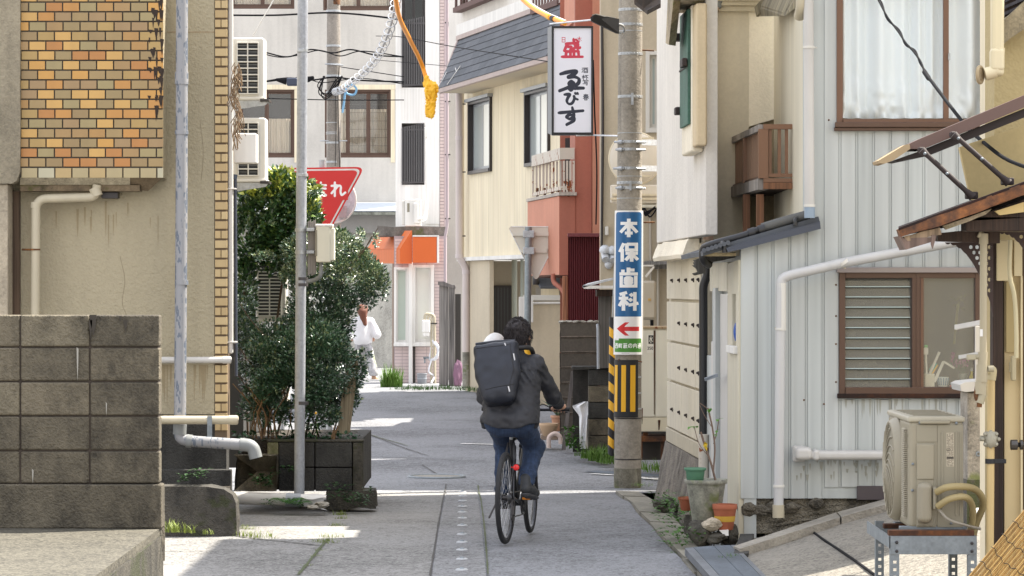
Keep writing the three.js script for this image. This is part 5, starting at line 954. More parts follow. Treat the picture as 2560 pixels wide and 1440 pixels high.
// ---------------------------------------------------------------- utility poles and wires
function conBand(t, d, py, r, px, wide, strap) { const g = [sweep([V(px, py - wide, d), V(px, py + wide, d)], r, 24)]; if (strap) for (let k = -3; k <= 3; k++) { const a = k * .28; g.push(new THREE.SphereGeometry(.006, 6, 5).translate(X(px, d) + Math.sin(a) * (r + .001), Y(py, d), -d + Math.cos(a) * (r + .001))); } mesh('band', g, A.galv, t); }
{
  const d = 62.5, t = thing('utility_pole', v3(X(834, d), gy(d), -d), 'far concrete utility pole wrapped in cables and metal bands', 'utility pole');
  mesh('pole', sweep([V(834, -60, d), V(834, 960, d)], (u) => lerp(.135, .17, u), 22), M([.33, .30, .27], { map: 'conc', b: 'concB' }), t);
  for (const y of [28, 115, 190, 231, 357, 405]) conBand(t, d, y, .155, 833, 2.5); for (const y of [160, 250, 307, 331, 335]) conBand(t, d, y, .152, 833, 1);
  mesh('step_bolt', [bar(V(800, 352, d - .1), V(868, 352, d - .1), .012), bar(V(812, 160, d - .15), V(858, 163, d - .15), .014)], A.galv, t);
  mesh('upper_socket', sweep([V(836, -60, d - .02), V(836, 12, d - .02)], .12, 16), A.rust, t);
  mesh('cable', [0, 1, 2, 3].map((i) => cable([V(812 + rr(-4, 2), 190, d - .2), V(798 + rr(-10, 8), 215 + i * 9, d - .2), V(815, 235 + i * 4, d - .2), V(840, 200 + i * 8, d - .2), V(856, 190, d - .2)], .012, 24, 5)), A.cable, t);
  mesh('vertical_wire', [cable([V(848, 165, d - .18), V(845, 230, d - .18), V(849, 420, d - .18)], .01), cable([V(838, 190, d - .19), V(840, 300, d - .19), V(838, 415, d - .19)], .007)], A.cable, t);
}
solo('blue_hose', cable([V(856, 282, 62.2), V(860, 255, 62.2), V(866, 222, 62.2), V(880, 212, 62.1), V(891, 222, 62.1), V(886, 236, 62.1), V(868, 234, 62.1), V(862, 210, 62.2)], .022, 50, 8), M([.18, .38, .58], { r: .5 }), 'looped light blue hose beside the far utility pole', 'hose');
const wire = (pts, d0, d1, r, label, mat = A.cable) => { const n = pts.length; return solo('overhead_wire', cable(pts.map(([x, y], i) => V(x, y, lerp(d0, d1, i / (n - 1)))), r, 60, 5), mat, label, 'wire', 'overhead wires by the far utility pole'); };
wire([[560, 38], [690, 38], [830, 32], [950, 42], [1010, 51]], 61.8, 61.8, .02, 'thick black wire across the pale building, topmost');
wire([[560, 145], [640, 128], [720, 142], [775, 124], [835, 132], [875, 124], [940, 138], [1010, 142]], 61.8, 61.8, .016, 'wavy black wire bundle across the pale building at half window height');
wire([[640, 130], [700, 143], [745, 138], [800, 126], [850, 140], [900, 128], [1010, 142]], 61.9, 61.9, .012, 'second twisted wire crossing the wavy wire bundle');
wire([[560, 205], [650, 205], [720, 195], [780, 200], [835, 193], [890, 200], [1010, 205]], 61.8, 61.8, .018, 'black wire that carries the dark splice box');
wire([[560, 218], [680, 203], [760, 194], [800, 206], [900, 196], [1010, 210]], 61.9, 61.9, .01, 'thin slack wire just under the splice box');
wire([[560, 246], [700, 247], [835, 250], [1010, 250]], 61.8, 61.8, .011, 'lowest black wire in front of the far windows');
wire([[850, 167], [920, 178], [1010, 192]], 61.8, 61.5, .009, 'thin wire leaving the far pole to the right, sloping down');
wire([[940, 90], [1000, 92], [1130, 116], [1250, 135], [1385, 156]], 58, 34, .007, 'thin grey wire crossing the slate roof to the shop sign');
wire([[940, 150], [1060, 160], [1200, 172]], 60, 56, .006, 'faint thin wire below the one crossing the slate roof');
{ const d = 61.7, t = thing('splice_box', V(717, 215, d), 'dark cable splice box hanging on the wire left of the far pole', 'cable box'), f = FR(d); mesh('box', f.pb(716, 194, 743, 214, .12, -.06, .03), M([.035, .045, .075], { r: .5 }), t); mesh('sleeve', [sweep([V(690, 199, d), V(716, 203, d)], (u) => lerp(.03, .08, u), 10), sweep([V(743, 203, d), V(772, 198, d), V(785, 193, d)], (u) => lerp(.09, .03, u), 10)], A.cable, t); }
{ // spiral cable guard
  const pts = curve([V(994, -40, 44), V(985, 30, 46), V(960, 110, 50), V(925, 165, 55), V(880, 205, 59), V(850, 226, 61.8), V(838, 230, 62.1)], 60);
  const path = new THREE.CatmullRomCurve3(pts), N = 1400, o = [], turns = 26;
  for (let i = 0; i <= N; i++) { const u = i / N, p = path.getPoint(u), tg = path.getTangent(u), n = v3().crossVectors(tg, v3(0, 0, 1)).normalize(), b = v3().crossVectors(tg, n), a = u * turns * 6.283, R = .075; o.push(p.addScaledVector(n, Math.cos(a) * R).addScaledVector(b, Math.sin(a) * R)); }
  const t = thing('spiral_cable_guard', V(850, 230, 61), 'clear silvery spiral guard around the cable up to the far utility pole', 'cable guard');
  mesh('spiral', sweep(o, .0095, 5), M([.50, .51, .53], { r: .2, m: .6 }), t); mesh('cable', sweep(pts, .02, 6), M([.3, .3, .31], { r: .4 }), t);
}
{
  const d = 47, t = thing('orange_wire_cover', V(1075, 300, d), 'orange wire cover line ending in a crumpled yellow bag', 'wire cover');
  mesh('tube', sweep(curve([V(985, -30, 43), V(996, 35, 44), V(1025, 100, 46), V(1056, 165, d), V(1066, 198, d)], 30), .034, 10), A.orangeT, t);
  const f = (x, y, z) => { const c = (a, b, r, q) => capsule(V(...a, d), V(...b, d), r, q)(x, y, z); let q = smin(c([1067, 195], [1076, 225], .035, .1), c([1080, 222], [1076, 285], .09, .075), .08); return q + .03 * n3(x * 20, y * 9, z * 20) + .014 * (1 - 2 * Math.abs(n3(x * 34, y * 22, z * 34))); };
  const a = V(1045, 305, d), b = V(1105, 185, d); mesh('bag', sdfMesh(f, v3(a.x, a.y, -d - .16), v3(b.x, b.y, -d + .16), .009), A.yellowBag, t);
}
{
  const t = thing('orange_cable_sleeve', V(1405, 60, 35), 'orange cable sleeve with yellow and black bands above the hanging shop sign', 'cable sleeve'), P = [V(1270, -40, 37), V(1320, 10, 36.3), V(1365, 38, 35.6), V(1412, 58, 35)];
  const c = curve(P, 40); mesh('sleeve', sweep(c, .03, 10), A.orangeT, t); mesh('painted_sheen', sweep(c.map((p) => p.clone().add(v3(.012, .022, -.006))), .016, 8), A.white, t);  // white tube along the top paints the sheen of the sleeve
  mesh('band', sweep(c.slice(28, 31), .036, 10), A.yellow, t); mesh('band', sweep(c.slice(31, 34), .036, 10), A.black, t);
}
// ---------------------------------------------------------------- concrete pole with its signs
{
  const d = 31.4, x0 = X(1571, d), t = thing('concrete_pole', v3(x0, gy(d), -d), 'near concrete utility pole carrying the blue dental advertisement', 'utility pole');
  const rad = (py) => lerp(.122, .142, (py + 60) / 1280), px = (py) => lerp(1577, 1569, (py + 60) / 1280);
  mesh('pole', sweep([V(px(-60), -60, d), V(px(1225), 1225, d)], (u) => lerp(.122, .142, u), 28), M([.40, .365, .315], { map: 'conc', b: 'concB', bs: .004 }), t);
  for (const [y, s] of [[25, 1], [62, 1], [135, 1], [242, 1], [355, 1], [374, 0], [421, 1], [457, 1], [470, 0]]) conBand(t, d, y, rad(y) + .004, px(y), 3.4, s);
  for (const y of [78, 333, 441, 496]) conBand(t, d, y, rad(y) + .002, px(y), .9);
  for (const [y, xs] of [[355, 1536], [374, 1540], [421, 1534], [470, 1540]]) { mesh('bolt', [bar(V(xs, y, d - .05), V(1560, y, d - .13), .012), sweep([V(1548, y, d - .1), V(1556, y, d - .12)], .022, 10), bar(V(1590, y, d - .12), V(1613, y + 1, d - .06), .012)], A.galv, t); }
  mesh('bracket', [pb(1578, 232, 1584, 262, d - .15, .02), pb(1574, 452, 1579, 476, d - .16, .02)], A.galv, t);
  for (const y of [356, 421]) mesh('arm', [beam(V(1600, y, d), V(1672, y + 1, d + .4), .045, .06)], A.steelW, t);
  mesh('step_bolt', [bar(V(1600, 125, d), V(1635, 127, d), .008), bar(V(1598, 556, d), V(1637, 556, d), .008), bar(V(1545, 900, d - .1), V(1605, 905, d - .1), .007)], A.rust, t);
  mesh('strap', [905, 942, 982, 1021].map((y) => sweep([V(px(y), y - 2, d), V(px(y), y + 2, d)], rad(y) + .006, 24)), A.galv, t);
  mesh('tie', [1045, 1147].map((y) => sweep([V(px(y), y - 1.5, d), V(px(y), y + 1.5, d)], rad(y) + .003, 24)), A.darkAl, t);
  mesh('base_moss', sweep([V(1569, 1170, d), V(1569, 1224, d)], (u) => .1435 + u * .001, 28), M([.30, .29, .24], { map: 'moss', b: 'concB' }), t);
  // warning plate wrapped round the pole
  const wrap = (y0, y1, a0, a1, r) => sheet(24, 1, (u, v) => { const a = lerp(a0, a1, u), y = lerp(y1, y0, v); return v3(X(px(y), d) + Math.sin(a) * (rad(y) + r), Y(y, d), -d + Math.cos(a) * (rad(y) + r)); });
  const w = mesh('warning_plate', wrap(899, 1042, -1.45, .72, .012), A.black, t);
  mesh('stripe', [wrap(912, 1028, -1.2, -.86, .016), wrap(912, 1028, -.53, -.2, .016), wrap(912, 1028, .1, .47, .016)], A.yellow, w);
  // advertisement
  const tex = canvasTex(400, 2000, (g, W, H) => {
    g.fillStyle = '#f1efec'; g.fillRect(0, 0, W, H); g.lineCap = 'butt'; g.lineJoin = 'miter';
    g.fillStyle = '#1f5f92'; g.beginPath(); g.roundRect(26, 22, W - 52, 1450, [40, 40, 4, 4]); g.fill();
    g.strokeStyle = '#f4f3f1';
    ['hon', 'ho', 'shi', 'ka'].forEach((k, i) => glyph(g, k, 78, 100 + i * 340, 250, 285, 43));
    g.fillStyle = '#cf2f33'; g.beginPath(); g.moveTo(62, 1640); g.lineTo(170, 1550); g.lineTo(215, 1550); g.lineTo(160, 1612); g.lineTo(335, 1612); g.lineTo(335, 1672); g.lineTo(160, 1672); g.lineTo(215, 1735); g.lineTo(170, 1735); g.fill();
    g.fillStyle = '#4c8a35'; g.beginPath(); g.roundRect(24, 1775, W - 50, 190, 14); g.fill(); g.fillStyle = '#f1efec'; g.fillRect(20, 1770, 72, 30); g.fillStyle = '#888'; g.fillRect(30, 1780, 20, 4); g.fillRect(26, 1790, 28, 4);
    g.strokeStyle = '#f4f3f1'; ['nishi', 'machi', 'yabu', 'no', 'uchi', 'tori'].forEach((k, i) => glyph(g, k, 34 + i * 56, 1838, 50, 74, 9));
    g.fillStyle = '#777'; g.fillRect(130, 1976, 90, 5);
  });
  const s = thing('dental_advertisement', V(1570, 885, d), 'tall blue and white curved dental advertisement with a red arrow wrapped on the concrete pole', 'sign');
  const sh = sheet(28, 8, (u, v) => { const a = lerp(-1.22, 1.05, u), y = lerp(886, 527, v), R = rad(y) + .03; return v3(X(px(y), d) + Math.sin(a) * R, Y(y, d), -d + Math.cos(a) * R); });
  mesh('face', sh, new THREE.MeshStandardMaterial({ map: tex, roughness: .3 }), s, { uv: 1 });
  mesh('edge', [[-1.23, -1.22], [1.05, 1.06]].map(([a, b]) => sweep([886, 527].map((y) => { const R = rad(y) + .028; return v3(X(px(y), d) + Math.sin(a) * R, Y(y, d), -d + Math.cos(a) * R); }), .006, 6)), A.white, s);
}
{
  const d = 33, t = thing('shop_sign', V(1431, 338, d), 'hanging white shop sign with brush lettering and a red crest in a black frame', 'sign');
  const f = FR(d), x0 = 1379.5, x1 = 1483, y0 = 65, y1 = 337;
  mesh('box', f.pb(x0, y0, x1, y1, -.012, -.2, .01), M([.10, .11, .13], { r: .5 }), t);
  mesh('side_panel', prism([V(1369, 69, 34), V(1379, 65, 33.02), V(1379, 338, 33.02), V(1369, 333, 34)], v3(.01, 0, 0)), M([.09, .10, .12], { r: .5 }), t);
  mesh('frame', [f.pb(x0, y0, x0 + 5, y1, .006, -.012), f.pb(x1 - 5, y0, x1, y1, .006, -.012), f.pb(x0 + 5, y0, x1 - 5, y0 + 5, .006, -.012), f.pb(x0 + 5, y1 - 6, x1 - 5, y1, .006, -.012)], A.black, t);
  const tex = canvasTex(560, 1440, (g, W, H) => {                 // lettering follows the photograph's own layout
    g.fillStyle = '#dfe0ea'; g.fillRect(0, 0, W, H); g.lineCap = 'round'; g.lineJoin = 'round';
    const k = (x, y) => [(x - 48) / 512 * W, (y - 42) / 1356 * H];
    const put = (key, x, y, w, h, lw, c, tp) => { const [a, b] = k(x, y), [e, q] = k(x + w, y + h); g.strokeStyle = g.fillStyle = c; glyph(g, key, a, b, e - a, q - b, lw, tp); };
    put('nichi', 148, 158, 68, 74, 9, '#bf3b4e'); put('hon', 358, 150, 78, 84, 10, '#bf3b4e', .5);
    put('sei', 150, 175, 300, 262, 50, '#c23148', .3);
    put('we', 104, 575, 360, 295, 64, '#161c30', .4); put('bi', 180, 880, 215, 170, 50, '#161c30', .35); put('su', 100, 1070, 365, 232, 56, '#161c30', .35);
    put('sake', 430, 552, 88, 74, 10, '#2c3040'); put('hai', 432, 648, 90, 70, 10, '#2c3040'); put('sha', 440, 712, 86, 80, 10, '#2c3040'); put('haru', 446, 900, 82, 80, 11, '#2c3040');
  });
  const r = f.R(x0 + 5, y0 + 5, x1 - 5, y1 - 6, -.006);
  mesh('face', new THREE.PlaneGeometry(r[2] - r[0], r[3] - r[1]).translate((r[0] + r[2]) / 2, (r[1] + r[3]) / 2, -d - .006), new THREE.MeshStandardMaterial({ map: tex, roughness: .35 }), t, { uv: 1 });
  mesh('support_bar', [bar(V(1483, 338, d + .05), V(1545, 340, 31.5), .009), bar(V(1375, 60, 33.4), V(1478, 50, 32.2), .009), bar(V(1440, 339, d), V(1483, 338, d + .05), .009)], A.steelW, t);
  mesh('cable', cable([V(1483, 150, d + .3), V(1486, 260, d + .3), V(1492, 430, 36), V(1490, 560, 38)], .01), A.cable, t);
}
{
  const d = 31, t = thing('street_lamp', V(1550, 85, d), 'slim black and silver lamp arm fixed to the top of the concrete pole', 'lamp');
  mesh('housing', [prism([V(1476, 43, d - .2), V(1488, 36, d - .2), V(1548, 47, d), V(1548, 83, d), V(1540, 82, d), V(1478, 52, d - .2)], v3(0, 0, -.09))], A.black, t);
  mesh('reflector', [prism([V(1480, 36.5, d - .21), V(1490, 34, d - .21), V(1540, 44, d - .02), V(1536, 51, d - .02)], v3(0, 0, -.1))], A.white, t);
  mesh('mount', [cable([V(1546, 60, d), V(1558, 66, d + .1), V(1560, 80, d + .2), V(1550, 84, d + .1)], .014), pb(1524, 58, 1533, 66, d - .05, .03)], A.galv, t);
}
{
  const d = 33, c = V(1588, 396, d), t = thing('traffic_mirror', v3(X(1571, d), gy(d), -d), 'round cream traffic mirror seen from behind the concrete pole', 'traffic mirror');
  const g = new THREE.SphereGeometry(.52, 32, 12, 0, 6.29, 0, .6).rotateX(-Math.PI / 2).translate(c.x, c.y, c.z + .39); mesh('shell', [new THREE.CylinderGeometry(.285, .285, .03, 48).rotateX(Math.PI / 2).translate(c.x, c.y, c.z), lathe([[0, .07], [.15, .06], [.25, .03], [.285, .0]], v3(0, 0, 0), 40).rotateX(Math.PI / 2).translate(c.x, c.y, c.z + .01)], M([.74, .68, .58], { r: .5 }), t);
  mesh('rim', new THREE.TorusGeometry(.285, .012, 8, 48).translate(c.x, c.y, c.z), A.cream, t);
  mesh('brace', [beam(V(1540, 350, d - .1), V(1635, 345, d - .1), .03, .02), beam(V(1550, 441, d - .1), V(1625, 440, d - .1), .03, .02)], A.cream2, t);
  mesh('notice_plate', pb(1526, 462, 1655, 508, d - .02, .03, .02), M([.74, .68, .58], { r: .5 }), t);
  mesh('plate_brace', [pb(1530, 484, 1645, 490, d - .06, .03, .005), pb(1526, 494, 1654, 500, d - .05, .02, .005)], A.cream2, t);
}
{ // striped guard
  const d = 33.6, t = thing('striped_guard', V(1527, 1142, d), 'yellow and black striped guard tube leaning beside the concrete pole', 'guard'), a = V(1531, 800, d), b = V(1527, 1140, d), n = 15;
  const tubeSeg = (i0, i1) => { // slanted stripe: ring rows sheared
    return sheet(14, 1, (u, v) => { const ang = u * 6.2832, s = clamp((lerp(i0, i1, v) + .55 * Math.cos(ang) * .5) / n), p = a.clone().lerp(b, s); return p.add(v3(Math.cos(ang) * .034, 0, -Math.sin(ang) * .034)); });
  };
  for (let i = 0; i < n; i++) mesh('stripe', tubeSeg(i - (i ? 0 : 1), i + 1), i % 2 ? M([.80, .43, .03], { r: .5, x: { side: THREE.DoubleSide } }) : M([.02, .02, .025], { r: .5, x: { side: THREE.DoubleSide } }), t);
  mesh('wire', bar(V(1541, 560, d), V(1531, 800, d), .008), A.galv, t); mesh('cap', sweep([V(1531, 793, d), V(1531, 812, d)], .037, 12), A.black, t);
}
// ---------------------------------------------------------------- beige house behind the pole
{
  const D = 38, f = FR(D), t = thing('beige_house', V(1590, 1090, D), 'beige plastered house behind the concrete pole with frosted window and hooded vents', 'house');
  const W = f.R(1614, 128, 1676, 332);
  mesh('wall', f.wall([X(1501, D), -.5, 8, 6.6], [W], 0, -.3), A.beige, t); mesh('body', [wb(X(1503, D) + .3, -.5, -41.2, 8, 7.6, -38.4), wb(2.2, -.5, -45.3, 8, 7.4, -41.25), wb(2.2, -.5, -48.4, 8, 6.3, -45.35), wb(2.5, -.5, -37.9, 8, 7.6, -33.1), wb(2.3, -.5, -31.2, 8, 7.6, -28.55)], A.beige, t);  // body includes unseen blocks placed to cut the sun into road strips
  win(t, f, W, { mat: A.acL, panes: 2, fw: .05, w0: -.08, w1: .05, sash: .04, glass: A.frosted, back: A.roomL });
  mesh('wall_recess', f.pb(1640, 505, 1700, 530, .04, .001), A.sidingCream, t);
  mesh('wall_trim', [f.pb(1600, 512, 1690, 520, .07, .041, .01), f.pb(1606, 500, 1680, 506, .06, .001, .01)], A.sidingCream, t);
  mesh('corner_pipe', [cable([f.P(1505, 60, .04), f.P(1507, 300, .04), f.P(1504, 620, .04)], .02)], A.darkAl, t);
  for (const [x, y, r] of [[1512, 626, 14], [1531, 628, 14]]) { const c = f.P(x, y, 0), R = r / 197; mesh('vent_hood', [new THREE.SphereGeometry(R, 18, 10, 0, 6.283, 0, 1.75).rotateX(.45).translate(c.x, c.y, c.z + .05), sweep([v3(c.x, c.y - .03, c.z), v3(c.x + .01, c.y - .12, c.z + .1)], .05, 12)], A.steelW, t); }
  { const c = f.P(1522, 661, 0); mesh('round_vent', new THREE.SphereGeometry(.055, 16, 10).scale(1, 1.1, .9).translate(c.x, c.y, c.z + .03), A.steelW, t); }
  mesh('small_box', f.pb(1513, 566, 1522, 588, .09, 0, .01), A.acL, t);
  mesh('conduit', [pipe([f.P(1624, 515, .04), f.P(1626, 560, .04), f.P(1628, 810, .04)], .016, .05, 8), pipe([f.P(1642, 515, .05), f.P(1646, 545, .05), f.P(1646, 820, .05)], .02, .05, 8)], M([.44, .40, .33]), t);
  mesh('cable_loop', [...Array(5)].map((_, i) => cable([f.P(1600 + i * 3, 520, .06), f.P(1618 + rr(-8, 8), 530 + i * 3, .1), f.P(1640 + rr(-4, 4), 520 + rr(-6, 8), .06)], .01, 16, 5)), A.cable, t);
  mesh('shade_board', [prism([f.P(1608, 655, .5), f.P(1692, 648, .5), f.P(1692, 652, .02), f.P(1612, 652, .02)], v3(0, -.05, 0)), f.pb(1640, 656, 1690, 672, .3, .001)], M([.27, .26, .25], { map: 'wood' }), t);
  mesh('plinth', f.pb(1500, 1000, 1720, 1150, .03, .001), A.concDark, t);
}
{
  const f = FR(35.5), t = thing('small_canopy', V(1500, 722, 35.5), 'small pale sheet metal canopy on dark timber left of the concrete pole', 'canopy');
  mesh('roof_sheet', prism([f.P(1457, 714, .35), f.P(1547, 690, .35), f.P(1550, 690, -.5), f.P(1470, 708, -.5)], v3(0, -.025, 0)), A.steelW, t);
  mesh('fascia', f.prism([[1457, 714], [1545, 714], [1545, 721], [1460, 722]], .35, .3), A.white, t);
  mesh('beam', f.pb(1492, 724, 1545, 741, .2, -.3), A.woodD, t);
  mesh('post', [f.pb(1497, 741, 1528, 920, 0, -.12)], M([.14, .13, .12], { map: 'wood' }), t); mesh('wall', f.pb(1528, 741, 1550, 1060, -.05, -.2), A.beige, t);
  mesh('pipe', pipe([f.P(1496, 922, .06), f.P(1495, 820, .06), f.P(1494, 812, 0)], .018, .03, 8), A.greyP, t);
}
{
  const d = 34.2, f = FR(d), t = thing('breaker_box', V(1620, 815, d), 'grey beige metal breaker box on the beige wall beside the dental advertisement', 'electric box');
  mesh('box', f.pb(1598, 702, 1640, 800, .1, -.12, .03), M([.47, .43, .37], { map: 'dirt', r: .5 }), t); mesh('door', f.pb(1601, 706, 1636, 794, .112, .1, .01), M([.50, .46, .39], { map: 'dirt', r: .5 }), t);
  mesh('latch', f.pb(1620, 746, 1627, 752, .125, .11, .002), M([.55, .35, .12], { r: .5 }), t); mesh('conduit', f.pb(1626, 800, 1634, 816, .05, 0), A.cable, t);
  mesh('bracket', [f.pb(1597, 662, 1635, 666, .1, .05), prism([f.P(1612, 690, .1), f.P(1634, 664, .1), f.P(1637, 668, .1), f.P(1616, 694, .1)], v3(0, 0, -.02))], A.white, t);
}
{
  const d = 33.2, f = FR(d), t = thing('white_cabinet', V(1636, 1110, d), 'tall off white metal cabinet with rust streaks on a rusty stand beside the pole', 'cabinet');
  mesh('body', f.pb(1600, 820, 1690, 1080, 0, -.5, .012), M([.66, .64, .55], { map: 'dirt', r: .45 }), t);
  mesh('door', [f.pb(1602, 826, 1637, 1042, .014, .001, .006), f.pb(1639, 826, 1689, 1042, .014, .001, .006)], M([.68, .67, .59], { map: 'dirt', r: .45 }), t);
  mesh('lower_panel', [f.pb(1602, 1045, 1689, 1078, .012, .001, .006)], M([.64, .60, .48], { map: 'dirt', r: .45 }), t);
  mesh('top_edge', f.pb(1598, 816, 1692, 822, .02, -.5, .004), M([.60, .50, .36], { map: 'rustpaint' }), t);
  mesh('rust_streak', [[1634, 826, 4, 210], [1604, 1020, 3, 40], [1645, 1050, 6, 25]].map(([x, y, w, h]) => f.prism([[x, y], [x + w, y], [x + w * .6, y + h], [x + w * .2, y + h]], .016, .0142)), M([.40, .26, .14], { map: 'rust' }), t);
  mesh('stand', [f.pb(1596, 1090, 1692, 1104, 0, -.5), f.pb(1608, 1080, 1620, 1092, -.05, -.1), f.pb(1600, 1104, 1606, 1150, -.02, -.06), f.pb(1652, 1104, 1660, 1150, -.02, -.06)], M([.6, .55, .5], { map: 'rust' }), t);
  mesh('shade_panel', f.pb(1600, 1104, 1692, 1150, -.45, -.5), A.room, t);  // dark panel paints the shade under the cabinet
  const tex = canvasTex(128, 256, (g) => { g.fillStyle = '#d9d6cb'; g.fillRect(0, 0, 128, 256); g.strokeStyle = '#222'; g.lineCap = 'butt'; g.fillStyle = '#2a2a28'; g.fillRect(28, 12, 84, 120); g.strokeStyle = '#d9d6cb'; glyph(g, 'mizu', 36, 20, 68, 104, 10); g.fillStyle = '#2a2a28'; g.font = 'bold 62px sans-serif'; g.fillText('350', 6, 215); });
  const r = f.R(1617, 836, 1636, 882, .0152); mesh('number_label', new THREE.PlaneGeometry(r[2] - r[0], r[3] - r[1]).translate((r[0] + r[2]) / 2, (r[1] + r[3]) / 2, -d + .0155), new THREE.MeshStandardMaterial({ map: tex, roughness: .5 }), t, { uv: 1 });
}
// ---------------------------------------------------------------- white plaster storehouse
const K = new Fr(v3(1.567, 0, -25), v3(.04, 0, 1), v3(-1, 0, .04));
{
  const t = thing('plaster_storehouse', V(1720, 1260, 25.5), 'white and cream plaster storehouse with bolted panels on its road side', 'house'), f = FR(25);
  const uF = K.hit(1668, 800)[0], uN = K.hit(1752, 800)[0], yP = K.hit(1740, 1080)[1];
  const us = [uF]; for (const px of [1687, 1704.5, 1722, 1740]) us.push(K.hit(px, 800)[0]); us.push(uN);
  const vs = [[612, 700 + 50], [754, 858], [860, 960], [963, 1084]].map(([a, b]) => [K.hit(1705, b)[1], K.hit(1705, a)[1]]);
  const du = (us[3] - us[2]);
  vs.forEach(([a, b], r) => { for (let i = 0; i < 5; i++) { mesh('wall_panel', K.box(us[i] + .004, a + .006, us[i + 1] - .004, b - .006, .002 + rr(0, .005), -.03, .005), pick([A.panel, A.panel, A.panel2]), t); } });
  for (const [y, r] of [[700, 0], [808, 1], [920, 2], [1032, 3]]) for (let i = 0; i < 5; i++) { if (i === 0 && (r === 1 || r === 2)) continue; const u = lerp(us[i], us[i + 1], .82), v = K.hit(1705, y)[1]; mesh('panel_bolt', [K.box(u - .02, v - .006, u + .02, v + .006, .018, .008, .003), new THREE.SphereGeometry(.012, 8, 6).applyMatrix4(K.m.clone().multiply(new THREE.Matrix4().makeTranslation(u, v, .02))), K.box(u - .006, v - .022, u + .006, v + .014, .016, .006)], A.iron, t); }
  const uH = K.hit(1752, 800)[0] - .95; mesh('wall_core', [K.box(uF - .1, -.3, uN, 4.6, -.031, -.4), K.box(uF - .1, 4.601, uH, 6.2, -.031, -.4), wb(X(1755, 25), -.3, -27.9, 6, 4.6, -25.26), wb(X(1755, 25), 4.601, -27.9, 6, 6.2, -25.95)], A.panel2, t);  // upper part out of view, stepped to let sun onto the road
  mesh('panel_base', K.box(uF, K.hit(1705, 1122)[1], uN, vs[3][0] - .008, .012, -.03, .006), M([.54, .48, .36], { map: 'stucco', b: 'stuccoB' }), t);
  const fl = (px, y0, y1) => [K.hit(px, y0)[1], K.hit(px, y1)[1]];
  const base = []; for (const [u0, u1] of [[uF - .05, uN]]) { const vT = K.hit(1705, 1122)[1] - .004, vB = -.35; const g = prism([K.at(u0, vT, .02), K.at(u0, vB, .16), K.at(u0, vB, -.3), K.at(u0, vT, -.3)], K.u.clone().multiplyScalar(u1 - u0 + .02)); base.push(rough(subdivided(g, 3), .012, 7)); }
  mesh('foundation', base, M([.26, .235, .21], { map: 'block', b: 'blockB', bs: .012 }), t);
  // upper plaster wall
  const yU = K.hit(1705, 602)[1], uN2 = K.hit(1763, 500, .1)[0];
  mesh('upper_wall', [K.box(uF + .02, yU, uN2, 4.6, .1, .0, .01), K.box(uF + .02, 4.601, uH, 6.15, .1, 0)], A.plaster, t);
  mesh('flared_plaster', rough(subdivided(prism([K.at(uF, yU - .006, .09), K.at(uF, K.hit(1705, 640)[1], .14), K.at(uF, K.hit(1705, 650)[1], .13), K.at(uF, K.hit(1705, 650)[1], .01), K.at(uF, yU - .006, .0)], K.u.clone().multiplyScalar(uN - uF - .1)), 3), .012, 8), A.plasterC, t);
  // green shutter in its plaster case
  const S = [K.hit(1707, 300, .2)[0], 0, K.hit(1727, 300, .2)[0], 0]; const vt = (y) => Y(y, 25.6);
  mesh('shutter_case', [K.box(S[0] - .1, vt(405), S[2] + .02, vt(62), .2, .101, .02)], A.plasterC, t);
  mesh('case_hood', K.box(S[0] - .2, vt(60), S[2] + .34, vt(20), .3, .101, .03), M([.45, .40, .31], { map: 'moss' }), t);
  mesh('case_end', K.box(S[2] + .022, vt(395), S[2] + .3, vt(66), .19, .101, .02), M([.68, .55, .36], { map: 'stucco' }), t);
  const sh = mesh('shutter', K.box(S[0], vt(340), S[2], vt(72), .225, .2005, .006), A.copper, t);
  mesh('seam', K.box(S[0], vt(206), S[2], vt(202), .232, .2255), A.iron, sh);
  mesh('hinge', [K.box(S[0] - .14, vt(130), S[0], vt(112), .26, .2005, .01), K.box(S[0] - .14, vt(306), S[0], vt(288), .26, .2005, .01), K.box(S[2] - .2, vt(206), S[2] + .02, vt(186), .27, .23, .01)], A.iron, sh);
  // front (camera) side
  mesh('front_wall', f.prism([[1788, -60], [1950, -60], [1950, 294], [1900, 308], [1868, 318], [1850, 320], [1820, 328], [1794, 336], [1788, 330]], .04, -.2), A.plasterC, t);
  mesh('front_lower_wall', f.pb(1780, 290, 2100, 640, .0, -.2), A.brownBeige, t);  // brown-beige lower wall, darker than the wall above
  mesh('corner_pilaster', [f.pb(1755, -60, 1787, 612, .02, -.24), f.pb(1783, 345, 1793, 612, .045, .021)], A.plaster, t);
  mesh('cornice', [f.pb(1795, 14, 1905, 28, .12, .041, .01), f.pb(1798, 2, 1905, 13, .18, .041, .01), f.pb(1790, -60, 1910, 1, .24, .041, .01)], M([.60, .54, .41], { map: 'stucco' }), t);
  mesh('side_eave', [prism([V(1585, 0, 26.6), V(1652, -12, 25.6), V(1652, 8, 25.6), V(1618, 26, 26), V(1610, 20, 26.6)], v3(.02, 0, -.4))], A.woodD, t);
  mesh('gable_board', [prism([K.P(1671, -40, .35), K.P(1688, -40, .35), K.P(1672, 112, .35), K.P(1664, 108, .35)], v3(.06, 0, -.1))], M([.55, .47, .34], { map: 'moss' }), t);
  mesh('roof', [wb(1.3, 6.21, -28.3, 6.3, 6.3, -25.9), wb(1.4, 4.605, -25.94, 6.3, 4.66, -24.95)], A.slate, t);  // roof out of view, stepped low to pass a strip of sun
}
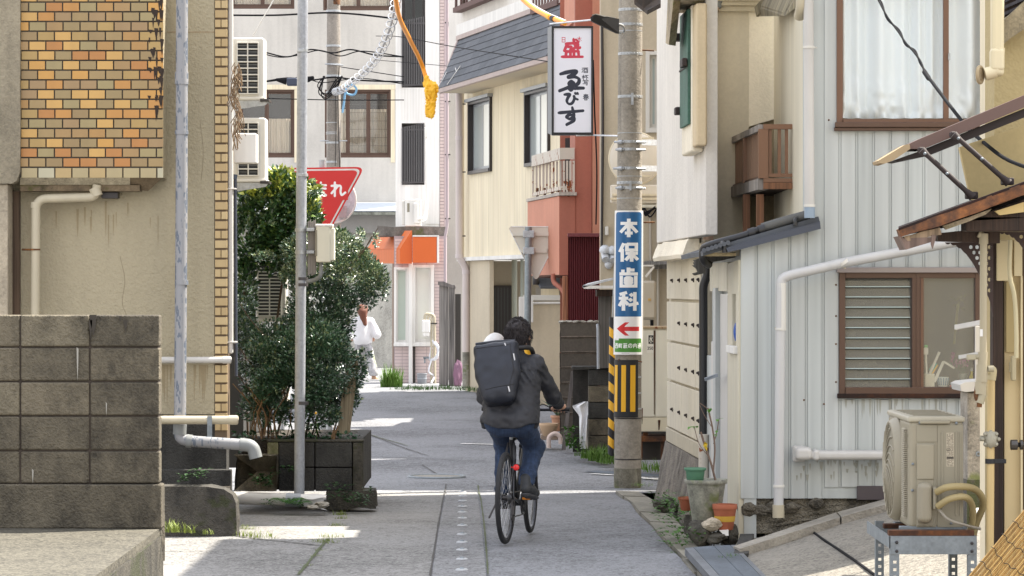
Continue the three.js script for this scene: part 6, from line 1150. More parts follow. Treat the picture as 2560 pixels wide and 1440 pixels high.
{
  const d = 24.85, t = thing('clay_downpipe', V(1770, 600, d), 'pinkish beige round downpipe on the plaster corner', 'downpipe');
  mesh('pipe', pipe([V(1800, -60, d), V(1792, 4, d), V(1771, 48, d), V(1771, 600, d)], .042, .1, 18), A.pinkP, t);
  mesh('elbow', sweep(fillet([V(1801, -60, d), V(1795, 0, d), V(1788, 16, d)], .05), .05, 16), A.greyPipe, t);
  mesh('bracket', [83, 535].map((y) => [sweep([V(1771, y - 2, d), V(1771, y + 2, d)], .046, 14), bar(V(1758, y, d - .02), V(1783, y, d), .008)]).flat(), A.rust, t);
}
{
  const d = 24.7, t = thing('black_downpipe', V(1760, 1085, d), 'black round downpipe at the near edge of the bolted panel wall', 'downpipe');
  mesh('pipe', pipe([V(1774, 640, d), V(1768, 690, d), V(1758, 712, d), V(1759, 1190, d)], .036, .07, 16), A.blackP, t);
  for (const [x, y] of [[758, 697], [758, 712], [759, 1008]]) mesh('coupling', sweep([V(x, y - 4, d), V(x, y + 4, d)], .041, 14), M([.05, .045, .045], { r: .6 }), t);
}
solo('rusty_white_pipe', [sweep([V(1759, 1086, 24.5), V(1759, 1196, 24.5)], .042, 18)], M([.95, .95, .95], { map: 'rustpaint', r: .6 }), 'short white pipe stub with a rusty streak behind the green pot', 'pipe');
// ---------------------------------------------------------------- pale blue clad house
const B = FR(22);
{
  const t = thing('pale_blue_house', V(2050, 1250, 22), 'pale blue house clad in vertical metal siding with curtained upper window', 'house');
  const U = B.R(2091, -70, 2477, 318), L = B.R(2097, 680, 2452, 986);
  // siding sheets, one by one
  for (let k = -4; k < 22; k++) {
    const x0 = 2019 + 41.9 * k, x1 = x0 + 41.9, a = Math.max(x0, 1850), b = x1; if (b <= 1851) continue;
    const top = a < 2040 ? lerp(612, 568, (a - 1850) / 190) : -70, bot = x0 > 2055 ? 1218 : 1246;
    const low = a < 2040, ua = X(a, 22), ub = X(b, 22);
    const seg = (p, q, w0, w1, m, nm) => { const g = B.wall([X(p, 22), Y(bot, 22), X(q, 22), Y(top, 22)], [U, L], w0, w1); for (const q of g) mesh(nm, q, m, t); };
    seg(a + .6, b - 7, .006 + (k & 1) * .001, -.02, k % 3 ? A.siding : A.siding2, 'siding_panel');
    seg(b - 5.5, b - 1, .002, -.02, A.siding2, 'siding_rib');
  }
  mesh('upper_corner', B.pb(2010, -70, 2017.5, 566, .01, -.06, .006), A.siding, t);
  mesh('wall_core', B.wall([X(2012, 22), Y(1246, 22), 9, 6.9], [U, L], -.003, -.14), A.siding2, t);
  mesh('lean_to_core', B.prism([[1852, 612], [2040, 570], [2040, 1246], [1852, 1246]], -.004, -.12), A.siding2, t);
  mesh('flank_wall', [wb(X(2012, 22), .2, -24.6, X(2012, 22) + .099, 6.29, -22.15)], A.sidingCream, t);
  mesh('body', [wb(7, -.2, -24.29, 9, 6.29, -22.2), wb(X(2012, 22), 6.3, -24.6, 9, 6.9, -22.2), wb(X(2012, 22) + .1, -.2, -24.6, 9, 6.9, -24.3)], A.siding2, t);
  mesh('roof', wb(1.9, 6.92, -24.75, 9.3, 7.05, -20.5), A.slate, t);  // out of view, overhang deepened to shade ramp and road
  mesh('foundation', [rough(subdivided(B.prism([[1850, 1247], [2064, 1247], [2064, 1219], [2700, 1219], [2700, 1330], [1850, 1330]], -.03, -.3), 4), .02, 10)], M([.27, .25, .21], { map: 'block', b: 'blockB', bs: .02 }), t);
  mesh('foundation_stone', [[1874, 1272, .055, .05], [1905, 1275, .07, .04], [1935, 1268, .06, .05], [1980, 1268, .05, .04], [2040, 1258, .05, .04]].map(([x, y, r, h], i) => stone(V(x, y, 22.0), r * 1.1, h, .03, .2, i * 3)), M([.16, .145, .12], { map: 'block', b: 'blockB', bs: .01 }), t);
  const gr = []; for (let i = 0; i < 60; i++) { const lo = i < 44, x = lo ? rr(1990, 2240) : rr(2110, 2430), y = lo ? rr(1130, 1190) : 998, w = rr(2, 9), h = lo ? rr(10, 24) : rr(8, 60); gr.push(B.prism([[x - w / 2, y], [x + w / 2, y], [x + w * .3, y + h * .6], [x, y + h], [x - w * .3, y + h * .6]], .0076 + i * 2e-5, .0072)); } mesh('grime_stain', gr, M([.36, .365, .33], { map: 'streak' }), t, { kind: 'stuff' });
  mesh('rust_spot', [[2090, 712], [2090, 790], [2090, 860], [2090, 955], [2105, 297], [2072, 300], [2060, 1010], [2010, 1000]].map(([x, y]) => new THREE.SphereGeometry(.007, 6, 5).translate(...B.P(x, y, .008).toArray())), A.rust, t, { kind: 'stuff' });
  mesh('floor_vent', B.pb(2143, 1215, 2236, 1250, .03, -.01, .004), M([.075, .06, .065], { r: .6 }), t);
  mesh('wall_patch', [B.pb(2104, 1182, 2144, 1217, .014, .007)], A.siding, t);
  // upper window with curtains
  const wu = win(t, B, U, { mat: A.brownAlL, panes: 0, fw: .045, w0: -.06, w1: .03, back: A.roomL, depth: .45 });
  mesh('window_sill', [B.pb(2088, 305, 2480, 318, .07, .031, .005), B.pb(2086, 318.5, 2482, 327, .05, .007, .004)], A.brownAl, wu);
  mesh('sash', [B.pb(2359, -60, 2372, 300, .012, -.03), B.pb(2103, 297, 2468, 304, .005, -.02)], A.brownAlL, wu);
  mesh('pane', [B.pb(2102, -60, 2359, 297, -.005, -.009), B.pb(2372, -60, 2466, 297, -.025, -.029)], A.glass, wu);
  mesh('catch', B.pb(2371, 133, 2376, 150, .03, .013, .003), A.galv, wu);
  mesh('curtain', [sheet(140, 60, (u, v) => { const x = lerp(2100, 2470, u), y = lerp(296, -60, v), k = 1 - v, fold = Math.sin(u * 52 + Math.sin(u * 11) * 1.6) * .034 + Math.sin(u * 23 + 1) * .024; const rum = Math.pow(clamp((y - 150) / 146), 1.6), w = n3(u * 16, v * 9, 2) * .045 * rum + n3(u * 34, v * 22, 7) * .022 * rum; return B.P(x, y, -.1).add(v3(0, 0, fold * (1 - rum * .5) + w)); })], A.curtain, wu);
  // lower window: louvres and a fixed pane
  const wl = win(t, B, L, { mat: A.brownAl, panes: 0, fw: .045, w0: -.08, w1: .03, back: false });
  mesh('window_hood', [B.pb(2092, 668, 2456, 682, .06, .012, .006)], M([.30, .26, .25], { r: .5, m: .2 }), wl);
  mesh('window_sill', B.pb(2094, 984, 2425, 996, .05, .012, .005), M([.22, .15, .11], { map: 'rust' }), wl);
  mesh('mullion', [B.pb(2280, 684, 2302, 982, .028, -.07, .006), B.pb(2291, 684, 2299, 982, .034, .028)], A.brownAl, wl);
  mesh('sash', [B.pb(2302, 687, 2309, 976, .02, -.05), B.pb(2441, 687, 2449, 976, .02, -.05), B.pb(2309, 687, 2441, 695, .02, -.05), B.pb(2309, 968, 2441, 976, .02, -.05)], A.brownAlL, wl);
  const LV = M([.5, .5, .46], { r: .09, phys: 1, x: { transmission: .8, thickness: 0 } });
  for (let i = 0; i < 12; i++) { const y = 690 + i * 25.6; mesh('louvre_slat', prism([B.P(2113, y + 1, -.018), B.P(2276, y + 1, -.018), B.P(2276, Math.min(978, y + 27), .0), B.P(2113, Math.min(978, y + 27), .0)], v3(0, 0, -.005)), LV, wl); mesh('slat_edge', B.pb(2112, y + 25.5, 2277, y + 27.8, .006, -.004, .001), M([.42, .52, .52], { r: .25 }), wl); }
  mesh('louvre_rail', [B.pb(2108, 686, 2112.5, 980, .012, -.05), B.pb(2276, 686, 2280, 980, .012, -.05)], A.darkAl, wl);
  mesh('pane', B.pb(2309, 695, 2441, 968, -.01, -.014), M([.92, .92, .88], { r: .02, phys: 1, x: { transmission: .93, thickness: 0 } }), wl);
  mesh('room', [B.pb(2080, 660, 2470, 1000, -1.2, -1.25), B.pb(2080, 980, 2470, 988, -.085, -1.2)], M([.09, .083, .07]), wl);
}
// things on the window shelf
const SH = (px, dd = 22.1) => { const p = V(px, 978, dd); p.y = Y(969, 22); return p; };
{ const p = SH(2195, 22.4), t = thing('round_basket', p, 'round wooden basket behind the louvred window', 'basket'); mesh('body', lathe([[0, 0], [.075, 0], [.075, .12], [.07, .12], [.07, .01], [0, .01]], p, 28), A.woodP, t); mesh('lid', lathe([[0, .16], [.078, .155], [.08, .125], [0, .125]], p, 28), M([.62, .47, .24], { map: 'wood' }), t); mesh('band', lathe([[.0765, .05], [.078, .05], [.078, .07], [.0765, .07]], p, 28), A.woodB, t); }
solo('white_paper_bag', [stone(V(2165, 930, 22.5), .09, .1, .06, .35, 6)], M([.6, .56, .45]), 'crumpled pale bag behind the louvred window', 'bag');
solo('white_ball', [new THREE.SphereGeometry(.035, 16, 12).translate(...V(2128, 834, 22.5).toArray()), pb(2115, 849, 2152, 853, 22.45, .05)], A.white, 'small white ball on a ledge behind the louvred window', 'ornament');  // plain white ball and its small ledge
solo('hanging_pan', lathe([[0, 0], [.05, .005], [.075, .04], [.07, .045], [.045, .012], [0, .01]], V(2143, 765, 22.6), 24), A.galv, 'metal bowl hanging behind the louvred window', 'bowl');
{ const p = SH(2323), t = thing('white_cup', p, 'white square tumbler holding brushes on the window shelf', 'cup'); mesh('cup', wb(p.x - .036, p.y, p.z - .036, p.x + .036, p.y + .1, p.z + .036, .006), M([.66, .62, .54], { r: .4 }), t); mesh('brush_handle', [bar(p.clone().add(v3(-.02, .09, 0)), p.clone().add(v3(-.026, .3, 0)), .008), bar(p.clone().add(v3(.0, .09, 0)), p.clone().add(v3(.075, .26, 0)), .01)], A.white, t); mesh('brush_head', [wb(p.x - .04, p.y + .24, p.z - .012, p.x - .008, p.y + .29, p.z + .012, .004)], A.white, t); mesh('brush_tip', wb(p.x - .036, p.y + .292, p.z - .01, p.x - .012, p.y + .31, p.z + .01, .003), M([.1, .5, .12]), t); mesh('sponge', [prism([v3(p.x + .02, p.y + .1, p.z - .01), v3(p.x + .06, p.y + .17, p.z - .01), v3(p.x + .04, p.y + .19, p.z - .01), v3(p.x + .0, p.y + .13, p.z - .01)], v3(0, 0, -.02))], M([.05, .42, .36]), t); mesh('scourer', [prism([v3(p.x + .025, p.y + .09, p.z - .008), v3(p.x + .068, p.y + .16, p.z - .008), v3(p.x + .06, p.y + .168, p.z - .008), v3(p.x + .018, p.y + .1, p.z - .008)], v3(0, 0, -.02))], A.yellow, t); }
solo('folded_paper', [beam(SH(2335).add(v3(0, .04, .02)), SH(2358).add(v3(0, .19, .02)), .012, .02), beam(SH(2358).add(v3(0, .19, .02)), SH(2385).add(v3(0, .14, .02)), .012, .014)], A.white, 'white folded strip standing like a gable on the window shelf', 'paper strip');
{ const p = SH(2357), t = thing('patterned_cup', p, 'small blue and white cup in the middle of the window shelf', 'cup'); mesh('cup', lathe([[0, 0], [.032, 0], [.046, .075], [.042, .075], [.03, .008], [0, .008]], p, 24), M([.62, .68, .74], { r: .25 }), t); mesh('stripe', [...Array(14)].map((_, i) => { const a = i / 14 * 6.283; return beam(v3(p.x + Math.sin(a) * .036, p.y + .015, p.z + Math.cos(a) * .036), v3(p.x + Math.sin(a) * .0455, p.y + .068, p.z + Math.cos(a) * .0455), .007, .004); }), M([.12, .22, .34]), t); }
{ const p = SH(2430, 22.2), t = thing('blue_bottle', p, 'small yellow and blue bottle at the right end of the window shelf', 'bottle'); mesh('body', lathe([[0, 0], [.022, 0], [.022, .075], [.01, .1], [.01, .115], [0, .115]], p, 16), M([.7, .55, .05]), t); mesh('label', lathe([[.0225, .025], [.0228, .025], [.0228, .06], [.0225, .06]], p, 16), A.blue, t); mesh('cap', lathe([[0, .14], [.012, .14], [.012, .115], [0, .115]], p, 12), A.white, t); }
{ const p = SH(2408, 22.3), t = thing('grey_tumbler', p, 'grey green tumbler with pink flowers near the right of the window', 'vase'); mesh('tumbler', lathe([[0, 0], [.026, 0], [.03, .095], [.026, .095], [.022, .01], [0, .01]], p, 20), M([.40, .43, .42], { r: .3 }), t); const l = [], g = []; for (let i = 0; i < 26; i++) { const a = rr(0, 6.28), q = p.clone().add(v3(rr(-.09, .04), rr(.15, .24), rr(-.04, .04))); for (let k = 0; k < 5; k++) leafGeo(l, q, v3(Math.cos(k * 1.26 + a), Math.sin(k * 1.26 + a), .3), .022, .018); g.push(bar(p.clone().add(v3(0, .08, 0)), q, .0015, 4)); } mesh('flowers', l, M([.55, .13, .42]), t); mesh('stems', g, GM.weedD, t); }
solo('red_dish', [stone(SH(2383).add(v3(0, .01, .03)), .03, .012, .02, .1)], A.red, 'small red dish on the window shelf', 'dish');
{ const p = V(2395, 760, 22.6); const l = [bar(p, V(2385, 860, 22.6), .01)]; for (let i = 0; i < 30; i++) leafGeo(l, p.clone().add(v3(rr(-.05, .05), rr(-.03, .05), 0)), v3(rr(-1, 1), rr(-.6, .8), 0), .05, .02); solo('hanging_plant', l, M([.25, .22, .06]), 'pale plant showing through the textured pane', 'plant'); }
// pipes on the pale blue house
{
  const d = 21.85, t = thing('white_downpipe', V(2022, 545, d), 'white downpipe at the upper left corner of the pale blue house', 'downpipe');
  mesh('pipe', sweep([V(2021, -60, d), V(2024, 520, d)], .037, 20), A.whiteP, t); mesh('socket', sweep([V(2024, 518, d), V(2024, 545, d)], .039, 18), M([.25, .32, .40], { r: .5 }), t);
  mesh('bracket', [[2022, 118], [2024, 514]].map(([x, y]) => sweep([V(x, y - 3, d), V(x, y + 3, d)], .042, 18)).concat([bar(V(2030, 119, d), V(2042, 119, d + .1), .006)]), A.acL, t);
  mesh('top_elbow', pipe([V(2003, -40, d), V(2003, 20, d + .02), V(1998, 42, d + .1)], .04, .04, 14), A.creamP, t);
}
{
  const d = 21.82, t = thing('slanting_drainpipe', V(1950, 1290, d), 'long white drainpipe rising diagonally above the lower window then dropping to the ground', 'drainpipe');
  mesh('pipe', pipe([V(1946, 1292, d), V(1953, 697, d), V(1975, 688, d), V(2114, 656, d), V(2480, 588, d)], .036, .06, 20), M([.55, .555, .57], { map: 'dirt', r: .4 }), t);
  mesh('coupling', [sweep([V(1947, 1212, d), V(1947, 1218, d)], .042, 18), sweep([V(1953, 708, d), V(1953, 826, d)], .0362, 18), sweep([V(1951, 820, d), V(1951, 825, d)], .041, 18), sweep([V(2107, 653, d - .005), V(2112, 660, d - .005)], .042, 16)], A.acL, t);
  mesh('foot', sweep([V(1946, 1262, d), V(1946, 1294, d)], .043, 18), A.creamP, t);
  mesh('clip', [bar(V(1937, 821, d), V(1965, 821, d), .008), bar(V(2110, 648, d), V(2112, 672, d), .008)], A.creamP, t);
}
{
  const f = FR(21.9), t = thing('pipe_duct', V(2200, 1155, 21.9), 'horizontal white pipe cover low on the pale blue house ending in an elbow cap', 'duct');
  mesh('duct', f.pb(2024, 1127, 2530, 1151, .07, -.06, .03), M([.54, .53, .52], { map: 'dirt', r: .45 }), t); mesh('end_cap', [f.pb(1988, 1118, 2032, 1152, .085, -.07, .035), f.pb(1983, 1115, 2014, 1156, .02, -.08, .02)], A.whiteP, t); mesh('joint', f.pb(2033, 1124, 2050, 1153, .078, -.06, .03), A.whiteP, t);
}
// ---- lean-to side wall and roof
{
  const Lw = new Fr(v3(X(1850, 22), 0, -22), v3(.0186, 0, 1), v3(-1, 0, .0186));
  const t = thing('lean_to', V(1810, 1250, 23), 'pale lean-to at the side of the blue house with a dark sloping roof', 'lean-to'), G = -.25;
  const cols = [[1770, 1782, 0], [1783, 1793, .02], [1802, 1818, -.02], [1823, 1835, .0], [1836, 1850, .02]];
  const uu = (px, w = 0) => Lw.hit(px, 800, w)[0], yy = (py) => Y(py, 23);
  const O = [uu(1834), Y(862, 22.6), uu(1843), Y(735, 22.6)];
  mesh('wall', Lw.wall([uu(1771), G, 0, Y(640, 22.5)], [O], -.03, -.12), A.siding, t); mesh('opening_shade_panel', Lw.box(O[0], O[1], O[2], O[3], -.5, -.55), A.dark, t);  // near-black panel paints the shade inside the opening
  for (const [a, b, c, e, w] of [[1772, 1786, 900, 1300, .02], [1793, 1799, 720, 1300, .035], [1800, 1818, 735, 1300, .0], [1787, 1792, 860, 1300, .03]]) mesh('frame_board', Lw.box(uu(a), yy(e), uu(b), yy(c), w, -.029, .006), pick([A.whiteP, A.siding]), t);
  for (let i = 0; i < 8; i++) { const a = lerp(uu(1822), 0, i / 8), b = lerp(uu(1822), 0, (i + 1) / 8); mesh('siding_panel', Lw.wall([a + .005, G, b - .012, Y(650 + (8 - i) * 1, 22.5)], [O], .01, -.029), A.sidingCream, t); }
  for (let i = 0; i < 6; i++) { const a = lerp(uu(1778), uu(1822), i / 6), b = lerp(uu(1778), uu(1822), (i + 1) / 6); mesh('siding_panel', Lw.box(a + .005, yy(728), b - .012, yy(655), .012, -.029), A.sidingCream, t); }
  mesh('letter_slot', prism([V(1762, 946, 23.6), V(1795, 934, 23), V(1795, 942, 23), V(1764, 953, 23.6)], v3(0, 0, -.1)), M([.12, .15, .19], { r: .5 }), t);
  mesh('opening_sill', Lw.box(O[0] - .2, O[1] - .06, O[2] + .1, O[1] - .002, .04, -.02, .006), A.white, t);
  const fr = FR(21.93);
  mesh('roof', fr.prism([[1757, 628], [1850, 598], [2046, 541], [2050, 556], [1850, 612], [1758, 640]], .02, -2.8), A.slate3, t);
  mesh('barge_board', fr.prism([[1815, 620], [1850, 609], [2050, 553], [2052, 572], [1850, 624], [1820, 630]], .05, .021), M([.05, .06, .085], { r: .5 }), t);
  mesh('roof_edge_tile', [...Array(7)].map((_, i) => sweep([fr.P(1760 + i * 10, 626 - i * 3.2, .06), fr.P(1760 + i * 10, 626 - i * 3.2, -.4)], .018, 8)), A.slate, t);
  mesh('rafter_end', [fr.pb(1762, 632, 1840, 640, .0, -.5)], M([.30, .25, .15], { map: 'moss' }), t);
}
{
  const d = 21.8, t = thing('roof_drain', V(1900, 600, d), 'black and grey drainpipe lying along the lean-to roof edge', 'drainpipe');
  mesh('pipe', [pipe([V(1772, 662, 22.3), V(1757, 650, 22.2), V(1757, 620, 22.2), V(1780, 611, 22.1), V(1860, 590, 22), V(1930, 562, 22)], .03, .06, 14)], A.blackP, t);
  mesh('lagged_pipe', sweep([V(1905, 570, 22), V(1950, 556, 22), V(2022, 536, 22)], .036, 14), M([.10, .10, .095], { r: .7 }), t);
  for (const [x, y] of [[1880, 583], [1905, 575]]) mesh('coupling', sweep([V(x - 8, y + 2, 21.98), V(x + 8, y - 3, 21.98)], .04, 14), A.blackP, t);
  mesh('drop', [pipe([V(1806, 607, 21.95), V(1811, 612, 21.9), V(1812, 632, 21.9)], .018, .03, 10), pipe([V(1992, 545, 21.95), V(1988, 550, 21.9), V(1988, 564, 21.9)], .016, .03, 10)], A.blackP, t);
}
{ const l = []; for (const p of [[[1736, 650], [1770, 640], [1840, 632], [1842, 642], [1775, 656], [1742, 656]], [[1733, 662], [1775, 655], [1772, 668], [1745, 672]], [[1735, 682], [1765, 676], [1764, 682], [1740, 686]], [[1735, 655], [1760, 652], [1764, 680], [1750, 684]]]) l.push(prism(p.map(([x, y], i) => V(x, y, 22.6)), v3(0, 0, -.25))); solo('broken_gutter', l.map((g) => rough(subdivided(g, 2), .012, 12)), M([.10, .095, .085], { map: 'wood' }), 'broken dark gutter pieces hanging below the lean-to roof', 'gutter'); }
solo('blue_jug', [stone(V(1840, 830, 22.5), .02, .07, .03, .1, 5)], A.blue, 'bright blue plastic object in the lean-to opening', 'jug');
// ---- balcony
{
  const t = thing('brown_balcony', V(1960, 490, 23), 'brown metal balcony with balusters on the side of the blue house', 'balcony');
  const N = [X(1908, 23), -23], Fp = [X(1838, 25), -25], R = [X(2012, 23), -23];
  const P = (p, py) => v3(p[0], Y(py, 23), p[1]), mix = (a, b, s) => [lerp(a[0], b[0], s), lerp(a[1], b[1], s)];
  const rail = (a, b, y0, y1, w, m, n = 'rail') => mesh(n, beam(P(a, (y0 + y1) / 2), P(b, (y0 + y1) / 2), w, (y1 - y0) / 326), m, t);
  const tan = M([.21, .105, .055], { r: .5 }), grey = M([.33, .30, .27], { map: 'wood' });
  rail(N, R, 311, 323, .07, tan, 'top_rail'); rail(N, R, 434, 443, .05, tan, 'bottom_rail'); rail(N, R, 446, 456, .06, tan, 'floor_edge'); rail(N, R, 457, 473, .1, A.woodB, 'floor_edge');
  rail(N, Fp, 311, 327, .07, grey, 'top_rail'); rail(N, Fp, 440, 448, .05, A.brownAl, 'bottom_rail'); rail(N, Fp, 446, 474, .08, grey, 'floor_edge');
  for (const s of [0, .55, 1]) { const p = mix(N, Fp, s); mesh('post', beam(P(p, 325), P(p, 446), .07, .07, v3(0, 0, 1)), tan, t); }
  mesh('post', [beam(P(N, 323), P(N, 446), .075, .06, v3(0, 0, 1))], tan, t);
  for (let i = 1; i < 16; i++) { if (i === 9) continue; const p = mix(N, Fp, i / 16); mesh('baluster', beam(P(p, 326), P(p, 444), .025, .025, v3(0, 0, 1)), M([.24, .15, .10]), t); }
  for (const px of [1925, 1948, 1966, 1985]) { const p = [X(px, 23), -23]; mesh('baluster', beam(P(p, 323), P(p, 436), .024, .03, v3(0, 0, 1)), tan, t); }
  mesh('floor', prism([P(N, 470), P(R, 470), v3(R[0], Y(470, 23), -25), P(Fp, 470)], v3(0, .04, 0)), A.woodD, t);
  for (const [px, dd] of [[1900, 23.2], [1866, 23.9]]) mesh('support_post', beam(V(px, 486, dd), V(px, 640, dd), .055, .055, v3(0, 0, 1)), A.woodB, t);
}
{
  const t = thing('flank_window', V(1975, 320, 24), 'narrow recessed balcony window with a small roof on the side of the blue house', 'window');
  mesh('frame', [pb(1938, 44, 1962, 560, 24.6, .1), pb(1985, 40, 1990, 470, 23.6, .1)], A.sidingCream, t); mesh('panel', pb(1963, 60, 1985, 320, 24.4, .03), M([.40, .34, .23], { map: 'stucco' }), t); mesh('pane', pb(1990, 40, 2009, 460, 23.5, .02), M([.20, .23, .26], { r: .12 }), t);
  mesh('lower_panel', pb(1938, 330, 1962, 480, 24.5, .02), M([.12, .06, .045]), t);
  mesh('hood', [prism([V(1897, 41, 24.2), V(1962, 40, 22.8), V(2004, 8, 22.6), V(2004, -30, 22.6), V(1940, -30, 24), V(1894, 18, 24.2)], v3(0, .03, -.05)), prism([V(1892, 18, 24.1), V(1940, -30, 23.9), V(1944, -24, 23.9), V(1897, 42, 24.1)], v3(-.02, 0, 0))], M([.30, .26, .17], { map: 'wood' }), t);
  mesh('cream_siding', [...Array(4)].map((_, i) => pb(1952 + i * 15, 478, 1965 + i * 15, 560, 24.2, .03)), A.sidingCream, t);
}
// ---- flower pots and stones by the gutter
{ const d = 21.9, p = V(1765, 1306, d), t = thing('big_grey_pot', p, 'large pale grey green plastic pot by the lean-to corner', 'flower pot'); mesh('pot', lathe([[0, 0], [.10, 0], [.142, .285], [.155, .285], [.158, .315], [.138, .315], [.128, .27], [.09, .02], [0, .02]], p, 36), A.potGrey, t); mesh('soil', lathe([[0, .285], [.136, .28]], p, 28), A.soil, t); }
{ const p = V(1738, 1210, 21.85), t = thing('green_pot', p, 'smaller green pot standing in the large grey pot', 'flower pot'); mesh('pot', lathe([[0, 0], [.058, 0], [.07, .1], [.08, .1], [.082, .118], [.07, .118], [.055, .01], [0, .01]], p, 28), A.potGreen, t); mesh('soil', lathe([[0, .1], [.068, .1]], p, 20), A.soil, t); }
{ const p = V(1790, 1208, 21.9), t = thing('bare_sapling', p, 'thin leafless sapling with a few leaves growing from the large pot', 'plant'); const d = 21.9; mesh('stem', [cable([p, V(1778, 1160, d), V(1764, 1120, d), V(1752, 1080, d)], .009), cable([V(1783, 1180, d), V(1787, 1120, d), V(1781, 1070, d), V(1770, 1020, d)], .007), cable([V(1784, 1110, d), V(1792, 1080, d), V(1797, 1050, d)], .004), cable([V(1770, 1140, d), V(1748, 1110, d), V(1735, 1065, d)], .003), cable([V(1781, 1070, d), V(1762, 1040, d), V(1748, 1010, d)], .003), cable([V(1772, 1025, d), V(1760, 1015, d), V(1750, 1008, d)], .003)], M([.16, .11, .085]), t); const l = [], y = []; for (const [a, b, s] of [[1728, 1066, .035], [1735, 1068, .035], [1742, 1070, .025], [1779, 1020, .04], [1796, 1048, .035], [1793, 1075, .025], [1788, 1085, .02]]) for (let k = 0; k < 2; k++) leafGeo(l, V(a, b, d), v3(rr(-1, 1), rr(-.8, .5), .5), s * 1.3, s); for (let k = 0; k < 5; k++) leafGeo(y, V(1763 + rr(-3, 3), 1112 + rr(-4, 4), d - .02), v3(rr(-.4, .4), rr(-1, .6), .6), .05, .03); mesh('leaves', l, leafM([.12, .26, .05]), t); mesh('yellow_leaves', y, M([.55, .40, .03]), t); }
{ const p = V(1716, 1276, 22.2), t = thing('terracotta_pot', p, 'small terracotta pot with a strappy plant half behind the large pot', 'potted plant'); mesh('pot', lathe([[0, 0], [.04, 0], [.055, .08], [.064, .08], [.064, .1], [.05, .1], [.04, .01], [0, .01]], p, 24), A.terracotta, t); const l = []; for (let i = 0; i < 14; i++) { const a = rr(2, 4.5), q = p.clone().add(v3(0, .09, 0)), e = v3(Math.cos(a), 0, Math.sin(a)); l.push(sheet(1, 8, (u, v) => q.clone().addScaledVector(e, .22 * v).add(v3(0, .22 * v - .28 * v * v * (i % 3), (u - .5) * .018 * (1 - v))))); } mesh('leaves', l, GM.weed, t); }
{ const p = V(1812, 1324, 21.75), t = thing('brown_pot', p, 'brown red pot with a yellow band beside the white stone', 'flower pot'); mesh('pot', lathe([[0, 0], [.06, 0], [.084, .15], [.09, .15], [.09, .185], [.075, .185], [.06, .02], [0, .02]], p, 28), A.terracotta, t); mesh('band', lathe([[.0705, .06], [.072, .06], [.0785, .1], [.077, .1]], p, 28), M([.50, .30, .04]), t); }
{ const p = V(1783, 1297, 21.95), t = thing('red_pot', p, 'dull red pot between the large grey pot and the brown pot', 'flower pot'); mesh('pot', lathe([[0, 0], [.05, 0], [.062, .07], [.07, .07], [.07, .092], [.055, .092], [.04, .01], [0, .01]], p, 24), M([.30, .075, .05], { map: 'dirt', r: .7 }), t); }
solo('pale_stone', [stone(V(1780, 1312, 21.7), .075, .05, .07, .2, 11)], M([.55, .48, .38], { map: 'conc', b: 'concB' }), 'pale rounded stone below the red pot', 'stone');
solo('white_shard', rough(subdivided(prism([V(1798, 1326, 21.65), V(1822, 1324, 21.65), V(1822, 1340, 21.65), V(1804, 1340, 21.65), V(1806, 1333, 21.65)], v3(0, 0, -.05)), 2), .006, 20), A.white, 'broken white plastic piece under the brown pot', 'shard');
solo('mossy_stones', [stone(V(1752, 1332, 21.75), .08, .09, .1, .25, 21), stone(V(1790, 1345, 21.7), .08, .04, .08, .25, 22), stone(V(1738, 1318, 22.2), .09, .1, .1, .2, 23), stone(V(1820, 1336, 21.85), .08, .09, .1, .2, 24), stone(V(1665, 1262, 26), .14, .06, .2, .2, 25)], A.mossy, 'mossy stones edging the gutter under the pots', 'stones', null, { kind: 'stuff' });
{ // grey cover planks over the gutter and timber edge
  const t = thing('gutter_cover', V(1800, 1440, 20), 'grey rubber cover planks laid over the gutter at the ramp foot', 'cover');
  const P0 = [[1712, 1370], [1760, 1365], [1838, 1362]], P1 = [[1802, 1470], [1862, 1470], [1945, 1470]], dep = (py) => (C - .1) * F / (py - 720), at = (px, py) => V(px, py, dep(py));
  for (const [a, b, k] of [[0, .17, 0], [.18, .58, 1], [.59, .9, 1], [.91, 1, 0]]) { const l = (P, s) => s < .4 ? [lerp(P[0][0], P[1][0], s / .4), lerp(P[0][1], P[1][1], s / .4)] : [lerp(P[1][0], P[2][0], (s - .4) / .6), lerp(P[1][1], P[2][1], (s - .4) / .6)]; mesh('plank', prism([at(...l(P0, a)), at(...l(P0, b)), at(...l(P1, b)), at(...l(P1, a))], v3(0, -.05, 0)), k ? A.matGrey : M([.17, .185, .21], { map: 'conc', r: .7 }), t); }
}
solo('timber_edge', [[[1834, 1352], [1850, 1372], [2100, 1312], [2090, 1296]], [[2094, 1295], [2104, 1311], [2240, 1272], [2236, 1262]]].map((q) => prism(q.map(([x, y], i) => { const d = lerp(20.9, 21.85, clamp((x - 1834) / 90)) - (i === 1 || i === 2 ? .45 : 0); const X0 = X(x, d); return v3(X0, RAMP(X0, d) + .05, -d); }), v3(0, -.09, 0))), A.plank, 'weathered pale timber edging at the top of the ramp', 'timber');
solo('ramp_joint', cable([[2030, 1330], [2060, 1352], [2110, 1385], [2160, 1420], [2200, 1450]].map(([px, py]) => { let d = 20; for (let i = 0; i < 40; i++) d = lerp(d, (C - RAMP(X(px, d), d)) * F / (py - 720), .5); return V(px, py, d).add(v3(0, .006, 0)); }), .009), A.cable, 'dark cord lying across the concrete ramp', 'cord');
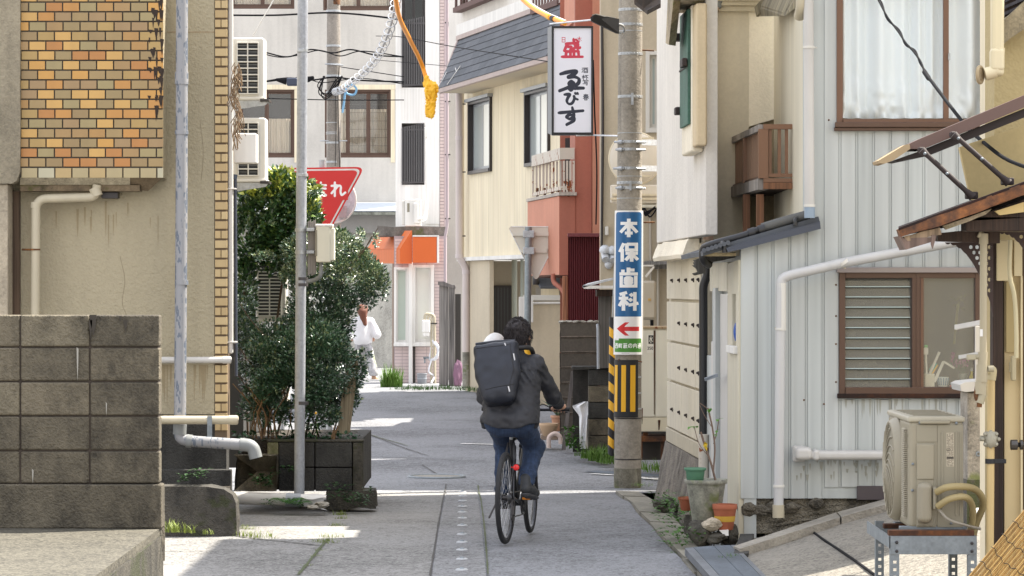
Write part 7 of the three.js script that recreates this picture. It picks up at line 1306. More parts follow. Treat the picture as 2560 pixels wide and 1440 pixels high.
// ---------------------------------------------------------------- near right house with porch
{
  const f = FR(15), g = FR(14.5), t = thing('cream_porch_house', V(2540, 1440, 15), 'cream walled house with dark timber posts at the right edge', 'house');
  mesh('wall', [f.pb(2486, -80, 2900, 1560, 0, -.3)], M([.48, .38, .19], { map: 'stucco', b: 'stuccoB' }), t);
  mesh('body', wb(X(2520, 15), .1, -15.9, 7, 5.5, -15.31), A.cream2, t);
  mesh('upper_ledge', [rough(subdivided(f.prism([[2510, 48], [2580, -12], [2580, 60], [2512, 108]], .2, 0), 3), .006, 12)], M([.42, .36, .24], { map: 'moss' }), t);
  mesh('upper_shutter', [f.pb(2512, -70, 2600, 40, .12, 0)], A.woodD, t); for (let i = 0; i < 5; i++) mesh('slat', f.prism([[2512, 30 - i * 16], [2600, -10 - i * 16], [2600, -2 - i * 16], [2512, 38 - i * 16]], .14, .121), M([.08, .075, .085], { map: 'wood' }), t);
  mesh('post', g.pb(2482, 600, 2509, 1500, 0, -.09, .006), A.woodD, t);
  mesh('door_frame', [g.pb(2511, 600, 2556, 1500, -.02, -.06)], M([.62, .50, .29], { map: 'dirt' }), t);
  mesh('frame_trim', [g.pb(2552, 690, 2557, 1500, .01, -.019), g.pb(2492, 600, 2522, 702, .012, -.019, .004), g.pb(2536, 600, 2556, 690, .01, -.019)], M([.70, .60, .38], { map: 'dirt' }), t);
  mesh('inset_panel', g.pb(2516, 705, 2540, 880, .006, -.019), M([.34, .26, .12]), t);
  mesh('side_post', g.pb(2558, 600, 2700, 1500, .0, -.09), M([.11, .065, .03], { map: 'wood' }), t);
  mesh('handle', [g.pb(2530, 890, 2541, 952, .05, .0, .006), g.pb(2525, 905, 2531, 930, .03, 0)], M([.42, .36, .22], { r: .5 }), t);
}
{
  const d = 14.3, t = thing('porch_awning', V(2400, 400, d), 'upper brown awning on dark iron arms above the porch roof', 'awning'), f = FR(d);
  mesh('cover', f.prism([[2270, 361], [2300, 347], [2640, 205], [2640, 236], [2310, 372], [2275, 372]], .0, -.3), M([.13, .075, .06], { r: .5 }), t);
  mesh('front_edge', f.prism([[2197, 401], [2262, 362], [2274, 360], [2276, 372], [2235, 400], [2212, 409], [2200, 408]], .01, -.25), M([.40, .30, .18], { map: 'dirt' }), t);
  mesh('lining', f.prism([[2232, 402], [2310, 374], [2640, 240], [2640, 262], [2330, 386], [2245, 404]], -.05, -.29), A.iron, t);
  for (const [a, b] of [[[2304, 375], [2432, 493]], [[2384, 336], [2522, 458]]]) mesh('arm', [sweep([V(a[0], a[1], d - .1), V(lerp(a[0], b[0], .12), lerp(a[1], b[1], .12), d - .1), V(lerp(a[0], b[0], .85), lerp(a[1], b[1], .85), d - .1), V(...b, d - .1)], (u) => u < .1 ? .02 : u > .9 ? .022 : .0125, 10), pb(b[0] - 16, b[1] - 14, b[0] + 14, b[1] + 4, d - .08, .06, .006), pb(a[0] - 8, a[1] - 8, a[0] + 8, a[1] + 8, d - .08, .05, .01)], A.iron, t);
  mesh('arm_bolt', [[2368, 434], [2455, 397], [2312, 384], [2396, 346]].map(([x, y]) => new THREE.SphereGeometry(.008, 8, 6).translate(...V(x, y, d - .115).toArray())), A.galvD, t);
}
solo('leaning_board', prism([V(2399, 368, 14.75), V(2414, 362, 14.75), V(2600, 300, 14.75), V(2600, 500, 14.75), V(2428, 500, 14.75)], v3(0, 0, -.05)), M([.6, .47, .23], { map: 'stucco' }), 'leaning cream panel between the awning and the porch roof', 'panel');
{
  const d = 13.95, f = FR(d), t = thing('porch_roof', V(2420, 600, d), 'sagging porch roof with a rusty peeling edge', 'roof');
  mesh('rusty_edge', rough(subdivided(f.prism([[2246, 573], [2342, 539], [2640, 428], [2640, 458], [2350, 566], [2252, 592]], .02, -.06), 4), .004, 18), M([.95, .85, .75], { map: 'rust', r: .7 }), t);
  mesh('roof_sheet', prism([f.P(2246, 570, .02), f.P(2640, 425, .02), f.P(2640, 423, -1.5), f.P(2246, 566, -1.5)], v3(0, -.012, 0)), M([.12, .05, .05], { map: 'rust' }), t);
  mesh('edge_board', rough(subdivided(f.prism([[2258, 592], [2350, 568], [2354, 586], [2270, 604]], .0, -.05), 3), .003, 24), M([.34, .24, .15], { map: 'wood' }), t);
  mesh('plaster_strip', rough(subdivided(f.prism([[2358, 564], [2480, 522], [2466, 536], [2366, 574]], -.02, -.06), 3), .003, 24), M([.42, .35, .25], { map: 'moss' }), t);
  mesh('gutter_end', [f.prism([[2250, 590], [2262, 596], [2340, 592], [2338, 602], [2266, 624]], .0, -.25), f.prism([[2330, 588], [2342, 588], [2332, 622], [2328, 610]], .02, 0)], M([.22, .15, .12], { map: 'wood' }), t);
  mesh('beam', [f.pb(2414, 540, 2640, 578, -.1, -.25, .006), f.prism([[2345, 583], [2420, 575], [2500, 575], [2500, 608], [2345, 603]], -.26, -.35), f.prism([[2360, 570], [2640, 470], [2640, 540], [2420, 552]], -.1, -1.2)], A.woodD, t);
  mesh('soffit_panel', prism([f.P(2488, 528, -.06), f.P(2560, 505, -.06), f.P(2560, 530, -.06), f.P(2500, 538, -.06)], v3(0, 0, -.03)), M([.60, .45, .20]), t);
}
function lattice2(px0, py0, w, h, d, label) {      // pierced iron bracket
  const s = d / F, sh = new THREE.Shape(); sh.moveTo(0, 0); sh.lineTo(w * s, 0); sh.lineTo(w * s, -h * s);
  const n = 9; for (let i = 1; i <= n; i++) { const q = i / n, x = w * (1 - q), y = -h * Math.pow(1 - q, 2.2) * .93; sh.quadraticCurveTo((x + w * .5 / n) * s, (y - 10) * s, x * s, (i === n ? 0 : y) * s); }
  for (let r = 0; r < 14; r++) for (let c = 0; c < 9; c++) { const x = w - 9 - c * 15.5 - (r & 1) * 7.7, y = -12 - r * 13.5; if (x < 10 || y < -h * Math.pow(x / w, 2.2) * .93 + 13) continue; const hole = new THREE.Path(); for (let k = 0; k <= 6; k++) { const a = k / 6 * 6.283 + .5; k ? hole.lineTo((x + Math.cos(a) * 5.3) * s, (y + Math.sin(a) * 5.3) * s) : hole.moveTo((x + Math.cos(a) * 5.3) * s, (y + Math.sin(a) * 5.3) * s); } sh.holes.push(hole); }
  const g = new THREE.ExtrudeGeometry(sh, { depth: .014, bevelEnabled: false, curveSegments: 5 }).translate(X(px0, d), Y(py0, d), -d);
  return solo('iron_bracket', g, M([.045, .026, .022], { r: .7 }), label, 'bracket', 'pierced ornamental brackets under the porch beam');
}
lattice2(2362, 606, 120, 186, 14.35, 'pierced honeycomb iron bracket left of the porch post'); lattice2(2498, 580, 110, 170, 14.3, 'pierced honeycomb iron bracket right of the porch post');
{
  const d = 14.2, t = thing('water_pipe', V(2460, 1010, d), 'grey beige water pipe with taps hanging below the porch beam', 'water pipe'), m = M([.42, .37, .26], { map: 'dirt', r: .5 });
  mesh('pipe', pipe([V(2446, 584, d), V(2459, 590, d), V(2458, 900, d), V(2456, 990, d)], .0175, .03, 16), m, t); mesh('collar', [sweep([V(2459, 584, d), V(2459, 610, d)], .022, 14), sweep([V(2457, 880, d), V(2456, 915, d)], .023, 14), sweep([V(2455, 912, d), V(2454, 955, d)], .026, 14), sweep([V(2450, 955, d), V(2449, 985, d)], .024, 14)], m, t);
  mesh('tap', [sweep([V(2456, 892, d), V(2424, 892, d)], .012, 12), pb(2418, 886, 2440, 900, d - .02, .03, .005), sweep([V(2470, 922, d), V(2484, 922, d)], .016, 12), sweep([V(2456, 985, d), V(2449, 1008, d)], .02, 14)], M([.36, .32, .22], { r: .5 }), t);
  mesh('nozzle', [sweep([V(2449, 1004, d), V(2448, 1018, d)], .013, 12)], A.rust, t); mesh('label', pb(2450, 823, 2457, 841, d - .0185, .002), A.white, t);
  mesh('branch', sweep(fillet([V(2444, 960, d), V(2440, 990, d), V(2444, 1000, d)], .02), .012, 10), A.rust, t);
}
{
  const d = 14.32, t = thing('cream_gas_pipe', V(2478, 1440, d), 'cream vertical pipe with a round valve and a black clamp beside the dark post', 'gas pipe'), m = M([.56, .42, .2], { map: 'dirt', r: .45 });
  mesh('pipe', sweep([V(2478, 945, d), V(2474, 1500, d)], .0185, 16), m, t); mesh('elbow', [sweep(fillet([V(2466, 928, d), V(2482, 922, d), V(2478, 950, d)], .03), .022, 14)], M([.45, .38, .22], { r: .5 }), t);
  mesh('valve', [lathe([[0, -.04], [.03, -.035], [.034, 0], [.03, .035], [0, .04]], V(2477, 1098, d), 16), sweep([V(2450, 1096, d), V(2490, 1096, d)], .014, 10)].concat([...Array(8)].map((_, i) => new THREE.SphereGeometry(.01, 6, 5).translate(...V(2477 + Math.cos(i * .785) * 20, 1098 + Math.sin(i * .785) * 18, d - .02).toArray()))), M([.36, .34, .27], { map: 'conc', r: .6 }), t);
  mesh('clamp', sweep([V(2475, 1147, d), V(2475, 1159, d)], .023, 14), A.black, t); mesh('clamp_arm', pb(2476, 1148, 2516, 1159, d - .01, .02, .003), A.black, t);
}
solo('bent_conduit', cable([V(2526, 600, 14.3), V(2525, 690, 14.3), V(2536, 740, 14.3), V(2541, 830, 14.3), V(2541, 895, 14.3)], .0105, 40, 10), M([.50, .44, .27], { r: .5 }), 'thin cream conduit bending down the door frame at the right edge', 'conduit');
solo('door_knob', [sweep([V(2527, 1112, 14.3), V(2543, 1112, 14.3)], .025, 18), sweep([V(2543, 1112, 14.3), V(2570, 1112, 14.4)], .012, 12), sweep([V(2550, 1112, 14.3), V(2556, 1112, 14.3)], .024, 18)], M([.08, .075, .07], { r: .35, m: .6 }), 'dark round lock knob at the right edge', 'knob');
{
  const d = 14.7, t = thing('cream_elbow_pipe', V(2480, 210, d), 'cream square duct pipe turning left into the wall at the upper right', 'pipe'), f = FR(d);
  mesh('pipe', f.pb(2480, -80, 2512, 190, .03, -.04, .02), M([.68, .60, .40], { map: 'dirt', r: .5 }), t); mesh('elbow', [sweep(fillet([V(2496, 120, d), V(2494, 178, d), V(2462, 186, d)], .05), .032, 16), f.pb(2478, 118, 2513, 178, .035, -.04, .02)], M([.70, .62, .42], { map: 'dirt', r: .5 }), t);
  mesh('flange', [new THREE.TorusGeometry(.038, .01, 8, 24).rotateY(Math.PI / 2 - .5).translate(...V(2450, 187, d).toArray()), new THREE.CylinderGeometry(.03, .03, .01, 20).rotateZ(Math.PI / 2).rotateY(-.5).translate(...V(2452, 187, d).toArray())], M([.40, .32, .2], { map: 'dirt' }), t);
}
{ const t = thing('service_cable', V(2380, 240, 15), 'black twisted service cable drooping from the top edge to the cream house', 'cable'); const P = [[2180, -30, 19], [2200, 8, 18.6], [2220, 45, 18.3], [2245, 78, 18], [2265, 108, 17.7], [2285, 130, 17.4], [2302, 155, 17.2], [2312, 182, 17]]; mesh('strand', [cable(P.map(([x, y, d]) => V(x, y, d)), .0065), cable(P.map(([x, y, d], i) => V(x + (i % 2 ? 4 : -2), y + (i % 2 ? -2 : 3), d)), .0055)], A.cable, t); mesh('cable', cable([V(2312, 182, 17), V(2330, 205, 16.6), V(2370, 258, 16), V(2420, 320, 15.3), V(2470, 365, 14.6), V(2520, 400, 14), V(2600, 430, 13.4)], .0095, 60, 8), A.cable, t); mesh('joint', sweep([V(2311, 180, 17), V(2322, 196, 16.8)], .014, 8), A.cable, t); }
{ // plastered pillar, ledge and rods by the lower window
  const f = FR(19), t = thing('stained_pillar', V(2445, 1335, 19), 'stained plaster pillar with a white cap beside the lower window', 'pillar');
  mesh('pillar', f.pb(2418, 981, 2520, 1240, 0, -.3, .01), M([.50, .47, .42], { map: 'moss', b: 'concB' }), t); mesh('base', rough(subdivided(f.prism([[2418, 1200], [2520, 1200], [2520, 1400], [2416, 1400]], .012, -.3), 3), .006, 14), M([.19, .18, .16], { map: 'moss', b: 'blockB' }), t); mesh('cap', f.prism([[2400, 962], [2412, 956], [2530, 945], [2530, 968], [2416, 980], [2404, 978]], .06, -.35), A.whiteP, t);
  mesh('spout', [new THREE.TorusGeometry(.012, .005, 8, 16).translate(...f.P(2446, 1135, .02).toArray())], A.galvD, t);
}
for (const [a, b, c, e, r, label] of [[2391, 818, 2490, 799, .013, 'white square rod in front of the lower window, upper one'], [2400, 893, 2490, 876, .010, 'thinner white rod in front of the lower window, lower one']]) { const t = thing('white_rod', V(a, b, 18.5), label, 'rod', 'white rods by the lower window'); mesh('rod', beam(V(a, b, 18.5), V(c, e, 18), r * 2, r * 2.2), A.whiteP, t); mesh('end_plug', beam(V(a - 2, b + .4, 18.5), V(a + 2, b - .4, 18.5), r * 2.3, r * 2.5), A.acL, t); }
solo('white_upright', pb(2438, 815, 2452, 960, 18.4, .02, .004), A.whiteP, 'flat white upright strip behind the water pipe', 'strip');
// ---------------------------------------------------------------- air conditioner on its stand
{
  const x0 = 1.905, x1 = X(2410, 14.4), yb = Y(1322, 14.4), yt = Y(1050, 14.4), zf = -14.4, zb = -15.19, t = thing('air_conditioner', v3((x0 + x1) / 2, yb, zf), 'beige air conditioner on a slotted steel stand in the right foreground', 'air conditioner');
  const f = FR(14.4), ac = A.ac, acS = M([.29, .265, .2], { map: 'dirt', r: .5 });
  mesh('body', wb(x0, yb, zb, x1, yt - .004, zf, .022), ac, t);
  mesh('lid', [wb(x0 - .006, yt - .012, zb - .006, x1 + .006, yt + .018, zf + .006, .012)], M([.42, .39, .31], { map: 'dirt', r: .45 }), t);
  mesh('lid_rib', [...Array(6)].map((_, i) => wb(x0 + .03, yt + .0185, zf - .1 - i * .12, x1 - .03, yt + .022, zf - .06 - i * .12, .002)), ac, t);
  mesh('side_panel', [f.pb(2291, 1062, 2343, 1105, .004, -.005, .002), f.pb(2343.5, 1062, 2408, 1318, .003, -.005, .002), f.pb(2291, 1108, 2340, 1318, .005, -.005, .003)], acS, t);
  mesh('panel_rib', [[2353, 2358], [2388, 2393], [2399, 2402]].map(([a, b]) => f.pb(a, 1080, b, 1290, .008, .001, .002)), acS, t);
  mesh('top_grip', f.pb(2300, 1051, 2376, 1060, .022, -.002, .006), ac, t);
  mesh('service_cover', [f.pb(2292, 1110, 2336, 1200, .016, .0, .012), f.pb(2293, 1196, 2334, 1316, .01, 0, .008)], ac, t);
  mesh('valve_box', [f.pb(2295, 1206, 2333, 1310, .07, .0, .03), f.pb(2332, 1217, 2343, 1275, .06, .0, .012)], M([.27, .24, .175], { r: .5 }), t);
  mesh('screw', [[2282, 1160], [2281, 1226], [2299, 1197], [2300, 1057], [2391, 1058], [2378, 1308]].map(([x, y]) => new THREE.SphereGeometry(.007, 8, 6).translate(...f.P(x, y, .006).toArray())), A.galvD, t);
  const tex = canvasTex(128, 512, (g, w, h) => { g.fillStyle = '#b9ae98'; g.fillRect(0, 0, w, h); g.fillStyle = '#3a352e'; let s = 5; for (let y = 6; y < h - 6; y += 9) { let x = 6; while (x < w - 8) { s = (s * 16807) % 2147483647; const l = 4 + s % 18; if (s % 5) g.fillRect(x, y, Math.min(l, w - 8 - x), 4.5); x += l + 3; } } g.fillRect(4, 240, 60, 36); g.fillRect(4, 366, 118, 30); g.fillStyle = '#b9ae98'; g.fillRect(14, 250, 16, 16); g.fillRect(36, 250, 18, 16); });
  const r = f.R(2366, 1082, 2385, 1166, .0042); mesh('rating_label', new THREE.PlaneGeometry(r[2] - r[0], r[3] - r[1]).translate((r[0] + r[2]) / 2, (r[1] + r[3]) / 2, zf + .0046), new THREE.MeshStandardMaterial({ map: tex, roughness: .5 }), t, { uv: 1 });
  // fan side, facing the road
  const cy = (yb + yt) / 2 + .0, cz = (zf + zb) / 2 - .04, R = .225;
  const side = (pts) => new THREE.LatheGeometry(pts.map(([a, b]) => new THREE.Vector2(a, b)), 56).rotateZ(Math.PI / 2).translate(x0, cy, cz);
  mesh('fan_shroud', side([[R + .03, 0], [R + .03, .012], [R + .012, .042], [R, .042], [R - .005, .015]]), ac, t);
  mesh('fan_opening', side([[0, .004], [R, .004]]), M([.12, .115, .1]), t);
  const rings = []; for (let i = 0; i < 17; i++) { const q = .05 + i * .0108; rings.push(new THREE.TorusGeometry(q, .0022, 5, 48).rotateY(Math.PI / 2).translate(x0 - .042 - .016 * (1 - q / R), cy, cz)); }
  for (let i = 0; i < 18; i++) { const a0 = i / 18 * 6.283, p = []; for (let k = 0; k <= 8; k++) { const s = k / 8, a = a0 + s * 1.1, q = lerp(.045, R, s); p.push(v3(x0 - .044 - .016 * (1 - s), cy + Math.cos(a) * q, cz + Math.sin(a) * q)); } rings.push(sweep(p, .004, 5)); }
  mesh('fan_guard', rings, ac, t); mesh('hub', side([[0, .066], [.045, .062], [.05, .05]]), ac, t);
  const lou = []; for (let i = 0; i < 46; i++) { const y = yb + .05 + i * .0094; lou.push(wb(x0 - .016, y, zf - .16, x0 - .001, y + .004, zf - .06)); } mesh('side_louvre', lou, M([.45, .41, .32]), t);
  mesh('emblem', [wb(x0 - .003, Y(1092, 14.45), zf - .05, x0 - .0005, Y(1084, 14.45), zf - .03), wb(x0 - .003, Y(1120, 14.45), zf - .05, x0 - .0005, Y(1112, 14.45), zf - .03)], A.acD, t);
  mesh('foot', [f.pb(2250, 1316, 2418, 1325, .0, -.05, .004), f.pb(2236, 1306, 2400, 1315, -.62, -.68, .004)], A.galvD, t);
  const hose = M([.34, .27, .13], { r: .6 });
  mesh('pipe', [cable([V(2342, 1230, 14.34), V(2365, 1219, 14.3), V(2400, 1216, 14.32), V(2440, 1225, 14.4), V(2458, 1260, 14.5), V(2440, 1310, 14.55), V(2432, 1345, 14.55)], .017, 50, 12), cable([V(2344, 1266, 14.34), V(2375, 1247, 14.3), V(2408, 1242, 14.32), V(2428, 1258, 14.4), V(2432, 1290, 14.45), V(2424, 1340, 14.5)], .0165, 50, 12)], hose, t);
  mesh('drain_hose', cable([V(2346, 1272, 14.35), V(2370, 1298, 14.32), V(2410, 1312, 14.35), V(2450, 1322, 14.5)], .007, 30, 8), M([.30, .27, .22]), t);
}
{
  const t = thing('steel_stand', V(2330, 1560, 14.6), 'galvanised slotted angle stand under the beige air conditioner', 'stand'), yg = .12, yt = Y(1340, 14.32);
  const leg = (px, d, m) => { const x = X(px, d), w = .042, g = []; // slotted: pierced plate plus side flange
    const sh = new THREE.Shape(); sh.moveTo(0, yg); sh.lineTo(w, yg); sh.lineTo(w, yt); sh.lineTo(0, yt); sh.closePath(); for (let y = yt - .13; y > yg + .02; y -= .036) { const h = new THREE.Path(); h.moveTo(.013, y); h.lineTo(.013, y + .014); h.lineTo(.029, y + .014); h.lineTo(.029, y); h.closePath(); sh.holes.push(h); }
    g.push(new THREE.ExtrudeGeometry(sh, { depth: .003, bevelEnabled: false }).translate(x, 0, -d), wb(x, yg, -d - .04, x + .003, yt, -d)); mesh('leg', g, m, t); };
  leg(2226, 14.3, A.galvD); leg(2420, 14.3, A.galvD); leg(2189, 15.25, A.galvD); leg(2373, 15.25, A.galvD);
  const f = FR(14.297);
  mesh('cross_beam', [f.pb(2226, 1342, 2441, 1386, .004, .0005, .001), f.pb(2226, 1340, 2441, 1342, .004, -.04)], A.galvD, t);
  mesh('cross_beam', [FR(15.24).pb(2189, 1310, 2392, 1350, .002, 0)], A.galvD, t);
  mesh('side_beam', [wb(X(2226, 14.3), yt - .06, -15.25, X(2226, 14.3) + .004, yt, -14.3), wb(X(2440, 14.3) - .004, yt - .06, -15.25, X(2440, 14.3), yt, -14.3)], A.galvD, t);
  mesh('top_channel', [f.pb(2222, 1326, 2436, 1340, .0, -.06, .003), f.pb(2210, 1310, 2400, 1322, -.66, -.72, .003)], M([.6, .5, .45], { map: 'rust' }), t);
  mesh('bolt', [[2242, 1356], [2242, 1378], [2430, 1358], [2430, 1378]].map(([x, y]) => new THREE.SphereGeometry(.008, 8, 6).translate(...f.P(x, y, .006).toArray())), A.darkAl, t);
}
{ // bamboo blind
  const d = 13, t = thing('bamboo_blind', V(2520, 1440, d), 'rolled down bamboo reed blind leaning in the bottom right corner', 'blind');
  const a = V(2402, 1465, 13.1), b = V(2640, 1180, 13.3), dir = b.clone().sub(a).normalize(), per = v3(-dir.y, dir.x, 0).multiplyScalar(-1).normalize(), L = b.distanceTo(a) + .2, l = [[], [], []];
  for (let i = 0; i < 90; i++) { const o = a.clone().addScaledVector(per, i * .0062 + rr(-.001, .001)).add(v3(0, 0, rr(-.003, .003) - i * .001)); l[i % 3].push(sweep([o.clone().addScaledVector(dir, -.2 + rr(-.03, 0)), o.clone().addScaledVector(dir, L * .5).add(v3(0, 0, rr(-.002, .002))), o.clone().addScaledVector(dir, L)], rr(.0026, .0038), 6)); }
  [A.bamboo, A.bamboo2, M([.58, .38, .13], { r: .6 })].forEach((m, i) => mesh('reeds', l[i], m, t, { kind: 'stuff' }));
  const st = []; for (let k = 0; k < 6; k++) { const p = []; for (let i = 0; i < 26; i++) p.push(a.clone().addScaledVector(dir, .05 + k * .085 + (i % 2) * .01 + Math.sin(i * .7 + k) * .008).addScaledVector(per, i * .022 - .01).add(v3(0, 0, .006 - i * .0035))); st.push(cable(p, .0015, 80, 4)); } mesh('string', st, A.dark, t);
}
solo('white_sack', [stone(V(2455, 1300, 16), .05, .06, .06, .25, 13)], A.white, 'small white sack on the ground behind the hoses', 'sack');
// ---------------------------------------------------------------- cyclist, bicycle, backpack
const BX = X(1264, 22.3), PSI = 10.4 * Math.PI / 180;
const MB = new THREE.Matrix4().makeRotationY(-PSI).setPosition(v3(BX, gy(22.5) + .01, -22.3));
const WL = (g) => [].concat(g).flat(3).map((q) => q.clone().applyMatrix4(MB));
const P3 = (x, y, z) => v3(x, y, z);
const PEDR = P3(.115, .325, -.285), PEDL = P3(-.115, .235, -.575), BBk = P3(0, .28, -.43);
{
  const t = thing('bicycle', v3(0, 0, 0).applyMatrix4(MB), 'black flat bar bicycle ridden away along the lane', 'bicycle');
  const fr = M([.02, .02, .024], { r: .35 }), sil = M([.55, .56, .58], { r: .3, m: .8 }), R = .318;
  for (const [z, yaw] of [[0, 0], [-1.05, .05]]) {
    const rot = (g) => g.map((q) => q.applyMatrix4(new THREE.Matrix4().makeRotationY(yaw)).translate(0, .343, z));
    const wheel = mesh('wheel', WL(rot([sweep([P3(-.05, 0, 0), P3(.05, 0, 0)], .016, 12), sweep([P3(-.032, 0, 0), P3(-.026, 0, 0)], .028, 14), sweep([P3(.026, 0, 0), P3(.032, 0, 0)], .028, 14)])), A.darkAl, t);
    mesh('tyre', WL(rot([new THREE.TorusGeometry(R + .006, .0195, 12, 64).rotateY(Math.PI / 2)])), A.rubber, wheel);
    mesh('rim', WL(rot([new THREE.LatheGeometry([[R - .022, -.012], [R - .006, -.013], [R - .002, 0], [R - .006, .013], [R - .022, .012], [R - .022, -.012]].map(([a, b]) => new THREE.Vector2(a, b)), 64).rotateZ(Math.PI / 2)])), M([.05, .05, .055], { r: .35, m: .5 }), wheel);
    const sp = []; for (let i = 0; i < 32; i++) { const a = i / 32 * 6.283, b = a + (i % 4 < 2 ? .5 : -.5), s = i & 1 ? .028 : -.028; sp.push(bar(P3(s, Math.cos(b) * .025, Math.sin(b) * .025), P3(s * .2, Math.cos(a) * (R - .02), Math.sin(a) * (R - .02)), .0014, 4)); } mesh('spokes', WL(rot(sp)), sil, wheel);
  }
  const st = P3(0, .77, -.235), ht = P3(0, .84, -.80), hb = P3(0, .70, -.845);
  mesh('frame', WL([bar(BBk, st, .018), bar(P3(0, .76, -.24), P3(0, .80, -.80), .018), bar(BBk, P3(0, .72, -.84), .022), bar(ht, hb, .022, 12), bar(P3(-.03, .28, -.42), P3(-.06, .345, 0), .011), bar(P3(.03, .28, -.42), P3(.06, .345, 0), .011), bar(P3(-.022, .74, -.23), P3(-.058, .345, 0), .009), bar(P3(.022, .74, -.23), P3(.058, .345, 0), .009), bar(P3(-.05, .62, -.16), P3(.05, .62, -.16), .008), sweep([P3(-.04, .28, -.43), P3(.04, .28, -.43)], .026, 14)]), fr, t);
  mesh('fork', WL([pipe([P3(-.05, .343, -1.05), P3(-.05, .62, -.89), P3(-.03, .69, -.85)], .015, .08), pipe([P3(.05, .343, -1.05), P3(.05, .62, -.89), P3(.03, .69, -.85)], .015, .08), bar(P3(-.05, .69, -.85), P3(.05, .69, -.85), .018)]), fr, t);
  mesh('seat_post', WL([bar(st, P3(0, .845, -.205), .0145, 12)]), sil, t);
  mesh('suspension_collar', WL([sweep([P3(0, .79, -.228), P3(0, .81, -.22)], .02, 12)]), M([.32, .32, .33], { r: .4, m: .6 }), t);
  const sd = (x, y, z) => { const w = .03 + .055 * smooth(-.34, -.1, z), q = Math.hypot(x / w, (y - .868 - .03 * Math.abs(x) * 0 + .9 * x * x) / .026, (z + .20) / .15) - 1; return q * .025; };
  mesh('saddle', WL([sdfMesh(sd, v3(-.12, .82, -.40), v3(.12, .92, -.02), .008)]), A.black, t);
  mesh('saddle_rail', WL([bar(P3(-.025, .845, -.1), P3(-.02, .845, -.3), .005), bar(P3(.025, .845, -.1), P3(.02, .845, -.3), .005), bar(P3(-.03, .842, -.2), P3(.03, .842, -.2), .012)]), M([.35, .36, .38], { r: .35, m: .7 }), t);
  mesh('stem', WL([pipe([P3(0, .84, -.80), P3(0, .955, -.77), P3(0, .965, -.86)], .015, .03)]), fr, t);
  const hbar = mesh('handlebar', WL([sweep(curve([P3(-.33, .97, -.845), P3(-.15, .966, -.868), P3(0, .965, -.87), P3(.15, .966, -.868), P3(.33, .97, -.845)], 20), .0125, 10)]), fr, t);
  for (const s of [-1, 1]) { mesh('grip', WL([sweep([P3(s * .345, .971, -.843), P3(s * .225, .969, -.858)], .0165, 12)]), A.rubber, hbar); mesh('brake_lever', WL([cable([P3(s * .2, .968, -.88), P3(s * .22, .955, -.915), P3(s * .32, .945, -.905)], .006, 10), sweep([P3(s * .19, .97, -.875), P3(s * .215, .97, -.873)], .02, 10)]), A.darkAl, hbar); mesh('shifter', WL([wb(s * .2 - .02, .975, -.875, s * .2 + .02, 1.0, -.85, .006)]), A.black, hbar); }
  mesh('cable', WL([cable([P3(.2, .97, -.89), P3(.1, 1.0, -.98), P3(.02, .9, -.93), P3(0, .78, -.86)], .0035), cable([P3(-.2, .97, -.89), P3(-.1, .98, -.97), P3(-.02, .88, -.92), P3(.02, .72, -.75)], .0035), cable([P3(.03, .72, -.25), P3(.05, .60, -.14), P3(.04, .45, -.05), P3(.065, .3, .03), P3(.06, .22, 0)], .004)]), A.cable, t);
  mesh('chainring', WL([new THREE.TorusGeometry(.088, .007, 6, 36).rotateY(Math.PI / 2).translate(.055, .28, -.43), new THREE.CylinderGeometry(.035, .035, .012, 16).rotateZ(Math.PI / 2).translate(.055, .28, -.43), ...[0, 1, 2, 3, 4].map((i) => bar(P3(.055, .28, -.43), P3(.055, .28 + Math.cos(i * 1.257) * .085, -.43 + Math.sin(i * 1.257) * .085), .008))]), M([.06, .06, .065], { r: .4, m: .5 }), t);
  mesh('chain', WL([bar(P3(.055, .368, -.43), P3(.05, .385, .0), .005), bar(P3(.055, .192, -.43), P3(.05, .2, .02), .005)]), M([.08, .075, .07], { r: .4, m: .6 }), t);
  mesh('cassette', WL([.04, .033, .026, .02].map((r, i) => sweep([P3(.026 + i * .006, .343, 0), P3(.029 + i * .006, .343, 0)], r + .01, 20))), M([.2, .2, .21], { r: .35, m: .8 }), t);
  mesh('derailleur', WL([beam(P3(.06, .33, .01), P3(.06, .22, .03), .02, .03), sweep([P3(.05, .2, .03), P3(.06, .2, .03)], .024, 14), beam(P3(.055, .21, .03), P3(.055, .14, -.01), .012, .025)]), A.darkAl, t);
  mesh('crank', WL([beam(P3(.075, .28, -.43), P3(.075, PEDR.y, PEDR.z), .014, .026)]), fr, t); mesh('crank', WL([beam(P3(-.075, .28, -.43), P3(-.075, PEDL.y, PEDL.z), .014, .026)]), fr, t);
  for (const [p, s] of [[PEDR, 1], [PEDL, -1]]) { const m = mesh('pedal', WL([wb(p.x - .045, p.y - .012, p.z - .05, p.x + .045, p.y + .012, p.z + .05, .005)]), A.black, t); mesh('reflector', WL([wb(p.x - .03, p.y - .009, p.z + .0505, p.x + .03, p.y + .009, p.z + .055, .002)]), M([.85, .28, .02], { r: .25 }), m); }
  const rl = mesh('tail_reflector', WL([new THREE.CylinderGeometry(.024, .026, .03, 24).rotateX(Math.PI / 2).translate(.062, .565, -.115)]), A.black, t); mesh('lens', WL([new THREE.SphereGeometry(.0235, 20, 10).scale(1, 1, .4).translate(.062, .565, -.099), wb(.02, .56, -.14, .06, .57, -.12)]), M([.75, .03, .03], { r: .2 }), rl);
  mesh('side_stand', WL([bar(P3(-.06, .33, -.01), P3(-.11, .2, .28 - .2), .007)]), A.darkAl, t);
  mesh('front_lamp', WL([sweep([P3(.06, .97, -.9), P3(.06, .97, -.95)], .022, 14)]), A.black, t);
}
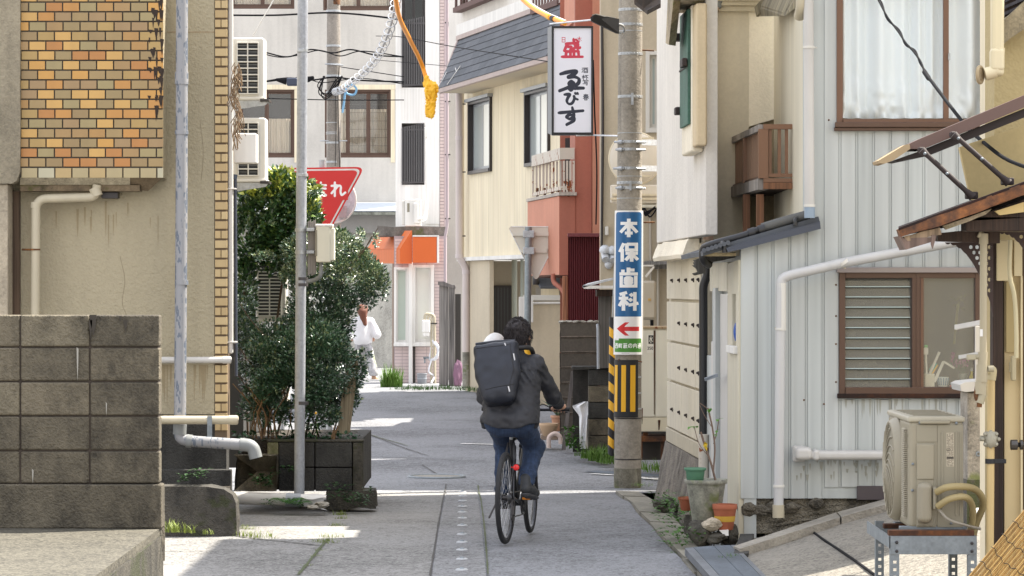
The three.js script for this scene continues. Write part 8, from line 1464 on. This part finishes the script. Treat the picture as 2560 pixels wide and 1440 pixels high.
function ik(h, a, l1, l2, pole) { const d = a.clone().sub(h), L = Math.min(d.length(), (l1 + l2) * .999), n = d.normalize(), x = (l1 * l1 - l2 * l2 + L * L) / (2 * L), y = Math.sqrt(Math.max(0, l1 * l1 - x * x)), p = pole.clone().addScaledVector(n, -pole.dot(n)).normalize(); return h.clone().addScaledVector(n, x).addScaledVector(p, y); }
const skin = M([.52, .30, .21], { r: .55 });
{
  const t = thing('person', v3(-.02, .0, -.2).applyMatrix4(MB), 'cyclist in dark grey jacket and blue jeans riding away, seen from behind', 'person');
  const hipL = P3(-.09, .90, -.18), hipR = P3(.09, .90, -.18), ankL = P3(-.112, .335, -.475), ankR = P3(.118, .455, -.205), l1 = .425, l2 = .415;
  const knL = ik(hipL, ankL, l1, l2, P3(-.08, .3, -1)), knR = ik(hipR, ankR, l1, l2, P3(.03, .3, -1));
  const shL = P3(-.168, 1.315, -.40), shR = P3(.168, 1.315, -.40), wrL = P3(-.265, 1.008, -.785), wrR = P3(.27, 1.008, -.785);
  const elL = ik(shL, wrL, .29, .255, P3(-.4, -.7, .3)), elR = ik(shR, wrR, .29, .255, P3(.4, -.7, .3));
  const seg = (list, k) => { const c = list.map(([a, b, r, s]) => capsule(a, b, r, s)); return (x, y, z) => { let d = c[0](x, y, z); for (let i = 1; i < c.length; i++) d = smin(d, c[i](x, y, z), k); return d; }; };
  const head = P3(.012, 1.548, -.465);
  // skin: head and neck, hands, thin body under the clothes
  const headF = (x, y, z) => { let d = Math.hypot((x - head.x) / .078, (y - head.y) / .108, (z - head.z) / .096) * .085 - .085; const c = capsule(P3(head.x, head.y - .06, head.z - .045), P3(head.x, head.y - .085, head.z - .06), .042, .03); d = smin(d, c(x, y, z), .04); d = smin(d, capsule(P3(head.x, head.y - .015, head.z - .095), P3(head.x, head.y - .03, head.z - .112), .012, .014)(x, y, z), .015); for (const s of [-1, 1]) { d = smin(d, Math.hypot((x - head.x - s * .083) / .4, y - head.y + .012, (z - head.z - .0) / .75) - .03, .01); d = Math.max(d, -(Math.hypot(x - head.x - s * .032, y - head.y - .0, z - head.z + .1) - .016)); d = smin(d, Math.hypot(x - head.x - s * .032, y - head.y, z - head.z + .082) - .013, .004); } return smin(d, capsule(P3(head.x, head.y - .06, head.z + .01), P3(0, 1.37, -.43), .05, .05)(x, y, z), .04); };
  const hands = []; for (const s of [-1, 1]) {
    const w = s > 0 ? wrR : wrL, cx = s * .265, L = [[w, P3(cx, .992, -.84), .026, .03], [P3(cx - .025, .99, -.835), P3(cx + .03, .99, -.845), .024, .023]];
    const fl = [.92, 1.05, 1, .82]; for (let i = 0; i < 4; i++) { const x = cx + s * (-.036 + i * .023) * 1, k = fl[i]; L.push([P3(x, .997, -.855), P3(x, .998, -.875 - .01 * k), .0105, .0098], [P3(x, .998, -.875 - .01 * k), P3(x, .972, -.878 - .012 * k), .0098, .009], [P3(x, .972, -.878 - .012 * k), P3(x, .952, -.866), .009, .0082]); }
    L.push([P3(cx - s * .03, .988, -.825), P3(cx - s * .055, .975, -.84), .013, .011], [P3(cx - s * .055, .975, -.84), P3(cx - s * .05, .957, -.868), .011, .009]);
    const f = seg(L, .008); hands.push(sdfMesh(f, v3(cx - .1, .92, -.93), v3(cx + .1, 1.06, -.74), .0045));
  }
  const under = seg([[hipL, knL, .065, .05], [hipR, knR, .065, .05], [knL, ankL, .045, .032], [knR, ankR, .045, .032], [P3(0, .94, -.18), P3(0, 1.26, -.38), .08, .08], [shL, elL, .034, .03], [shR, elR, .034, .03], [elL, wrL, .032, .024], [elR, wrR, .032, .024], [P3(-.12, 1.31, -.41), P3(.12, 1.31, -.41), .035, .035], [P3(0, 1.28, -.39), P3(0, 1.4, -.43), .045, .045]], .04);
  mesh('body', WL([sdfMesh(headF, v3(-.14, 1.33, -.64), v3(.15, 1.68, -.32), .006), ...hands, sdfMesh(under, v3(-.42, .25, -.95), v3(.42, 1.46, .05), .013)]), skin, t);
  // hair
  const hairF = (x, y, z) => { const dx = x - head.x, dy = y - head.y - .018, dz = z - head.z - .012; let d = (Math.hypot(dx / .093, dy / .112, dz / .108) - 1) * .095; d += .008 * n3(x * 26, y * 18, z * 26) + .004 * n3(x * 70, y * 50, z * 70); d = smin(d, capsule(P3(head.x - .025, head.y - .06, head.z + .06), P3(head.x + .025, head.y - .06, head.z + .06), .032, .032)(x, y, z) + .008 * n3(x * 60, y * 24, z * 60), .03); const face = Math.max(dz + .055, dy - .06) ; return Math.max(d, Math.min(-dz - .05, .055 - dy), -(dy + .108)); };
  const hair = M([.02, .015, .016], { r: .65 });
  const strands = []; for (let i = 0; i < 520; i++) { const a = rr(-2.4, 2.4), e = rr(-.75, 1.45), n = v3(Math.sin(a) * Math.cos(e), Math.sin(e), Math.cos(a) * Math.cos(e)), p = P3(head.x + n.x * .092, head.y + .018 + n.y * .112, head.z + .012 + n.z * .108), q = p.clone().add(v3(n.x * .012 + rr(-.012, .012), -.02 * Math.cos(e) + n.y * .01 + rr(-.006, .008), n.z * .01 + rr(-.01, .01))); strands.push(sweep(curve([p.clone().addScaledVector(n, -.006), p.clone().lerp(q, .5).addScaledVector(n, .007), q.add(v3(rr(-.006, .006), -.014, 0))], 4), (u) => .0034 * (1 - u * .75), 4)); }
  mesh('hair', WL([sdfMesh(hairF, v3(-.14, 1.42, -.62), v3(.16, 1.70, -.31), .006), ...strands]), hair, t);
  // jacket
  const fold = (x, y, z) => .011 * n3(x * 12, y * 18 + x * 8, z * 12) + .005 * n3(x * 34, y * 40, z * 30);
  const jk = seg([[P3(-.085, .90, -.165), P3(-.085, 1.2, -.31), .136, .118], [P3(.085, .90, -.165), P3(.085, 1.2, -.31), .136, .118], [P3(-.085, 1.2, -.31), P3(-.09, 1.30, -.385), .118, .09], [P3(.085, 1.2, -.31), P3(.09, 1.30, -.385), .118, .09], [P3(-.145, 1.325, -.40), P3(.145, 1.325, -.40), .064, .064], [shL, elL, .07, .056], [shR, elR, .07, .056], [elL, wrL.clone().lerp(elL, .16), .055, .043], [elR, wrR.clone().lerp(elR, .16), .055, .043], [P3(0, 1.37, -.40), P3(0, 1.425, -.43), .085, .07]], .05);
  const crease = (x, y, z) => { const e = Math.hypot(x - Math.sign(x) * Math.abs(elR.x), y - elR.y, z - elR.z); return .006 * Math.sin((y - z) * 95) * Math.max(0, 1 - e / .1) + .008 * Math.max(0, 1 - Math.hypot(Math.abs(x) - .16, y - 1.25) / .14) * Math.sin((y * 1.2 + Math.abs(x) * 1.6) * 80); };
  const jackF = (x, y, z) => { let d = jk(x, y, z) + fold(x, y, z) + crease(x, y, z); const hem = .868 + .022 * Math.cos(x * 14) * (z > -.16 ? -1 : 1) + .01 * n3(x * 9, 1, z * 9); d = Math.max(d, hem - y + (Math.abs(x) > .26 ? -1 : 0)); return Math.max(d, y - 1.435 - (z + .42) * .2); };
  const jacketM = M([.028, .029, .036], { r: .62, map: 'cloth', b: 'clothB', bs: .0012, phys: 1, x: { sheen: .35, sheenRoughness: .5 } });
  const jg = sdfMesh(jackF, v3(-.45, .80, -.90), v3(.45, 1.46, .06), .0085);
  mesh('jacket', WL([jg]), jacketM, t);
  mesh('cuff_strap', WL([sweep([elR.clone().lerp(wrR, .8), elR.clone().lerp(wrR, .86)], .05, 14), sweep([elL.clone().lerp(wrL, .8), elL.clone().lerp(wrL, .86)], .05, 14)]), jacketM, t);
  // jeans
  const jn = seg([[P3(-.07, .90, -.17), P3(.07, .90, -.175), .108, .108], [hipL, knL, .098, .074], [hipR, knR, .098, .074], [knL, ankL.clone().lerp(knL, .02), .072, .058], [knR, ankR.clone().lerp(knR, .02), .074, .062]], .045);
  const jeanF = (x, y, z) => { const c = (a) => Math.max(0, 1 - Math.hypot(x - a.x, y - a.y, z - a.z) / .17); return jn(x, y, z) + .006 * n3(x * 16, y * 26, z * 16) + .007 * Math.sin(y * 95 + 3 * n3(x * 12, 2, z * 12)) * (c(ankL) + c(ankR)) + .005 * Math.sin(y * 70 + x * 30) * (c(knL) + c(knR)) ; };
  const jeanM = M([.034, .062, .135], { r: .85, map: 'denim', b: 'clothB', bs: .001 });
  mesh('jeans', WL([sdfMesh((x, y, z) => Math.max(jeanF(x, y, z), y - .94, x < 0 ? .345 - y : .415 - y - (z + .2) * .35), v3(-.26, .28, -.75), v3(.30, 1.0, .0), .0085)]), jeanM, t);
  // shoes
  const shoeM = M([.028, .03, .034], { r: .6 }), sole = M([.05, .05, .055], { r: .7 });
  const shoe = (heel, toe, ank, s) => { const up = ank.clone().sub(heel).normalize(), f = seg([[heel, heel.clone().lerp(toe, .45), .038, .043], [heel.clone().lerp(toe, .45), toe, .043, .034], [heel.clone().addScaledVector(up, .02), ank, .036, .042]], .03); const mn = v3(Math.min(heel.x, toe.x) - .08, Math.min(heel.y, toe.y) - .08, Math.min(heel.z, toe.z) - .08), mx = v3(Math.max(heel.x, toe.x) + .08, Math.max(heel.y, toe.y, ank.y) + .04, Math.max(heel.z, toe.z) + .08); mesh('shoe', WL([sdfMesh(f, mn, mx, .007)]), shoeM, t); const d = toe.clone().sub(heel), n = v3(1, 0, 0).cross(d).normalize(); if (n.y > 0) n.negate(); const so = seg([[heel.clone().addScaledVector(n, .032), heel.clone().lerp(toe, .5).addScaledVector(n, .03), .037, .042], [heel.clone().lerp(toe, .5).addScaledVector(n, .03), toe.clone().addScaledVector(n, .02), .042, .034]], .02); mesh('sole', WL([sdfMesh((x, y, z) => { const q = so(x, y, z), h = (x - heel.x) * n.x + (y - heel.y) * n.y + (z - heel.z) * n.z; return Math.max(q, .03 - h, h - .058); }, mn.sub(v3(.02, .04, .02)), mx, .007)]), sole, t); };
  shoe(P3(.13, .40, -.135), P3(.165, .36, -.345), ankR.clone().add(P3(.0, .02, .02)), 1); shoe(P3(-.118, .285, -.455), P3(-.125, .275, -.665), ankL.clone().add(P3(0, .03, 0)), -1);
}
{
  const base = P3(-.07, 1.05, -.03), t = thing('backpack', base.clone().applyMatrix4(MB), 'large black roll top backpack worn by the cyclist', 'backpack');
  const Q = new THREE.Matrix4().makeRotationFromEuler(new THREE.Euler(-.30, .12, .13)).setPosition(P3(-.082, 1.262, -.125)), Qi = Q.clone().invert();
  const f = (x, y, z) => { const p = v3(x, y, z).applyMatrix4(Qi), s = (p.y + .25) / .5, w = lerp(.115, .18, smooth(-.1, .6, s)), dp = lerp(.085, .055, smooth(.55, 1, s)) + .014 * Math.cos(p.x * 9) * smooth(0, .2, s); const qx = Math.abs(p.x) - w + .05, qy = Math.abs(p.y) - .245 + .05, qz = Math.abs(p.z) - dp + .035; const d = Math.hypot(Math.max(qx, 0), Math.max(qy, 0), Math.max(qz, 0)) + Math.min(Math.max(qx, qy, qz), 0) - .042; return d + .016 * n3(p.x * 9, p.y * 7, p.z * 9 + 4) + .006 * n3(p.x * 24, p.y * 18, p.z * 22) + .006 * Math.sin((p.y * .9 + Math.abs(p.x) * .6) * 60) * smooth(.08, .17, Math.abs(p.x)) * .5; };
  const bp = M([.013, .016, .027], { r: .5, map: 'cloth', b: 'clothB', bs: .001, phys: 1, x: { sheen: .3, sheenRoughness: .4 } });
  mesh('bag', WL([sdfMesh(f, v3(-.33, .95, -.33), v3(.18, 1.56, .06), .008)]), bp, t);
  const q = (x, y, z) => P3(x, y, z).applyMatrix4(Q), surf = (x, y) => { let z = .12; while (z > 0) { const p = q(x, y, z); if (f(p.x, p.y, p.z) < 0) break; z -= .002; } return q(x, y, z + .001); };
  const seam = (pts) => sweep(pts.map(([a, b]) => surf(a, b)), .0035, 5);
  const line = (a, b, n = 14) => [...Array(n + 1)].map((_, i) => [lerp(a[0], b[0], i / n), lerp(a[1], b[1], i / n)]);
  mesh('zip', WL([seam(line([-.155, .195], [.10, .195])), seam(line([.11, .205], [.125, -.02])), seam(line([-.10, -.14], [.115, -.12])), seam(line([.12, -.02], [.06, -.19]))]), M([.01, .01, .012], { r: .5 }), t);
  mesh('roll_edge', WL([sweep([q(-.15, .244, .0), q(0, .248, .008), q(.15, .244, .0)], .012, 8)]), bp, t);
  mesh('zip_pull', WL([[.075, .2, .01, .02], [.135, .09, .01, .05], [.078, -.155, .012, .04]].map(([x, y, w, h]) => { const p = surf(x, y); return beam(p.clone().add(v3(-.004, h * .5, .004)), p.clone().add(v3(.006, -h * .5, .006)), w, .006); })), M([.72, .72, .74], { r: .4 }), t);
  mesh('strap', WL([sweep(curve([q(.10, .20, -.06), P3(.10, 1.455, -.32), P3(.125, 1.43, -.43), P3(.13, 1.3, -.51), P3(.11, 1.15, -.42)], 20), .018, 8), sweep(curve([q(-.08, .20, -.06), P3(-.10, 1.455, -.32), P3(-.125, 1.43, -.43), P3(-.13, 1.3, -.51), P3(-.11, 1.15, -.42)], 20), .018, 8), cable([q(.11, -.05, -.02), q(.16, .02, -.04), P3(.19, 1.22, -.30)], .008)]), A.black, t);
}
// ---------------------------------------------------------------- woman in white far down the lane
{
  const d = 64, o = v3(X(907, d), Y(951, d), -d), t = thing('person', o, 'woman in a white blouse and patterned trousers walking, half hidden by the shrub', 'person');
  const p = (x, y, z) => v3(o.x + x, o.y + y, o.z + z), seg = (L, k) => { const c = L.map(([a, b, r, s]) => capsule(a, b, r, s)); return (x, y, z) => c.reduce((m, f) => Math.min(m, smin(m, f(x, y, z), k)), 9); };
  const bx = [v3(o.x - .5, o.y - .05, o.z - .5), v3(o.x + .6, o.y + 1.75, o.z + .5)];
  mesh('body', [sdfMesh(seg([[p(0, 1.45, 0), p(0, 1.5, -.02), .09, .1], [p(0, 1.2, 0), p(0, 1.42, 0), .06, .05], [p(0, .85, 0), p(0, 1.2, 0), .1, .11], [p(-.15, 1.25, 0), p(-.24, .85, -.05), .04, .03], [p(.15, 1.25, 0), p(.27, 1.0, .05), .04, .035], [p(.27, 1.0, .05), p(.22, .85, -.1), .032, .03], [p(-.07, .85, 0), p(-.08, .08, -.1), .08, .04], [p(.08, .85, 0), p(.24, .08, .12), .08, .04], [p(.24, .06, .12), p(.28, .03, 0), .04, .03], [p(-.08, .06, -.1), p(-.06, .03, -.2), .04, .03]], .04), ...bx, .02)], skin, t);
  const hairM = M([.14, .045, .022], { r: .6 }); mesh('hair', [sdfMesh((x, y, z) => seg([[p(0, 1.52, .02), p(0, 1.5, .02), .115, .12], [p(.0, 1.45, .08), p(.05, 1.2, .13), .1, .05]], .05)(x, y, z) + .01 * n3(x * 20, y * 6, z * 20), ...bx, .018)], hairM, t);
  mesh('blouse', [sdfMesh((x, y, z) => Math.max(seg([[p(0, .88, 0), p(0, 1.22, 0), .2, .16], [p(-.15, 1.26, 0), p(.15, 1.26, 0), .08, .08], [p(.16, 1.25, 0), p(.3, .98, .06), .09, .1], [p(-.16, 1.25, 0), p(-.26, .95, 0), .08, .08]], .05)(x, y, z) + .012 * n3(x * 12, y * 9, z * 12), o.y + .72 + (x - o.x) * .25 - y), ...bx, .018)], A.cloth, t);
  mesh('trousers', [sdfMesh((x, y, z) => Math.max(seg([[p(0, .85, 0), p(0, .75, 0), .15, .16], [p(-.06, .8, 0), p(-.08, .16, -.1), .11, .1], [p(.07, .8, 0), p(.24, .16, .12), .11, .1]], .05)(x, y, z) + .008 * n3(x * 16, y * 8, z * 16), o.y + .1 - y), ...bx, .018)], M([.60, .62, .68], { map: 'moss', r: .8 }), t);
  mesh('shoe', [sdfMesh(seg([[p(.24, .05, .14), p(.29, .035, -.02), .05, .04], [p(-.08, .05, -.08), p(-.06, .035, -.22), .05, .04]], .01), ...bx, .018)], M([.42, .26, .16]), t);
}
renderer.setSize(1024, 576);
renderer.render(scene, camera);
